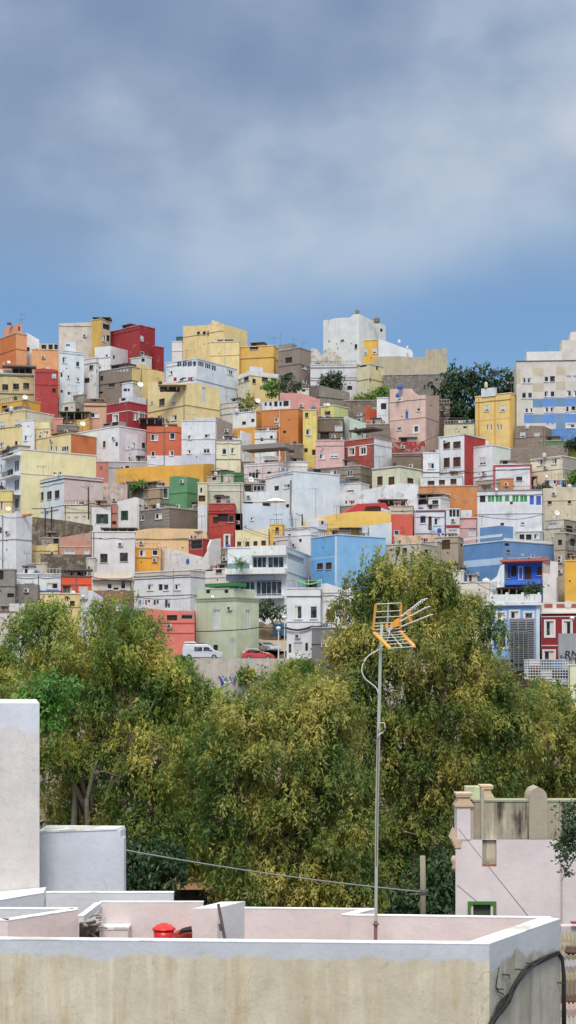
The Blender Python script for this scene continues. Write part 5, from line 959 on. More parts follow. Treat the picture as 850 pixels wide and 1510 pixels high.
def shade(px0, px1, ytop, ybase, Y, label, col=(110, 100, 92), fill=None, depth=3.):
    e = empty('roof_shelter', P((px0 + px1) / 2, ybase, Y), label, 'shelter', 'open shelters on the roof terraces'); m = simple('shelter_post', (120, 112, 104))
    x0 = P(px0, 0, Y)[0]; x1 = P(px1, 0, Y)[0]; b = MB(); b.box(x0 - .2, x1 + .2, Y - .2, Y + depth, zp(ytop, Y) - .12, zp(ytop, Y), wallmat(col, .5)); b.build('roof', e)
    n = max(1, int((px1 - px0) / 11))
    for k in range(n + 1):
        b = MB(); x = x0 + (x1 - x0) * k / n; b.box(x - .08, x + .08, Y, Y + .15, zp(ybase, Y), zp(ytop, Y) - .12, m); b.build('post', e)
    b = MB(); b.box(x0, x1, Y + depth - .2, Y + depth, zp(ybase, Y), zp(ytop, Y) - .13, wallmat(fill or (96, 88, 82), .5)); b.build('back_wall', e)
shade(138, 162, 468, 471.5, G('mustard_tower', 1), 'dark caged shelter on mustard tower', (70, 66, 62))
0 and shade(262, 288, 532, 541, G('white_big', -.3), 'dark glazed terrace front of large white house', (120, 118, 116), (80, 78, 78))
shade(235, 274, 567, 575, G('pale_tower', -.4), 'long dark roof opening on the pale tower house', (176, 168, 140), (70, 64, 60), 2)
shade(206, 240, 616, 625, Yof(650), 'brown shelter beside the crimson house', (120, 90, 76))
shade(467, 508, 738, 748, Yof(775) + 2, 'dark shelter left of red tent roof') if False else None
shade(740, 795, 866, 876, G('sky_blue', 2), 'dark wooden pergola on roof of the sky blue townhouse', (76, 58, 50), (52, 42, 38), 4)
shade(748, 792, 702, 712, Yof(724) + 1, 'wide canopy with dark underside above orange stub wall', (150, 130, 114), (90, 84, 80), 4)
shade(618, 652, 728, 738, Yof(757), 'dark canopy over the upper white terrace', (120, 110, 104))
shade(505, 574, 771, 779, Yof(800) + 1, 'long low grey canopy behind the bright blue house', (150, 148, 146), (80, 80, 84), 3)
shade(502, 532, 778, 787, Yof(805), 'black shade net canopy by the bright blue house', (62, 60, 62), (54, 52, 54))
shade(88, 132, 607, 618, Yof(640), 'green pergola in front of the peach house', (70, 92, 66), (66, 74, 60))
shade(208, 226, 757, 764, Yof(800) + 6, 'small grey shelter behind the lilac curtained house', (130, 120, 114)) if False else None
shade(640, 668, 720, 727, Yof(760), 'grey shelter by stacked balconies') if False else None
shade(150, 200, 778, 784, Yof(800), 'dark flat canopy above the brown framed windows', (110, 100, 92), (60, 54, 50))
shade(560, 600, 736, 744, Yof(770), 'rusty canopy behind the red tent roof', (140, 110, 90))
def redtent():
    Y = Yof(778); b = MB(); m = simple('red_tarpaulin', (190, 46, 50), .7)
    b.prism([P(505, 758, Y), P(528, 743, Y), P(540, 746, Y), P(534, 758, Y)], (0, 2.5, .4), m); b.prism([P(528, 743, Y + .1), P(568, 741, Y + .1), P(576, 752, Y + .1), P(558, 746, Y + .1), P(540, 747, Y + .1)], (0, 3, .3), m)
    solo(b, 'tarpaulin', 'red tarpaulin tent stretched over a roof below the curving white wall', 'tarpaulin')
redtent()
def umbrella():
    Y = G('white_cube', -2) - 3; e = empty('parasol', P(407, 757, Y), 'white square parasol open on the long white terrace', 'parasol'); b = MB(); c = P(407, 735, Y)
    b.lathe(c, [(1.9, -.55), (1.7, -.45), (.9, -.12), (.05, .1)], simple('parasol_cloth', (226, 226, 222), .8), 8); b.build('canopy', e); b = MB(); b.tube([P(407, 757, Y), c], .04, simple('parasol_pole', (200, 200, 200)), 6); b.build('pole', e)
umbrella()
def laundry(px0, px1, py, Y, n, label, seed, big=1.):
    R = random.Random(seed); e = empty('laundry_line', P((px0 + px1) / 2, py + 8, Y), label, 'laundry', 'washing lines'); b = MB(); b.tube([P(px0, py, Y), P((px0 + px1) / 2, py + .7, Y), P(px1, py, Y)], .02, simple('rope', (180, 180, 175)), 4); b.build('rope', e)
    cs = [(60, 70, 110), (220, 220, 225), (150, 40, 60), (200, 200, 210), (40, 40, 50), (90, 160, 200), (180, 90, 100), (235, 235, 230)]
    for k in range(n):
        x = px0 + (px1 - px0) * (k + .5) / n; wd = (px1 - px0) / n * R.uniform(.55, .95); hh = R.uniform(4, 10) * big; b = MB(); m = simple('cloth', R.choice(cs), .9)
        q = 5; rows = 3
        for i in range(q):
            xa = x - wd / 2 + wd * i / q; xb = x - wd / 2 + wd * (i + 1) / q; da = .06 * math.sin(i * 2.1 + k); db = .06 * math.sin((i + 1) * 2.1 + k)
            b.prism([P(xa, py + .6, Y + da), P(xb, py + .6, Y + db), P(xb, py + hh + R.uniform(-.3, .3), Y + db * 2), P(xa, py + hh, Y + da * 2)], (0, .02, 0), m)
        b.build('garment', e)
laundry(205, 252, 884, Yof(900) - 4.3, 11, 'long line of dark and pale washing above the coral house', 3)
laundry(94, 134, 842, G('vermilion', .6), 8, 'washing hung under the roof of the vermilion house', 4, .7)
laundry(747, 757, 739, G('green_panels', -.6), 2, 'dark clothes hung under the green panels', 6, .8)
laundry(255, 290, 556, G('white_big', -.8), 5, 'blue washing before the large white house', 8, .6)
laundry(366, 386, 596, Yof(655) - .5, 5, 'pale washing on the white house over mustard base', 9, .4)
laundry(806, 836, 708, Yof(722) - .5, 6, 'washing before the grey roofed right house', 10, .7)
laundry(346, 372, 690, Yof(715) + 1, 3, 'white washing near the green hut', 12, .5) if False else None
def pole(px, yt, yb, Y, label, arm=0):
    e = empty('utility_pole', P(px, yb, Y), label, 'utility pole', 'wooden poles on the slope'); b = MB(); b.tube([P(px, yb, Y), P(px, yt, Y)], [.14, .10], wallmat((66, 54, 48), .3), 7); b.build('post', e)
    if arm: b = MB(); b.tube([P(px, yt + 3, Y), P(px + arm, yt - 1, Y)], .06, simple('lamp_arm', (120, 120, 118)), 5); b.build('arm', e)
pole(67, 751, 790, Yof(790) - 1, 'left dark pole on the rubble bank'); pole(76.5, 747, 790, Yof(790) - 1, 'right taller dark pole on the rubble bank')
pole(131, 718, 766, Yof(778) - 2, 'grey street pole before the pinkish side wall', -12)
pole(446, 758, 775, Yof(812) + 2, 'short pole with lamp arm above white tiny window house', -10)
def cable(pts, Y0, Y1, label, r=.05, sag=2.):
    b = MB(); P0 = []; n = len(pts)
    for i in range(n - 1):
        for k in range(6):
            t = k / 6; x = pts[i][0] * (1 - t) + pts[i + 1][0] * t; y = pts[i][1] * (1 - t) + pts[i + 1][1] * t + sag * 4 * t * (1 - t); u = (i + t) / (n - 1); P0.append(P(x, y, Y0 + (Y1 - Y0) * u))
    P0.append(P(*pts[-1], Y1)); b.tube(P0, r, simple('cable', (40, 38, 40), .7), 5); solo(b, 'electric_cable', label, 'cable', 'cables strung between houses')
cable([(47, 750), (95, 745), (137, 742), (165, 745)], Yof(775) - .6, Yof(782) - .6, 'black cable along the cream terraced house', .07)
cable([(288, 931), (348, 929), (382, 925), (424, 926)], Yof(965) - .4, Yof(978) - .4, 'black cable across the grey green house', .07, .6)
cable([(423, 926), (440, 929), (460, 924), (476, 923)], Yof(978) - .25, Yof(978) - .25, 'thick black cable across the white awning townhouse', .14, .8)
cable([(624, 696), (680, 698), (728, 694), (785, 690)], Yof(724) - .5, Yof(724) - .5, 'black cable below the white two storey house', .05, .6)
cable([(190, 541), (250, 545)], Yof(590), Yof(600), 'thin cable by the pale yellow wavy wall', .03)
cable([(308, 778), (347, 772), (396, 790)], Yof(815) - .6, Yof(815) - .6, 'thin cable crossing the tall red house', .04, 1)

def auto_clutter():
    for (lab, x0, xc, Y, zt, yt, r1, r2, r3, busy) in AUTO:
        if len(lab.split()) > 13: continue
        if xc - x0 < 10: continue
        py = HY - (zt - CZ) * F / (Y + 1.5); px = x0 + (xc - x0) * (.15 + .7 * r2); short = lab
        if r1 < .55: antenna(px, py - 8 - 9 * r3, py + 1, Y + 1.5, 'antenna on ' + short, int(r3 * 6), 1 if r2 > .5 else -1, .028)
        px2 = x0 + (xc - x0) * (.15 + .7 * r3)
        if .30 < r1 < .5 or .62 < r1 < .7: tank(px2, py + .5, 5 + 3 * r2, 5 + 3 * r3, Y + 2.0, 'tank on ' + short, [(60, 60, 62), (40, 90, 170), (200, 198, 190), (130, 120, 104), (70, 110, 150)][int(r2 * 4.99)])
        elif .5 < r1 < .62: dish(px2, py - 2.4, 4 + 1.6 * r2, Y + .5, 'dish on ' + short)
        elif .7 < r1 and not busy and xc - x0 > 20: laundry(px2 - 7, px2 + 7, py - 6, Y + 1.0, 4 + int(r2 * 3), 'washing on ' + short, int(r2 * 999), .6)
auto_clutter()
for i, (p0, p1, p2, yy, lab) in enumerate([((0, 552), (45, 556), (95, 548), 594, 'cable along the khaki house and red wall'), ((125, 690), (200, 682), (268, 688), 694, 'cable above the mustard wall left part'), ((320, 690), (360, 700), (420, 694), 712, 'cable before the pinkish balustraded house'),
    ((455, 690), (500, 693), (548, 690), 724, 'cable along the grey block house'), ((560, 640), (610, 655), (650, 640), 664, 'cable across the foot of the tall pink house'), ((136, 850), (170, 856), (200, 850), 920, 'cable across the balustrade house'), ((198, 880), (250, 884), (300, 878), 902, 'cable under barred windows'),
    ((660, 862), (700, 858), (724, 870), 893, 'cable along the cream stepped house'), ((700, 760), (760, 766), (802, 758), 806, 'cable across the white house with green panels'), ((0, 760), (20, 764), (50, 758), 852, 'cable over the left corner house')]):
    cable([p0, p1, p2], Yof(yy) - .5, Yof(yy) - .5, lab, .045, 1.2)
# ================================================================== vegetation
def leafmat(name, c1, c2, c3, trans=.25):
    m, t, b = newmat(name); nn = t.nodes.new; ln = t.links.new; g = nn('ShaderNodeNewGeometry')
    n = nn('ShaderNodeTexNoise'); n.inputs['Scale'].default_value = .3; n.inputs['Detail'].default_value = 3; n.inputs['Roughness'].default_value = .6; ln(g.outputs['Position'], n.inputs['Vector'])
    r = nn('ShaderNodeValToRGB'); e = r.color_ramp.elements; e[0].position = .34; e[0].color = (*c1, 1); e[1].position = .66; e[1].color = (*c3, 1); x = e.new(.5); x.color = (*c2, 1)
    tn = nn('ShaderNodeAttribute'); tn.attribute_name = 'tuft_tone'
    ad = nn('ShaderNodeMath'); ad.operation = 'MULTIPLY_ADD'; ln(tn.outputs['Fac'], ad.inputs[0]); ad.inputs[1].default_value = .20; ad.inputs[2].default_value = -.11
    a2 = nn('ShaderNodeMath'); a2.operation = 'ADD'; ln(n.outputs['Fac'], a2.inputs[0]); ln(ad.outputs[0], a2.inputs[1]); ln(a2.outputs[0], r.inputs[0])
    hs = nn('ShaderNodeHueSaturation'); ml = nn('ShaderNodeMath'); ml.operation = 'MULTIPLY_ADD'; ln(g.outputs['Random Per Island'], ml.inputs[0]); ml.inputs[1].default_value = .36; ml.inputs[2].default_value = .78
    ln(ml.outputs[0], hs.inputs['Value']); ln(r.outputs[0], hs.inputs['Color']); ln(hs.outputs[0], b.inputs['Base Color']); b.inputs['Roughness'].default_value = .55
    tr = nn('ShaderNodeBsdfTranslucent'); ln(hs.outputs[0], tr.inputs[0]); mx = nn('ShaderNodeMixShader'); mx.inputs[0].default_value = trans; ln(b.outputs[0], mx.inputs[1]); ln(tr.outputs[0], mx.inputs[2])
    o = [q for q in t.nodes if q.type == 'OUTPUT_MATERIAL'][0]; ln(mx.outputs[0], o.inputs[0]); return m
EUC = leafmat('eucalyptus_leaves', (.075, .15, .03), (.23, .27, .05), (.50, .44, .11), .34)
EUC2 = leafmat('eucalyptus_leaves_green', (.075, .165, .03), (.21, .29, .048), (.50, .47, .10), .34)
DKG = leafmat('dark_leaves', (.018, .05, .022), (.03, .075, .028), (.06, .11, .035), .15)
BRG = leafmat('bright_leaves', (.05, .16, .02), (.10, .26, .03), (.18, .34, .05))
def leaves(name, centers, normals, parent, mat, per, ll, lw, spread, droop, rs, jitter=.35):
    """centers: Nx3 tip clusters; per leaves hang from each"""
    N0 = len(centers); C = np.repeat(centers, per, 0); Nn = np.repeat(normals, per, 0); n = len(C)
    strand = np.repeat(np.arange(N0) * 7, per) + rs.integers(0, 7, n)
    so_ = rs.normal(0, spread, (N0 * 7, 3)) * np.array([1, 1, .7]); t = rs.random(n)
    pos = C + so_[strand] + Nn * (t[:, None] * spread * .4) + np.stack([np.zeros(n), np.zeros(n), -t * t * droop], 1) + rs.normal(0, jitter * spread * .35, (n, 3))
    d = rs.normal(0, .42, (n, 3)) + np.array([0, 0, -.62]) * (droop > 0) + Nn * .3 + (rs.normal(0, .8, (n, 3)) if droop == 0 else 0)
    d /= np.linalg.norm(d, axis=1)[:, None]; r = rs.normal(0, .5, (n, 3)) + Nn * 1.0 + np.array([0, -.1, .5]); s = np.cross(d, r); s /= np.linalg.norm(s, axis=1)[:, None] + 1e-9
    L_ = ll * rs.uniform(.6, 1.3, n)[:, None]; w_ = lw * rs.uniform(.7, 1.3, n)[:, None]
    v = np.empty((n, 4, 3)); v[:, 0] = pos; v[:, 1] = pos + d * L_ * .45 + s * w_ * .5; v[:, 2] = pos + d * L_; v[:, 3] = pos + d * L_ * .45 - s * w_ * .5
    v = v.reshape(-1, 3) - np.array(parent.location)
    me = bpy.data.meshes.new(name); me.vertices.add(n * 4); me.vertices.foreach_set('co', v.astype(np.float32).ravel()); me.loops.add(n * 4); me.loops.foreach_set('vertex_index', np.arange(n * 4, dtype=np.int32))
    me.polygons.add(n); me.polygons.foreach_set('loop_start', np.arange(0, n * 4, 4, dtype=np.int32)); me.polygons.foreach_set('loop_total', np.full(n, 4, dtype=np.int32)); me.update(); me.materials.append(mat)
    at = me.attributes.new('tuft_tone', 'FLOAT', 'POINT'); at.data.foreach_set('value', np.repeat(np.repeat(rs.random(N0), per), 4).astype(np.float32))
    o = bpy.data.objects.new(name, me); COL.objects.link(o); o.parent = parent; return o
def tree(name, label, cat, base, Y, blobs, mat, dens=1., seed=1, per=82, ll=.27, lw=.08, spread=.36, droop=.72, sub=.29, group=None, trunk=(.35, .12), barkc=(128, 112, 92), nsub=26, limbs=9, shell=(.9, 1.04)):
    rs = np.random.default_rng(seed); R = random.Random(seed)
    bp = P(base[0], base[1], Y); bp.z = ground(base[0], Y) if base[2:] else bp.z
    root = empty(name, bp, label, cat, group); subs = []
    for (px, py, rx, ry, dY, *_) in blobs:
        c = np.array(P(px, py, Y + dY)); sx = rx / F * (Y + dY); szz = ry / F * (Y + dY); sy = min(sx, szz) * .9
        subs.append((c, np.array([sx, sy, szz]) * .62))
        for k in range(nsub):
            v = rs.normal(0, 1, 3); v /= np.linalg.norm(v)
            if v[1] > .45: v[1] *= -1
            q = rs.uniform(.55, 1.35) * sub; subs.append((c + v * np.array([sx, sy, szz]) * (1 - q * .18), np.array([sx, max(sy, .8), szz]) ** .5 * (sx * szz) ** .25 * q * np.array([1, 1, .85])))
    cs = []; ns = []
    for c, rr in subs:
        area = 4 * math.pi * ((rr[0] * rr[1]) ** 1.6 / 3 + (rr[0] * rr[2]) ** 1.6 / 3 + (rr[1] * rr[2]) ** 1.6 / 3) ** (1 / 1.6)
        n = int(area / (spread * spread) * .078 * dens * R.uniform(.55, 1.25)) + 3; v = rs.normal(0, 1, (n, 3)); v /= np.linalg.norm(v, axis=1)[:, None]
        v = v[(v[:, 2] > -.75) | (rs.random(n) < .4)]; q = rs.uniform(*shell, len(v))[:, None]; cs.append(c + v * rr * q); ns.append(v)
    cs = np.concatenate(cs); ns = np.concatenate(ns)
    keep = np.ones(len(cs), bool)
    for c, rr in subs: keep &= (np.sum(((cs - c) / (rr * .62)) ** 2, 1) > 1)
    cs = cs[keep]; ns = ns[keep]
    leaves('crown', cs, ns, root, mat, per, ll, lw, spread, droop, rs)
    # trunk and limbs
    bm_ = wallmat(barkc, .6); top = np.mean([s[0] for s in subs], 0); b = MB(); fork = Vector(bp).lerp(Vector(top), .42)
    mid = Vector(bp).lerp(fork, .5) + Vector((R.uniform(-.3, .3), 0, 0))
    b.tube([bp - Vector((0, 0, .3)), bp + Vector((0, 0, .4)), mid, fork], [trunk[0] * 1.4, trunk[0], trunk[0] * .85, trunk[0] * .7], bm_, 9)
    b.build('trunk', root, smooth=True)
    order = list(range(len(subs))); R.shuffle(order)
    for k in order[:limbs]:
        e = Vector(subs[k][0]); st = mid.lerp(fork, R.uniform(.3, 1)); m1 = st.lerp(e, .35) + Vector((R.uniform(-.6, .6), R.uniform(-.6, .2), R.uniform(.1, .9))); m2 = st.lerp(e, .7) + Vector((R.uniform(-.5, .5), R.uniform(-.6, .3), R.uniform(0, .7)))
        l = MB(); l.tube([st, m1, m2, e], [trunk[0] * .5, trunk[0] * .38, trunk[0] * .24, .04], bm_, 6)
        for q in range(3):
            s_ = m1.lerp(m2, R.random()); t_ = s_ + Vector((R.uniform(-1.6, 1.6), R.uniform(-1.6, .6), R.uniform(-.3, 1.4))); l.tube([s_, s_.lerp(t_, .5) + Vector((0, 0, .2)), t_], [trunk[0] * .2, trunk[0] * .14, .02], bm_, 5)
        l.build('limb', root, smooth=True)
    return root
tree('eucalyptus_tree', 'broad green eucalyptus at left with two pale trunks behind the tall white tower', 'tree', (118, 1330), 84,
     [(68, 930, 44, 42, 1), (140, 940, 80, 60, 0), (192, 955, 58, 44, 1), (238, 1002, 42, 34, 0),  (100, 1000, 66, 50, 1), (190, 1020, 66, 48, 0), (272, 1036, 50, 46, 1), (80, 1090, 52, 46, 0), (150, 1110, 60, 50, 1), (250, 1110, 60, 50, -1), (110, 1180, 52, 36, 2), (215, 1195, 64, 56, 0), (260, 1230, 50, 45, 0)], EUC2, dens=1.0, seed=11, limbs=14)
tree('eucalyptus_tree', 'small eucalyptus cut by the left edge above the white tower', 'tree', (0, 1340), 90, [(-5, 975, 30, 24, 0), (0, 1010, 38, 40, 0), (-20, 1080, 50, 60, 0)], EUC2, seed=12, limbs=4)
tree('eucalyptus_tree', 'golden olive eucalyptus in the middle, hanging foliage lit at its top', 'tree', (392, 1335), 80,
     [(368, 1070, 50, 42, 0), (430, 1022, 42, 34, 3), (470, 1050, 52, 42, 0), (335, 1112, 44, 48, 0), (412, 1105, 66, 52, -1), (480, 1130, 56, 52, 0), (345, 1180, 56, 56, 0), (430, 1195, 66, 58, 0), (500, 1220, 50, 52, 0), (360, 1265, 50, 52, 0), (440, 1280, 76, 50, 0), (520, 1300, 50, 40, 0)], EUC, seed=13, limbs=12)
tree('eucalyptus_tree', 'tallest eucalyptus, right of centre behind the yellow antenna', 'tree', (600, 1335), 87,
     [(590, 862, 60, 48, 0), (635, 868, 34, 44, 1), (650, 905, 46, 44, 1), (545, 872, 30, 36, 1), (540, 920, 50, 50, 0), (620, 950, 78, 56, -1), (688, 930, 44, 40, 1), (715, 1000, 44, 46, 0), (520, 990, 50, 48, 0), (580, 1030, 76, 56, 0), (670, 1040, 76, 56, -1), (760, 1050, 54, 52, 0), (540, 1100, 62, 56, 0), (630, 1120, 80, 56, 0), (720, 1120, 66, 56, 0), (570, 1190, 66, 56, 0), (640, 1220, 60, 66, 1), (560, 1280, 60, 50, 0), (630, 1310, 60, 40, 1)], EUC, seed=14, limbs=16, trunk=(.5, .2))
tree('eucalyptus_tree', 'eucalyptus with rusty tips at the right edge above the pink building', 'tree', (800, 1330), 92,
     [(790, 1050, 50, 44, 0), (840, 1060, 36, 38, 0), (810, 1110, 60, 50, 0), (850, 1140, 46, 50, 0), (770, 1160, 60, 40, 0), (840, 1200, 50, 60, 0), (740, 1200, 50, 60, 0)], EUC, seed=15, limbs=8)
tree('eucalyptus_tree', 'slighter green eucalyptus between the left and middle trees', 'tree', (300, 1335), 93,
     [(300, 1048, 36, 32, 0), (312, 1100, 40, 48, 0), (290, 1160, 44, 50, 0), (412, 1012, 24, 20, 2), (446, 990, 22, 18, 3), (320, 1220, 50, 50, 0), (290, 1245, 30, 30, 0)], EUC2, seed=16, limbs=7)
tree('leafy_tree', 'dense dark green tree on the hill between pink and yellow houses', 'tree', (700, 650), Yof(640) + 8, [(700, 578, 50, 44, 0), (668, 575, 34, 28, 0), (735, 565, 30, 32, 0), (705, 612, 44, 38, 0), (748, 578, 16, 30, 0), (682, 600, 34, 34, 0), (664, 610, 20, 20, -4)], DKG, seed=21, per=40, ll=.75, lw=.36, spread=.75, droop=.25, trunk=(.4, .2), limbs=6, nsub=12)
def shrub(label, px, py, rx, ry, Y, mat, seed, big=1., name='shrub', cat='shrub', ll=.5, lw=.22):
    tree(name, label, cat, (px, py + ry), Y, [(px, py, rx, ry, 0)], mat, seed=seed, per=30, ll=ll, lw=lw, spread=.42, droop=.15, trunk=(.12, .05), limbs=4, nsub=9, group='shrubs between the houses' if name == 'shrub' else None)
shrub('round green shrub below the cream house with blue strip', 401, 574, 10, 12, Yof(592) - 2, BRG, 31)
shrub('wider dark green shrub left of the taupe house foot', 424, 568, 14, 12, Yof(590) - 2, DKG, 32)
shrub('dark shrub before the long white colonial front, right one', 494, 559, 9, 12, Yof(580) - 1, DKG, 33)
shrub('thin greyish shrub before the colonial front, left one', 479, 564, 10, 9, Yof(580) - 1, DKG, 34)
shrub('green hedge patch beside pale olive yellow house', 566, 580, 13, 8, Yof(592), BRG, 35)
shrub('green tree beneath the glazed modern house', 402, 901, 22, 16, Yof(920), DKG, 36, name='leafy_tree', cat='tree')
shrub('small plants on the terrace of modern house', 355, 829, 9, 3, Yof(895) - 1.3, BRG, 37, ll=.2, lw=.1)
shrub('bushy plants under the dark pergola of the sky blue townhouse', 784, 870, 9, 6, Yof(974) + 1.2, DKG, 38)
shrub('green plants beside the weathered brown house', 668, 838, 14, 7, Yof(850), DKG, 39)
shrub('yellowish weeds below the mustard wall', 205, 715, 9, 3, Yof(738) - .5, BRG, 40)
shrub('bright green shrub before the camper van', 271, 974, 8, 7, 199.5, BRG, 41)
shrub('green shrub at the lamp foot beside the awning townhouse', 446, 985, 22, 10, 198.5, EUC2, 42)
shrub('dark olive shrub by the lattice fence', 815, 1013, 22, 12, 194, BRG, 43)
shrub('green plant behind the lime yellow corner house', 846, 655, 8, 6, Yof(690) - .5, DKG, 44)
shrub('leafy plant at the right edge above beige blank house', 848, 702, 7, 6, Yof(722) - .7, BRG, 45)
shrub('sapling growing before the graffiti wall', 366, 995, 11, 12, 199, EUC2, 46)
shrub('bush on bank under the grey retaining wall and long house', 800, 720, 8, 4, Yof(724), DKG, 47)
shrub('dry brush on the slope below the olive yellow house', 540, 588, 16, 7, Yof(600), EUC2, 48)
shrub('dry brush on the slope beside the large white house side', 360, 596, 14, 14, Yof(610) + 1, EUC2, 49)
# under the tall trees
tree('bright_shrub', 'bright lime green bush in front of the left eucalyptus crown', 'shrub', (70, 1075), 78, [(68, 1018, 34, 24, 0), (60, 1045, 30, 26, 0)], BRG, seed=51, per=30, ll=.3, lw=.12, spread=.35, droop=.2, trunk=(.1, .05), limbs=3)
tree('undergrowth_bush', 'dark undergrowth bush below the left eucalyptus', 'bush', (180, 1345), 80, [(195, 1290, 60, 40, 0), (140, 1300, 40, 40, 0), (225, 1265, 40, 34, 0)], DKG, seed=52, per=30, ll=.34, lw=.14, spread=.4, droop=.2, trunk=(.15, .05), limbs=3)
tree('undergrowth_bush', 'dark undergrowth bush behind the antenna pole foot', 'bush', (520, 1345), 82, [(500, 1320, 70, 30, 0), (600, 1330, 60, 30, 0), (650, 1290, 24, 40, 0)], DKG, seed=53, per=30, ll=.34, lw=.14, spread=.4, droop=.2, trunk=(.15, .05), limbs=3)
tree('undergrowth_bush', 'dark bush beneath the golden olive eucalyptus', 'bush', (390, 1345), 86, [(390, 1310, 50, 36, 0), (440, 1250, 60, 50, 3), (500, 1260, 60, 60, 3)], DKG, seed=54, per=30, ll=.34, lw=.14, spread=.4, droop=.2, trunk=(.15, .05), limbs=3)
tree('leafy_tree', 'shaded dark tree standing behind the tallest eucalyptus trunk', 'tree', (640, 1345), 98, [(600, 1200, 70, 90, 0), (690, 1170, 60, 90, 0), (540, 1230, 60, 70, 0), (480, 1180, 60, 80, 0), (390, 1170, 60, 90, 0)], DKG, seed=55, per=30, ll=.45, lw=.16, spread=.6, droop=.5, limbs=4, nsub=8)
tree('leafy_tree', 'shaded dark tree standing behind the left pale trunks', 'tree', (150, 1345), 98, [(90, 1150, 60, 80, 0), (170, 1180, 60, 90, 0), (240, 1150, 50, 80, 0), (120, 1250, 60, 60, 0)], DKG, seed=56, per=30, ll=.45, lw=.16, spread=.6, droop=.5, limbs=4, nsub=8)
def extra_trunk(pts, Y, rad, label):
    b = MB(); b.tube([P(x, y, Y) for x, y in pts], rad, wallmat((150, 138, 120), .6), 8); solo(b, 'tree_trunk', label, 'tree trunk', smooth=True)
extra_trunk([(124, 1345), (130, 1230), (128, 1180), (140, 1130), (152, 1105)], 83.5, [.26, .17, .14, .11, .05], 'pale bare trunk rising beside the tall white tower')
extra_trunk([(108, 1345), (108, 1240), (112, 1170), (104, 1120)], 84, [.3, .2, .16, .08], 'thicker grey trunk left of the pale bare trunk')
def palm():
    e = empty('young_palm', P(322, 1322, 84), 'small bright green palm on the brown ground below the middle trees', 'palm'); R = random.Random(4); b = MB(); m = simple('palm_leaf', (92, 170, 50), .6, var=.3)
    c = P(322, 1316, 84)
    for k in range(16):
        a = k * 2.4; d = Vector((math.cos(a), math.sin(a), 0)); prev = c
        for j in range(6):
            t = (j + 1) / 6; p = c + d * t * 1.15 + Vector((0, 0, .9 * math.sin(t * 2.3) * (1 - .03 * k))); s = Vector((-d.y, d.x, 0)) * .16 * (1.1 - t)
            b.face([prev - s, prev + s, p + s * .8, p - s * .8], m); prev = p
    b.build('fronds', e, fix=False); b = MB(); b.tube([P(322, 1330, 84), c], [.1, .08], wallmat((110, 90, 70), .4), 7); b.build('stem', e)
palm()
car('parked_car', 'dark car half seen under the trees beyond the brown path', 'car', 288, 360, 1262, 118, (38, 44, 58), hatch, hwin, yaw=6)
def underbits():
    b = MB(); m = wallmat((206, 160, 96), .2); b.face([P(236, 1312, 86), P(330, 1312, 86), P(318, 1288, 100), P(246, 1288, 100)], m)
    struct(b.build('path'))
underbits()
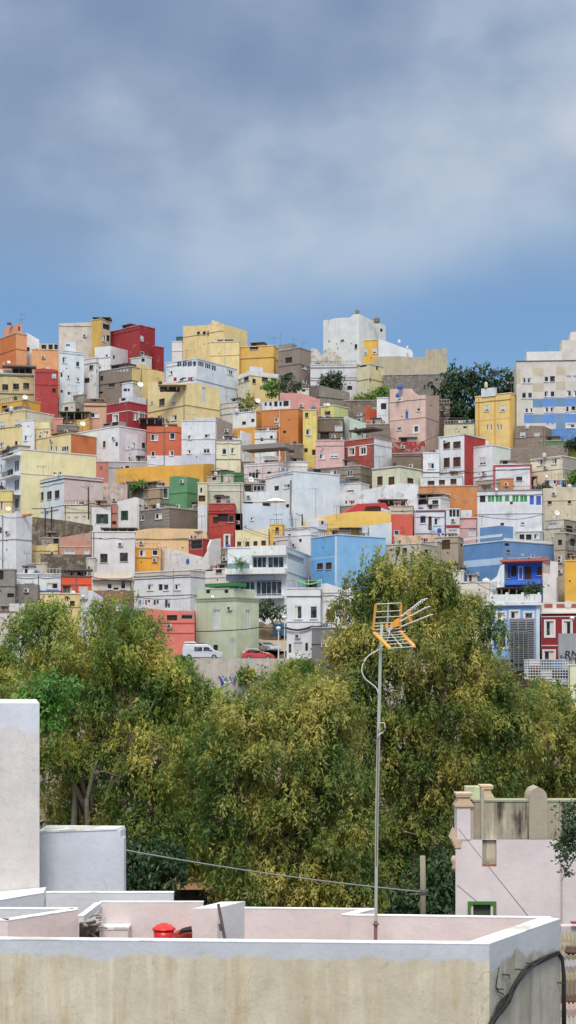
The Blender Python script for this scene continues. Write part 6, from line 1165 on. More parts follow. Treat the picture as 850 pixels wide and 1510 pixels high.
# ================================================================== foreground roofs
FW = dict()
ZT = CZ - 2.86
def topP(px, py, z=ZT):   # point of height z seen at the pixel
    Y = (CZ - z) * F / (py - HY); return Vector(((px - HX) / F * Y, Y, z))
def roofpaint(name, c_top, c_low, zsplit, amp=.08, streak=.8, low2=None, lowrange=1.):
    m, t, b = newmat(name); nn = t.nodes.new; ln = t.links.new; g = nn('ShaderNodeNewGeometry'); sp = nn('ShaderNodeSeparateXYZ'); ln(g.outputs['Position'], sp.inputs[0])
    def noi(scale, det, ms=(1, 1, 1), ro=.6):
        mp = nn('ShaderNodeMapping'); mp.inputs['Scale'].default_value = ms; ln(g.outputs['Position'], mp.inputs[0]); n = nn('ShaderNodeTexNoise'); n.inputs['Scale'].default_value = scale; n.inputs['Detail'].default_value = det; n.inputs['Roughness'].default_value = ro; ln(mp.outputs[0], n.inputs[0]); return n.outputs['Fac']
    def M(op, a, b_): 
        q = nn('ShaderNodeMath'); q.operation = op
        for i, v in enumerate((a, b_)):
            if isinstance(v, (int, float)): q.inputs[i].default_value = v
            else: ln(v, q.inputs[i])
        return q.outputs[0]
    def rg(f, a, b_, c, d):
        r = nn('ShaderNodeMapRange'); ln(f, r.inputs[0]); 
        for i, v in enumerate((a, b_, c, d)): r.inputs[i + 1].default_value = v
        return r.outputs[0]
    def mix(f, a, b_):
        x = nn('ShaderNodeMixRGB')
        if isinstance(f, (int, float)): x.inputs[0].default_value = f
        else: ln(f, x.inputs[0])
        for i, v in ((1, a), (2, b_)):
            if isinstance(v, tuple): x.inputs[i].default_value = (*v, 1)
            else: ln(v, x.inputs[i])
        return x.outputs[0]
    top = mix(rg(noi(1.2, 6), .3, .7, 0, 1), tuple(v * .80 for v in c_top), c_top); top = mix(rg(noi(7, 6, (1, 1, 1), .7), .55, .8, 0, .35), top, tuple(v * .5 for v in c_top))
    low = mix(rg(noi(2.6, 6), .3, .7, 0, 1), tuple(v * .80 for v in c_low), c_low)
    low = mix(M('MULTIPLY', rg(noi(5.2, 5, (1, 1, .10), .62), .45, .70, 0, streak), rg(noi(1.1, 3, (1, 1, .6)), .35, .6, .15, 1)), low, low2 or (.42, .29, .14))
    low = mix(M('MULTIPLY', rg(noi(8, 4, (1, 1, .09), .55), .45, .8, 0, streak * .8), rg(noi(1.7, 3, (1, 1, .9)), .4, .6, 0, 1)), low, tuple(min(.8, v * 1.35) for v in c_low))
    low = mix(rg(noi(2.1, 7, (1, 1, .8), .75), .58, .70, 0, .5), low, (.60, .56, .48))
    low = mix(rg(noi(14, 6, (1, 1, 1), .75), .58, .8, 0, .5), low, (.10, .085, .06))
    low = mix(rg(noi(30, 3, (1, 1, 1), .6), .5, .8, 0, .35), low, tuple(v * .55 for v in c_low))
    wn = nn('ShaderNodeTexNoise'); wn.inputs['Scale'].default_value = 3; wn.inputs['Detail'].default_value = 5; ln(g.outputs['Position'], wn.inputs[0]); wm_ = nn('ShaderNodeVectorMath'); wm_.operation = 'MULTIPLY_ADD'; ln(wn.outputs['Color'], wm_.inputs[0]); wm_.inputs[1].default_value = (.5, .5, .5); ln(g.outputs['Position'], wm_.inputs[2])
    vk = nn('ShaderNodeTexVoronoi'); vk.feature = 'DISTANCE_TO_EDGE'; vk.inputs['Scale'].default_value = 1.3; ln(wm_.outputs[0], vk.inputs[0])
    ck = M('MULTIPLY', rg(vk.outputs['Distance'], .002, .008, .35 if c_low != c_top else 0, 0), rg(noi(.9, 2), .45, .55, 0, 1)); low = mix(ck, low, (.12, .09, .06)); top = mix(M('MULTIPLY', ck, .4), top, (.25, .25, .25))
    wz = M('ADD', sp.outputs[2], M('MULTIPLY', M('SUBTRACT', noi(1.4, 4, (1, 1, .2)), .5), amp * 5)); ff = rg(wz, zsplit - .03, zsplit + .022, 0, 1)
    vo = nn('ShaderNodeTexVoronoi'); vo.feature = 'DISTANCE_TO_EDGE'; ln(g.outputs['Position'], vo.inputs[0]); vo.inputs['Scale'].default_value = 1.1
    col = mix(ff, low, top); ln(col, b.inputs['Base Color']); b.inputs['Roughness'].default_value = .85
    bp = nn('ShaderNodeBump'); bp.inputs['Strength'].default_value = .6; bp.inputs['Distance'].default_value = .015; ln(noi(9, 8, (1, 1, 1), .7), bp.inputs['Height']); ln(bp.outputs[0], b.inputs['Normal']); return m
GREYW = (.50, .53, .60); PINK = (.74, .645, .64)
m_front = roofpaint('stained_parapet', (.55, .56, .59), (.60, .53, .39), CZ - 3.02, .07, .95)
m_side = roofpaint('stained_shaded_side_wall', (.50, .52, .54), (.42, .40, .33), CZ - 3.12, .12, .8, (.14, .12, .08))  # side tone darker than the front: shade put into the colour, besides stains
m_cap = wallmat((222, 230, 236), .5); m_pink = roofpaint('pink_render', PINK, PINK, -50, .1, .1); m_gw = roofpaint('bluish_white_render', (.65, .66, .70), (.65, .66, .70), -50, .1, .2)
m_floor = wallmat((150, 130, 120), .5)
def wallseg(mb, a, b_, zt, zb, th, mf, mcap, side=1, mback=None):
    """vertical wall from a to b (plan), front face on the camera side, thickness th away from it"""
    a = Vector((a[0], a[1], 0)); b2 = Vector((b_[0], b_[1], 0)); u = (b2 - a).normalized(); n = Vector((-u.y, u.x, 0)) * side * th
    A, B, C_, D = a, b2, b2 + n, a + n; z = lambda p, h: (p.x, p.y, h)
    mb.face([z(A, zb), z(B, zb), z(B, zt), z(A, zt)], mf); mb.face([z(B, zb), z(C_, zb), z(C_, zt), z(B, zt)], mf); mb.face([z(D, zb), z(C_, zb), z(C_, zt), z(D, zt)], mback or mf); mb.face([z(A, zb), z(D, zb), z(D, zt), z(A, zt)], mf)
    # cap slab slightly proud
    e = .004; na = n.normalized() * e; ua = u * e
    q = [A - na - ua, B - na + ua, C_ + na + ua, D + na - ua]; mb.box6([z(p, zt + .001) for p in q] + [z(p, zt + .010) for p in q], mcap)
def foreground():
    # near building: front parapet, right parapet, back parapet
    Cn = topP(722, 1393); Lf = topP(0, 1386); d = (Lf - Cn).normalized(); Lf = Cn + d * 16; Fr = topP(827, 1356)
    e = empty('rooftop_building', (Cn.x - 3, Cn.y, -.2), 'nearest white building with stained parapet and pink terrace walls across the bottom', 'building')
    mb = MB(); wallseg(mb, Lf, Cn, ZT, -.2, .15, m_front, m_cap, 1, m_pink); mb.build('front_parapet', e)
    n_ = (Vector((Fr.x, Fr.y, 0)) - Vector((Cn.x, Cn.y, 0))).normalized(); st = Vector((Cn.x, Cn.y, 0)) + n_ * .013
    mb = MB()
    a = st; b2 = Vector((Fr.x, Fr.y, 0)); nn_ = Vector((-n_.y, n_.x, 0)) * .24
    z = lambda p, h: (p.x, p.y, h); A, B, Cc, D = a, b2, b2 + nn_, a + nn_
    mb.face([z(A, -.2), z(B, -.2), z(B, ZT), z(A, ZT)], m_side); mb.face([z(B, -.2), z(Cc, -.2), z(Cc, ZT), z(B, ZT)], m_side); mb.face([z(D, -.2), z(Cc, -.2), z(Cc, ZT), z(D, ZT)], m_pink); mb.face([z(A, -.2), z(D, -.2), z(D, ZT), z(A, ZT)], m_side)
    mb.box6([z(p, ZT + .002) for p in (A, B, Cc, D)] + [z(p, ZT + .012) for p in (A, B, Cc, D)], m_cap); mb.build('side_parapet', e)
    Bk = topP(516, 1350.5); Bc = Vector((Fr.x, Fr.y, 0)) + nn_ * .5
    mb = MB(); wallseg(mb, Bk, Bc, ZT, -.2, .11, m_pink, m_cap); mb.build('back_parapet', e)
    r = topP(553, 1341); mb = MB(); wallseg(mb, Vector((Bk.x, Bk.y + .01, 0)), r, ZT - .001, 8, .12, m_pink, m_cap, 1); mb.build('return_wall', e)
    mb = MB(); z0 = ZT - .95; mb.face([(Lf.x, Lf.y + .15, z0), (Cn.x, Cn.y + .1, z0), (Fr.x, Fr.y, z0), (Lf.x, Fr.y + .6, z0)], m_floor); mb.build('terrace_floor', e)
    # drips and metal spikes along the parapet: cable hooks
    def tw(nm, label, pts, th=.09, mf=m_pink, zt=ZT, mback=None, cap=m_cap, zb=8.5, cat='wall'):
        mb = MB(); wallseg(mb, pts[0], pts[1], zt, zb, th, mf, cap, 1, mback); return solo(mb, nm, label, cat)
    tw('terrace_wall', 'long low pink terrace wall left of the antenna pole', (topP(361, 1340), topP(553, 1342)))
    # block with bluish side
    a = topP(284, 1341); b2 = topP(321, 1340); c = topP(362, 1330)
    mb = MB(); z = lambda p, h: (p[0], p[1], h); A, B, Cc = a, b2, c; D = Vector((A.x + (Cc.x - B.x), A.y + (Cc.y - B.y), 0))
    for p, q, m in ((A, B, m_pink), (B, Cc, m_gw), (Cc, D, m_gw), (D, A, m_pink)): mb.face([z(p, 8.5), z(q, 8.5), z(q, ZT), z(p, ZT)], m)
    mb.box6([z(p, ZT + .001) for p in (A, B, Cc, D)] + [z(p, ZT + .010) for p in (A, B, Cc, D)], m_cap); solo(mb, 'terrace_block', 'white capped stub block with a bluish side behind the leaning bar', 'wall')
    tw('terrace_wall', 'pink wall behind the red bucket', (topP(147, 1331), topP(300, 1331)))
    mb = MB(); A = topP(147, 1371, ZT - .3); mb2 = MB(); Y0 = A.y
    mb.box(A.x, P(189, 0, Y0)[0], Y0, Y0 + .75, 8.5, ZT - .3, m_pink); mb.box(A.x - .01, P(189, 0, Y0)[0] + .01, Y0 - .01, Y0 + .76, ZT - .3, ZT - .27, m_cap); solo(mb, 'masonry_bench', 'low pink block with white top left of the red bucket', 'bench')
    # left pink box with hollow top
    a = topP(12, 1358); b2 = topP(116, 1342); zL = ZT
    mb = MB(); wallseg(mb, topP(-120, 1359), a, zL, 8.5, .12, m_pink, m_cap); o1 = solo(mb, 'terrace_wall', 'short pink wall cut by the left edge before the sloping one', 'wall')
    tw('terrace_wall', 'pink wall running back at an angle at lower left', (Vector((a.x + .005, a.y, 0)), b2), .13, mback=m_gw)
    tw('terrace_wall', 'bluish back wall closing the lower left well', (topP(-120, 1341), topP(113, 1341.5)), .13, mf=m_gw)
    tw('terrace_wall', 'pale bluish wall in shade beneath the white tower wall', (topP(68, 1317), topP(256, 1317)), .12, mf=m_gw)
    tw('terrace_wall', 'bluish slanting wall at foot of the white tower', (topP(-60, 1338), Vector(topP(68, 1317)) - Vector((.02, 0, 0))), .3, mf=m_gw)
    tw('terrace_wall', 'short white wall between two terraces right of the rubble', (topP(124, 1351), topP(149, 1332)), .07, mf=m_gw, zb=ZT - .07)
    # tower and wing wall
    Y = 20.6; mb = MB(); mt = roofpaint('tower_render', (.66, .68, .74), (.68, .64, .62), zp(1085, Y), .25, .12, (.4, .36, .32)); x1 = P(58.5, 0, Y)[0]
    e = empty('roof_tower', (x1 - 2, Y + 1, 0), 'tall white plastered stair tower at the left edge', 'tower')
    mb.box6([(x1 - 5, Y, 8), (x1, Y, 8), (x1 - .72, Y + 4, 8), (x1 - 5, Y + 4, 8), (x1 - 5, Y, zp(1036.5, Y)), (x1, Y, zp(1037, Y)), (x1 - .72, Y + 4, zp(1037, Y)), (x1 - 5, Y + 4, zp(1036, Y))], mt); mb.build('wall', e)
    mb = MB(); za = zp(1310, Y); zb = zp(1326, Y); mb.prism([(x1 - 5, Y - .02, zb - .3), (x1 - 5, Y - .35, zb - .15), (x1 + .1, Y - .35, za - .02), (x1 + .1, Y - .02, za + .02)], (0, 0, -.12), m_cap); mb.build('ledge', e)
    Y = 21.2; mb = MB(); mw = roofpaint('wing_render', (.62, .65, .72), (.62, .63, .68), zp(1300, Y), .2, .35, (.66, .74, .84)); xa = P(56, 0, Y)[0]; xb = P(178, 0, Y)[0]; zt = zp(1228, Y)
    z2 = zp(1224, Y); mb.box6([(xa, Y, 8), (xb, Y, 8), (xb + .04, Y + .3, 8), (xa, Y + .8, 8), (xa, Y, zt), (xb, Y, z2), (xb + .04, Y + .3, z2), (xa, Y + .8, zt)], mw)
    mb.box6([(xa, Y - .012, zt + .002), (xb - .05, Y - .012, z2 + .002), (xb + .03, Y + .31, z2 + .002), (xa, Y + .81, zt + .002), (xa, Y - .012, zt + .03), (xb - .05, Y - .012, z2 + .03), (xb + .03, Y + .31, z2 + .03), (xa, Y + .81, zt + .03)], m_cap)
    mb.prism([(xb - .0, Y + .001, 8), (xb + .045, Y + .02, 8), (xb + .045, Y + .3, 8), (xb, Y + .3, 8)], (0, 0, zp(1236, Y) - 8), mw)
    solo(mb, 'wing_wall', 'bluish white wall with rounded corner right of the stair tower', 'wall')
    # rubble of sticks
    R = random.Random(9); Y = 18.5; e = empty('timber_pile', P(132, 1386, Y), 'pile of grey sticks and torn sheeting in gap between pink walls', 'pile')
    b = MB()
    for k in range(16):
        x = R.uniform(119, 145); y = R.uniform(1345, 1366); b.tube([P(x, y, Y + R.uniform(-.2, .3)), P(x + R.uniform(6, 16), y + R.uniform(-8, 3), Y + R.uniform(-.2, .5))], R.uniform(.008, .018), simple('old_wood', R.choice([(170, 160, 146), (120, 110, 100), (196, 188, 176)])), 5)
    b.build('sticks', e)
    b = MB()
    for k in range(7):
        c = P(132 + R.uniform(-9, 9), 1372 + R.uniform(-8, 8), Y + .1); b.prism([c + Vector((R.uniform(-.1, .1), R.uniform(-.1, .1), R.uniform(-.1, .1))) for q in range(3)], (.01, .03, .01), simple('torn_sheet', R.choice([(110, 104, 98), (66, 60, 56), (150, 146, 138)])))
    b.build('sheeting', e)
    b = MB(); b.box(P(117, 0, 18.9)[0], P(148, 0, 18.9)[0], 18.9, 18.95, 10, zp(1362, 18.9), simple('gap_shade_sheet', (56, 46, 42))); b.build('board', e)  # dark sheet across the gap behind the sticks, shade put into its colour
    # red bucket
    Y = 18.4; c = P(242, 1388, Y); red = bpy.data.materials.new('red_plastic'); red.use_nodes = True; bb = red.node_tree.nodes['Principled BSDF']; bb.inputs['Base Color'].default_value = (.62, .012, .012, 1); bb.inputs['Roughness'].default_value = .35
    e = empty('bucket', c, 'shiny red lidded plastic bucket against the pink wall', 'bucket'); s = Y / F
    b = MB(); b.lathe(c, [(13.5 * s, 0), (14.2 * s, 2 * s), (15.6 * s, 17 * s)], red, 24); b.build('body', e, smooth=True)
    b = MB(); b.lathe(c + Vector((0, 0, 17.1 * s)), [(17.2 * s, 0), (17.4 * s, 2.2 * s), (14 * s, 3.8 * s), (11.5 * s, 7 * s), (6.5 * s, 7.6 * s), (6, 7.6 * s)][:5] + [(5.5 * s, 9.4 * s), (4 * s, 9.6 * s)], red, 24); b.build('lid', e, smooth=True)
    b = MB(); 
    b.prism([P(257, 1388, 18.8), P(257, 1377, 18.8), P(266, 1374, 18.8), (P(283, 1376, 18.8)), P(283, 1388, 18.8)], (0, .3, 0), simple('red_crate', (170, 50, 36))); solo(b, 'roof_tiles', 'heap of broken red tiles right of the red bucket', 'tiles')
    b = MB(); b.tube([P(264, 1377, 18.7), P(270, 1372, 18.7), P(276, 1371, 18.7), P(283, 1370, 18.7)], [.012, .03, .035, .04], simple('black_rubber', (34, 34, 36)), 8); solo(b, 'rubber_glove', 'black rubber scrap lying on the red tiles', 'scrap')
    # leaning steel bar
    b = MB(); b.prism([P(320, 1334, 18.2), P(324, 1333, 18.2), P(334, 1386, 17.7), P(330, 1388, 17.7)], (0, .05, 0), simple('rusty_bar', (62, 42, 42), .6)); b.prism([P(322.5, 1362, 17.93), P(325.5, 1362, 17.93), P(327, 1372, 17.85), P(324, 1372, 17.85)], (0, -.05, 0), simple('rusty_bar', (62, 42, 42), .6)); solo(b, 'steel_bar', 'rusty brown steel bar leaning against stub block', 'bar')
    # black cable bundle on the right wall
    f = Face((Cn.x, Cn.y), (n_.x, n_.y), 3.); bk = simple('black_cable', (26, 26, 28), .5)
    def fp(px, py, d): s_ = f.s_at(px); return Vector(f.pt(s_, zp(py, f.Y(s_)), d))
    e = empty('cable_bundle', fp(722, 1510, .05), 'thick black cable bundle looping over the right side wall', 'cable')
    path = [(712, 1520), (722, 1502), (734, 1487), (744, 1473), (754, 1452), (766, 1434), (782, 1420), (800, 1410), (816, 1404)]
    for k, (dx, dy, dd, r) in enumerate([(0, 0, .03, .016), (3, 3, .05, .015), (-1, 4, .055, .013), (2, -1, .07, .011)]):
        b = MB(); pts = [fp(x + dx * math.sin(i + k), y + dy * .7 + math.cos(i * 1.7 + k), dd) for i, (x, y) in enumerate(path)]
        q = f.Y(f.s_at(816)); pts += [P(824, 1404 + dy, q + .12), P(829 + dx * .5, 1412 + dy, q + .14), P(831 + dx * .6, 1440, q + .1), P(831 + dx * .7, 1480, q + .1), P(831 + dx, 1530, q + .1)]
        b.tube(pts, r, bk, 8); b.build('strand', e, smooth=True)
    b = MB(); b.tube([fp(x, y, .03) for x, y in [(722, 1505), (728, 1488), (733, 1478), (745, 1466)]], .012, bk, 7); b.tube([fp(x, y, .02) for x, y in [(734, 1426), (731, 1440), (729, 1455), (733, 1462), (740, 1466)]], .007, bk, 6)
    b.tube([fp(x, y, .03) for x, y in [(738, 1437), (745, 1436), (749, 1443)]], .005, bk, 5); b.build('loose_wire', e)
    for (x, y) in ((760, 1429), (776, 1420), (732, 1458), (826, 1449), (741, 1437)):
        b = MB(); b.tube([fp(min(x, 822), y, 0), fp(min(x, 822), y - .5, .09)], .008, simple('iron_hook', (60, 52, 48)), 5); b.build('hook', e)
foreground()
def tv_antenna():
    Y = 17.2; s = Y / F; al = bpy.data.materials.new('aluminium'); al.use_nodes = True; q = al.node_tree.nodes['Principled BSDF']; q.inputs['Base Color'].default_value = (.62, .63, .64, 1); q.inputs['Metallic'].default_value = .6; q.inputs['Roughness'].default_value = .4
    ora = bpy.data.materials.new('orange_plastic'); ora.use_nodes = True; q = ora.node_tree.nodes['Principled BSDF']; q.inputs['Base Color'].default_value = (.76, .33, .04, 1); q.inputs['Roughness'].default_value = .45
    wh = simple('white_coax', (205, 205, 196), .5)
    e = empty('television_antenna', P(553.5, 1392, Y), 'orange and silver television antenna on a tall pole over the near terrace', 'antenna')
    def p(x, y, d=0.): return P(x, y, Y + d)
    b = MB(); gm = simple('painted_steel', (168, 172, 156), .5); b.tube([p(554, 1400), p(554.5, 1365), p(556, 1200), p(559, 1060), p(561.5, 960), p(563.5, 919)], [.018, .018, .021, .021, .019, .018], gm, 10); b.build('pole', e, smooth=True)
    b = MB(); b.tube([p(554.8, 1350, .02), p(555.5, 1240, -.03), p(558, 1090, -.03), p(558.5, 1076, -.03)], .008, simple('brown_coax', (120, 104, 90)), 6); b.build('cable', e)
    b = MB(); b.tube([p(550, 1363, -.03), p(559, 1363, -.03)], .014, simple('rust', (120, 84, 74)), 6); b.tube([p(554, 1392, 0), p(554.5, 1358, 0)], .021, simple('rust', (136, 100, 88)), 8); b.build('bracket', e)
    cpts = [(575, 930), (572, 943), (560, 957), (545, 966), (536, 978), (534, 990), (539, 1001), (549, 1009), (556, 1016), (558, 1024)]
    # smooth by Catmull
    out = []
    for i in range(len(cpts) - 1):
        p0 = cpts[max(0, i - 1)]; p1 = cpts[i]; p2 = cpts[i + 1]; p3 = cpts[min(len(cpts) - 1, i + 2)]
        for k in range(4):
            t = k / 4; out.append(tuple(.5 * (2 * p1[j] + (p2[j] - p0[j]) * t + (2 * p0[j] - 5 * p1[j] + 4 * p2[j] - p3[j]) * t * t + (3 * p1[j] - p0[j] - 3 * p2[j] + p3[j]) * t ** 3) for j in (0, 1)))
    b = MB(); b.tube([p(x, y, -.06) for x, y in out], .007, wh, 7); b.tube([p(x, y, -.05) for x, y in [(560, 1066), (567, 1066), (568.5, 1073), (566, 1079), (559, 1083), (556, 1092)]], .007, wh, 6); b.build('coaxial_cable', e, smooth=True)
    # upper reflector
    TL, TR, BR, BL = p(554.5, 891, -.12), p(592, 889, .02), p(590.5, 927, .10), p(550.5, 928.5, -.05)
    for (a, c) in ((TL, BL), (TR, BR)):
        b = MB(); dd = Vector((.014, 0, 0)); b.box6([c - dd, c + dd, c + dd + Vector((0, .03, 0)), c - dd + Vector((0, .03, 0)), a - dd, a + dd, a + dd + Vector((0, .03, 0)), a - dd + Vector((0, .03, 0))], ora); b.build('reflector_side', e)
    b = MB()
    for t in (.0, .3, .52, .75, .87, 1.0): b.tube([TL.lerp(BL, t), TR.lerp(BR, t)], .0055, al, 6)
    b.tube([p(573, 890, -.04), p(571.5, 925, .02)], .010, al, 6); b.build('upper_grid', e)
    A, B2, C2, D = p(552, 933, -.02), p(590, 931, .1), p(611, 953.5, -.25), p(575, 956, -.35)
    for (a, c) in ((A, D), (B2, C2)):
        b = MB(); dd = Vector((0, 0, .012)); sx = Vector((.018, .0, 0)); b.box6([a - dd - sx, a - dd + sx, a + dd + sx, a + dd - sx, c - dd - sx, c - dd + sx, c + dd + sx, c + dd - sx], ora); b.build('reflector_side', e)
    b = MB()
    for t in (0.05, .2, .36, .55, .76, 1.0): b.tube([A.lerp(D, t), B2.lerp(C2, t)], .0055, al, 6)
    b.tube([p(576, 934, .02), p(593, 954, -.3)], .007, al, 6); b.tube([p(562, 934, -.01), p(598, 931, .08)], .007, al, 6); b.build('lower_grid', e)
    b = MB(); b.prism([p(570, 928, -.03), p(577, 923, -.03), p(580, 927, -.03), p(572, 933, -.03)], (0, .05, 0), al); b.build('clamp', e)
    b = MB(); b.prism([p(576.5, 920, -.02), p(584, 913, -.02), p(589, 911, -.02), p(590, 916, -.02), p(588, 923, -.02), p(580, 926, -.02), p(576, 923.5, -.02)], (0, .07, 0), ora); b.build('dipole_box', e)
    b = MB(); b.prism([p(568, 926.5, -.02), p(568.5, 920, -.02), p(571.5, 919.5, -.02), p(571.5, 927.5, -.02)], (0, .05, 0), ora); b.build('end_clip', e)
    b = MB(); b.prism([p(600.5, 900.5, -.3), p(603, 898.5, -.3), p(606.5, 904, -.3), p(609, 914, -.3), p(607.5, 919, -.3), p(604.5, 917.5, -.3), p(601, 908, -.3)], (0, .03, 0), ora); b.build('director_plate', e)
    for (x, y, x0, y0) in ((626, 883.5, 592, 910), (631, 895, 590, 917), (635, 907, 591, 924.5)):
        b = MB(); a = p(x0, y0, -.05); c = p(x, y, -.7); b.tube([a, c], .009, al, 7)
        for k in range(11):
            m = a.lerp(c, .12 + .86 * k / 10); b.tube([m - Vector((.035, 0, .01)), m + Vector((.035, 0, .01))], .005, al, 5)
        b.build('boom', e)
tv_antenna()
def church():
    Y = 33.0; e = empty('pink_building', P(760, 1420, Y), 'pale pink building with stained stepped parapet, arched finial and green window frame', 'building'); X = lambda p: P(p, 0, Y)[0]; Z = lambda p: zp(p, Y)
    pk = roofpaint('pale_pink_render', (.72, .65, .665), (.72, .65, .665), -50, .1, .1); cs = roofpaint('stained_concrete', (.42, .37, .28), (.42, .37, .28), 80, .1, 2.2, (.05, .042, .032), 1); ml = wallmat((206, 180, 150), .4)
    mb = MB(); f = Face((X(672), Y), (1, 0), X(900) - X(672)); w0, w1 = X(690) - X(672), X(732) - X(672)
    gridface(mb, f, -1, Z(1238), [(w0 + .12, w1 - .12, Z(1400), Z(1333)), (X(711.5) - X(672), X(732.5) - X(672), Z(1278), Z(1238) + 0.0)], [], pk, .10)
    xb_ = X(672) + .9
    mb.face([(X(672), Y, -1), (xb_, Y + 7, -1), (xb_, Y + 7, Z(1238)), (X(672), Y, Z(1238))], pk); mb.face([(xb_, Y + 7, -1), (X(900), Y + 7, -1), (X(900), Y + 7, Z(1238)), (xb_, Y + 7, Z(1238))], pk); mb.face([(X(900), Y, -1), (X(900), Y + 7, -1), (X(900), Y + 7, Z(1238)), (X(900), Y, Z(1238))], pk)
    mb.face([(X(672), Y + .4, Z(1238) - .01), (X(900), Y + .4, Z(1238) - .01), (X(900), Y + 7, Z(1238) - .01), (xb_, Y + 7, Z(1238) - .01)], m_floor); mb.build('wall', e)
    mb = MB(); mb.box(X(698), X(900), Y + .12, Y + .6, Z(1239), Z(1183), cs); mb.box(X(697.5), X(902), Y + .10, Y + .62, Z(1183) + .002, Z(1183) + .04, wallmat((150, 156, 128), .6)); mb.box(X(711.8), X(732.2), Y + .085, Y + .15, Z(1277.5), Z(1239), cs); mb.build('stained_parapet', e)
    mb = MB(); mb.box(X(711.8), X(732.2), Y + .02, Y + .083, Z(1278), Z(1275), simple('terracotta_stain', (150, 84, 56))); mb.build('drain_sill', e)
    mb = MB(); mb.box(X(709.5), X(714.5), Y + .03, Y + .115, Z(1238), Z(1164), wallmat((176, 170, 150), .5)); mb.build('pier', e)
    mb = MB(); mb.box(X(692), X(713), Y + .61, Y + .95, Z(1183), Z(1163), wallmat((196, 206, 166), .4)); mb.build('chimney', e)
    # corner pillar
    mb = MB(); mb.box(X(674), X(694), Y - .02, Y + .5, Z(1238), Z(1192), pk); mb.box(X(693.9), X(699), Y + .01, Y + .3, Z(1238), Z(1192), wallmat((190, 170, 160), .4)); mb.build('pillar', e)
    def capital(x0, x1, yb, yo, nm):
        b = MB(); rows = [(0, 2.5, 2.0), (2.5, 5, 3.6), (5, 7, 2.6), (7, 10, 1.0), (10, 17, -1.0), (17, 20, 1.5), (20, 22.5, 2.2)]
        for a, c, g in rows: b.box(X(x0 - g), X(x1 + g), Y + yo - g * s_, Y + yo + .45 + g * s_, Z(yb - a), Z(yb - c) - .001, ml)
        b.build(nm, e)
    s_ = Y / F
    capital(675, 695, 1192, 0, 'capital'); capital(717, 732, 1184, .7, 'capital')
    # finial
    xs = []; c = 794.5; prof = [(781, 1238)] + [(781, 1180)] + [(c - 13.5 * math.cos(t) ** .8, 1180 - 18 * math.sin(t) ** 1.0) for t in [.25, .5, .8, 1.1, 1.35]] + [(c, 1160.5)] + [(c + 13.5 * math.cos(t) ** .8, 1180 - 18 * math.sin(t)) for t in [1.35, 1.1, .8, .5, .25]] + [(808, 1180), (808, 1238)]
    b = MB(); b.prism([(X(a), Y + .04, Z(q)) for a, q in prof], (0, .7, 0), wallmat((168, 158, 138), .5)); b.build('arched_finial', e)
    # side mouldings at the corner
    b = MB(); b.prism([(X(671), Y, Z(1222)), (X(665), Y, Z(1237)), (X(681), Y, Z(1237))], (0, .5, 0), ml); 
    for x0, x1, a, c2 in ((667, 681, 1237, 1241), (669, 680, 1241, 1246), (671, 680, 1246, 1250)): b.box(X(x0), X(x1), Y - .03, Y + .5, Z(c2), Z(a) - .001, ml)
    b.build('corner_moulding', e); b = MB(); b.lathe((X(672), Y + .1, Z(1284)), [(.04, 0), (.08, .06), (.05, .12), (.09, .2), (.09, .26), (.05, .32)], ml, 12); b.build('corner_boss', e, smooth=True)
    # green window
    g = simple('green_paint', (62, 118, 30), .6); wn = MB(); wn.face([(X(691), Y + .095, Z(1395)), (X(731), Y + .095, Z(1395)), (X(731), Y + .095, Z(1333)), (X(691), Y + .095, Z(1333))], simple('shaded_inside', (72, 74, 60), .8)); w = wn.build('window', e, fix=False)  # dark pane for the unlit inside; that shade is put into its colour
    fr = MB(); fr.box(X(690), X(732), Y - .04, Y + .1, Z(1333.5), Z(1329), g); fr.box(X(690), X(694.6), Y - .04, Y + .1, Z(1400), Z(1333.5) - .001, g); fr.box(X(727.4), X(732), Y - .04, Y + .1, Z(1400), Z(1333.5) - .001, g); fr.build('frame', w)
    b = MB(); b.tube([(X(828), Y - .05, Z(1222)), (X(828), Y - .05, Z(1400))], .02, simple('pipe_pink', (186, 166, 168)), 6); b.build('downpipe', e)
    b = MB(); b.prism([(X(735), Y - 2, Z(1357)), (X(742), Y - 2, Z(1350)), (X(757), Y - 2, Z(1352)), (X(765), Y - 2, Z(1360))], (0, .5, 0), simple('red_cloth', (170, 30, 50))); solo(b, 'red_cover', 'red cover showing above parapet below the green window', 'cover')
church()
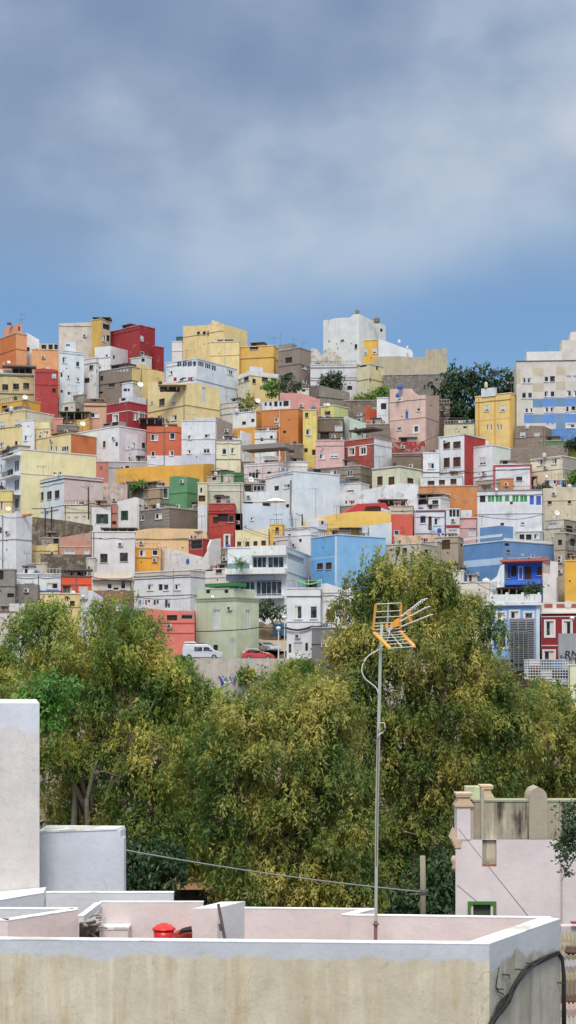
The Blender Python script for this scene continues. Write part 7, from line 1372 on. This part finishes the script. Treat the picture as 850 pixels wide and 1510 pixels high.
def wires():
    def wire(pts, Y0, Y1, r, label, col=(48, 46, 46), sag=0):
        b = MB(); n = 14; q = []
        for i in range(n + 1):
            t = i / n; x = pts[0][0] + (pts[1][0] - pts[0][0]) * t; y = pts[0][1] + (pts[1][1] - pts[0][1]) * t + sag * 4 * t * (1 - t); q.append(P(x, y, Y0 + (Y1 - Y0) * t))
        b.tube(q, r, simple('wire', col, .6), 6); solo(b, 'overhead_wire', label, 'wire')
    wire([(182, 1253), (622, 1315)], 22, 27, .012, 'grey wire sagging from the white wall across the trees to a post', (150, 150, 150), 5)
    wire([(676, 1222), (784, 1357)], 31, 18, .008, 'thin diagonal wire from the pink building corner to the near parapet', (110, 100, 100))
    wire([(674, 1305), (704, 1330)], 32.5, 32.5, .01, 'short thin wire above the green window frame', (110, 100, 104))
    e = empty('wooden_post', P(624, 1400, 27), 'weathered wooden post behind the near terrace, wire tied round it', 'post'); b = MB(); b.tube([P(624, 1400, 27), P(624, 1310, 27), P(623.5, 1262, 27)], [.055, .052, .05], wallmat((150, 142, 122), .6), 8); b.build('pole', e, smooth=True)
    b = MB(); b.lathe(P(624, 1318, 27), [(.075, 0), (.085, .04), (.075, .08)], simple('band', (90, 88, 84)), 10); b.build('band', e)
    # branch with leaves at the right edge
    rs = np.random.default_rng(5); root = empty('leafy_branch', P(858, 1300, 24), 'leafy dark branch reaching in from the right edge before pink building', 'branch')
    pts = [((870, 1190), 26), ((845, 1205), 24), ((838, 1230), 18), ((850, 1250), 22), ((832, 1262), 9), ((860, 1225), 26), ((826, 1243), 8), ((836, 1285), 7), ((822, 1250), 6)]
    C = []
    for (x, y), r in pts:
        for k in range(int(r * r * .09) + 3): C.append(P(x + rs.normal(0, r * .42), y + rs.normal(0, r * .42), 24 + rs.normal(0, .15)))
    C = np.array([list(c) for c in C]); leaves('crown', C, rs.normal(0, .5, C.shape), root, DKG, 9, .075, .034, .045, 0, rs)
    b = MB(); bk = wallmat((84, 70, 58), .3)
    for path in ([(880, 1230), (850, 1232), (832, 1246), (819, 1252)], [(880, 1240), (850, 1262), (838, 1280), (828, 1300)], [(880, 1200), (858, 1205), (842, 1210)]): b.tube([P(x, y, 24) for x, y in path], [.02, .014, .009, .004][:len(path)], bk, 6)
    b.build('twigs', root)
wires()
def lowroofs():
    def lean(name, label, x0, x1, y0, y1, Y0, Y1, c, th=.08, red=False):
        a, b_ = P(x0, y0, Y1), P(x1, y0, Y1); c_, d = P(x0, y1, Y0), P(x1, y1, Y0); mb = MB(); m = wallmat(c, .7); t = Vector((0, 0, -th)); mb.box6([c_ + t, d + t, b_ + t, a + t, c_, d, b_, a], m)
        n = 12
        for i in range(n):
            q = (i + .5) / n; mb.tube([a.lerp(b_, q) + Vector((0, 0, .01)), c_.lerp(d, q) + Vector((0, 0, .01))], .015, m, 5)
        base = min(c_.z, a.z); mb.box(c_.x, d.x, Y0 + .1, Y0 + .3, 0, c_.z - th - .003, wallmat((170, 150, 140), .6)); solo(mb, name, label, 'roof')
    lean('shed_roof', 'olive fibre cement roof just right of the near parapet corner', 827, 900, 1376, 1410, 25, 28, (140, 132, 104)); lean('shed_roof', 'grey slatted lean-to roof below the olive one', 827, 900, 1416, 1426, 23.5, 24.6, (150, 146, 146))
    lean('shed_roof', 'mossy cream roof strip below the grey slats', 827, 900, 1434, 1446, 22.2, 23.2, (140, 130, 100)); lean('shed_roof', 'brown shed roof at lower right', 827, 900, 1452, 1468, 21, 22, (110, 92, 76)); lean('shed_roof', 'pink edged pale roof in the lower right corner', 827, 900, 1480, 1490, 19.6, 20.8, (170, 140, 132)); lean('shed_roof', 'patchy white roof at the very bottom right', 827, 900, 1500, 1540, 18.4, 19.4, (150, 146, 138))
    b = MB(); b.box(P(828, 0, 29)[0], P(900, 0, 29)[0], 29, 29.3, 0, zp(1366, 29), wallmat((196, 186, 190), .3)); b.box(P(843, 0, 28.9)[0], P(900, 0, 28.9)[0], 28.85, 28.99, zp(1362, 28.9), zp(1359, 28.9), simple('red_trim', (170, 50, 60))); solo(b, 'yard_wall', 'low lilac yard wall with a red trimmed end right of the near corner', 'wall')
    b = MB(); b.lathe(P(843, 1408, 25.2) , [(.08, 0), (.12, .06), (.08, .14)], simple('pot', (90, 66, 54)), 10); solo(b, 'clay_pot', 'small dark clay pot on the olive roof', 'pot')
lowroofs()
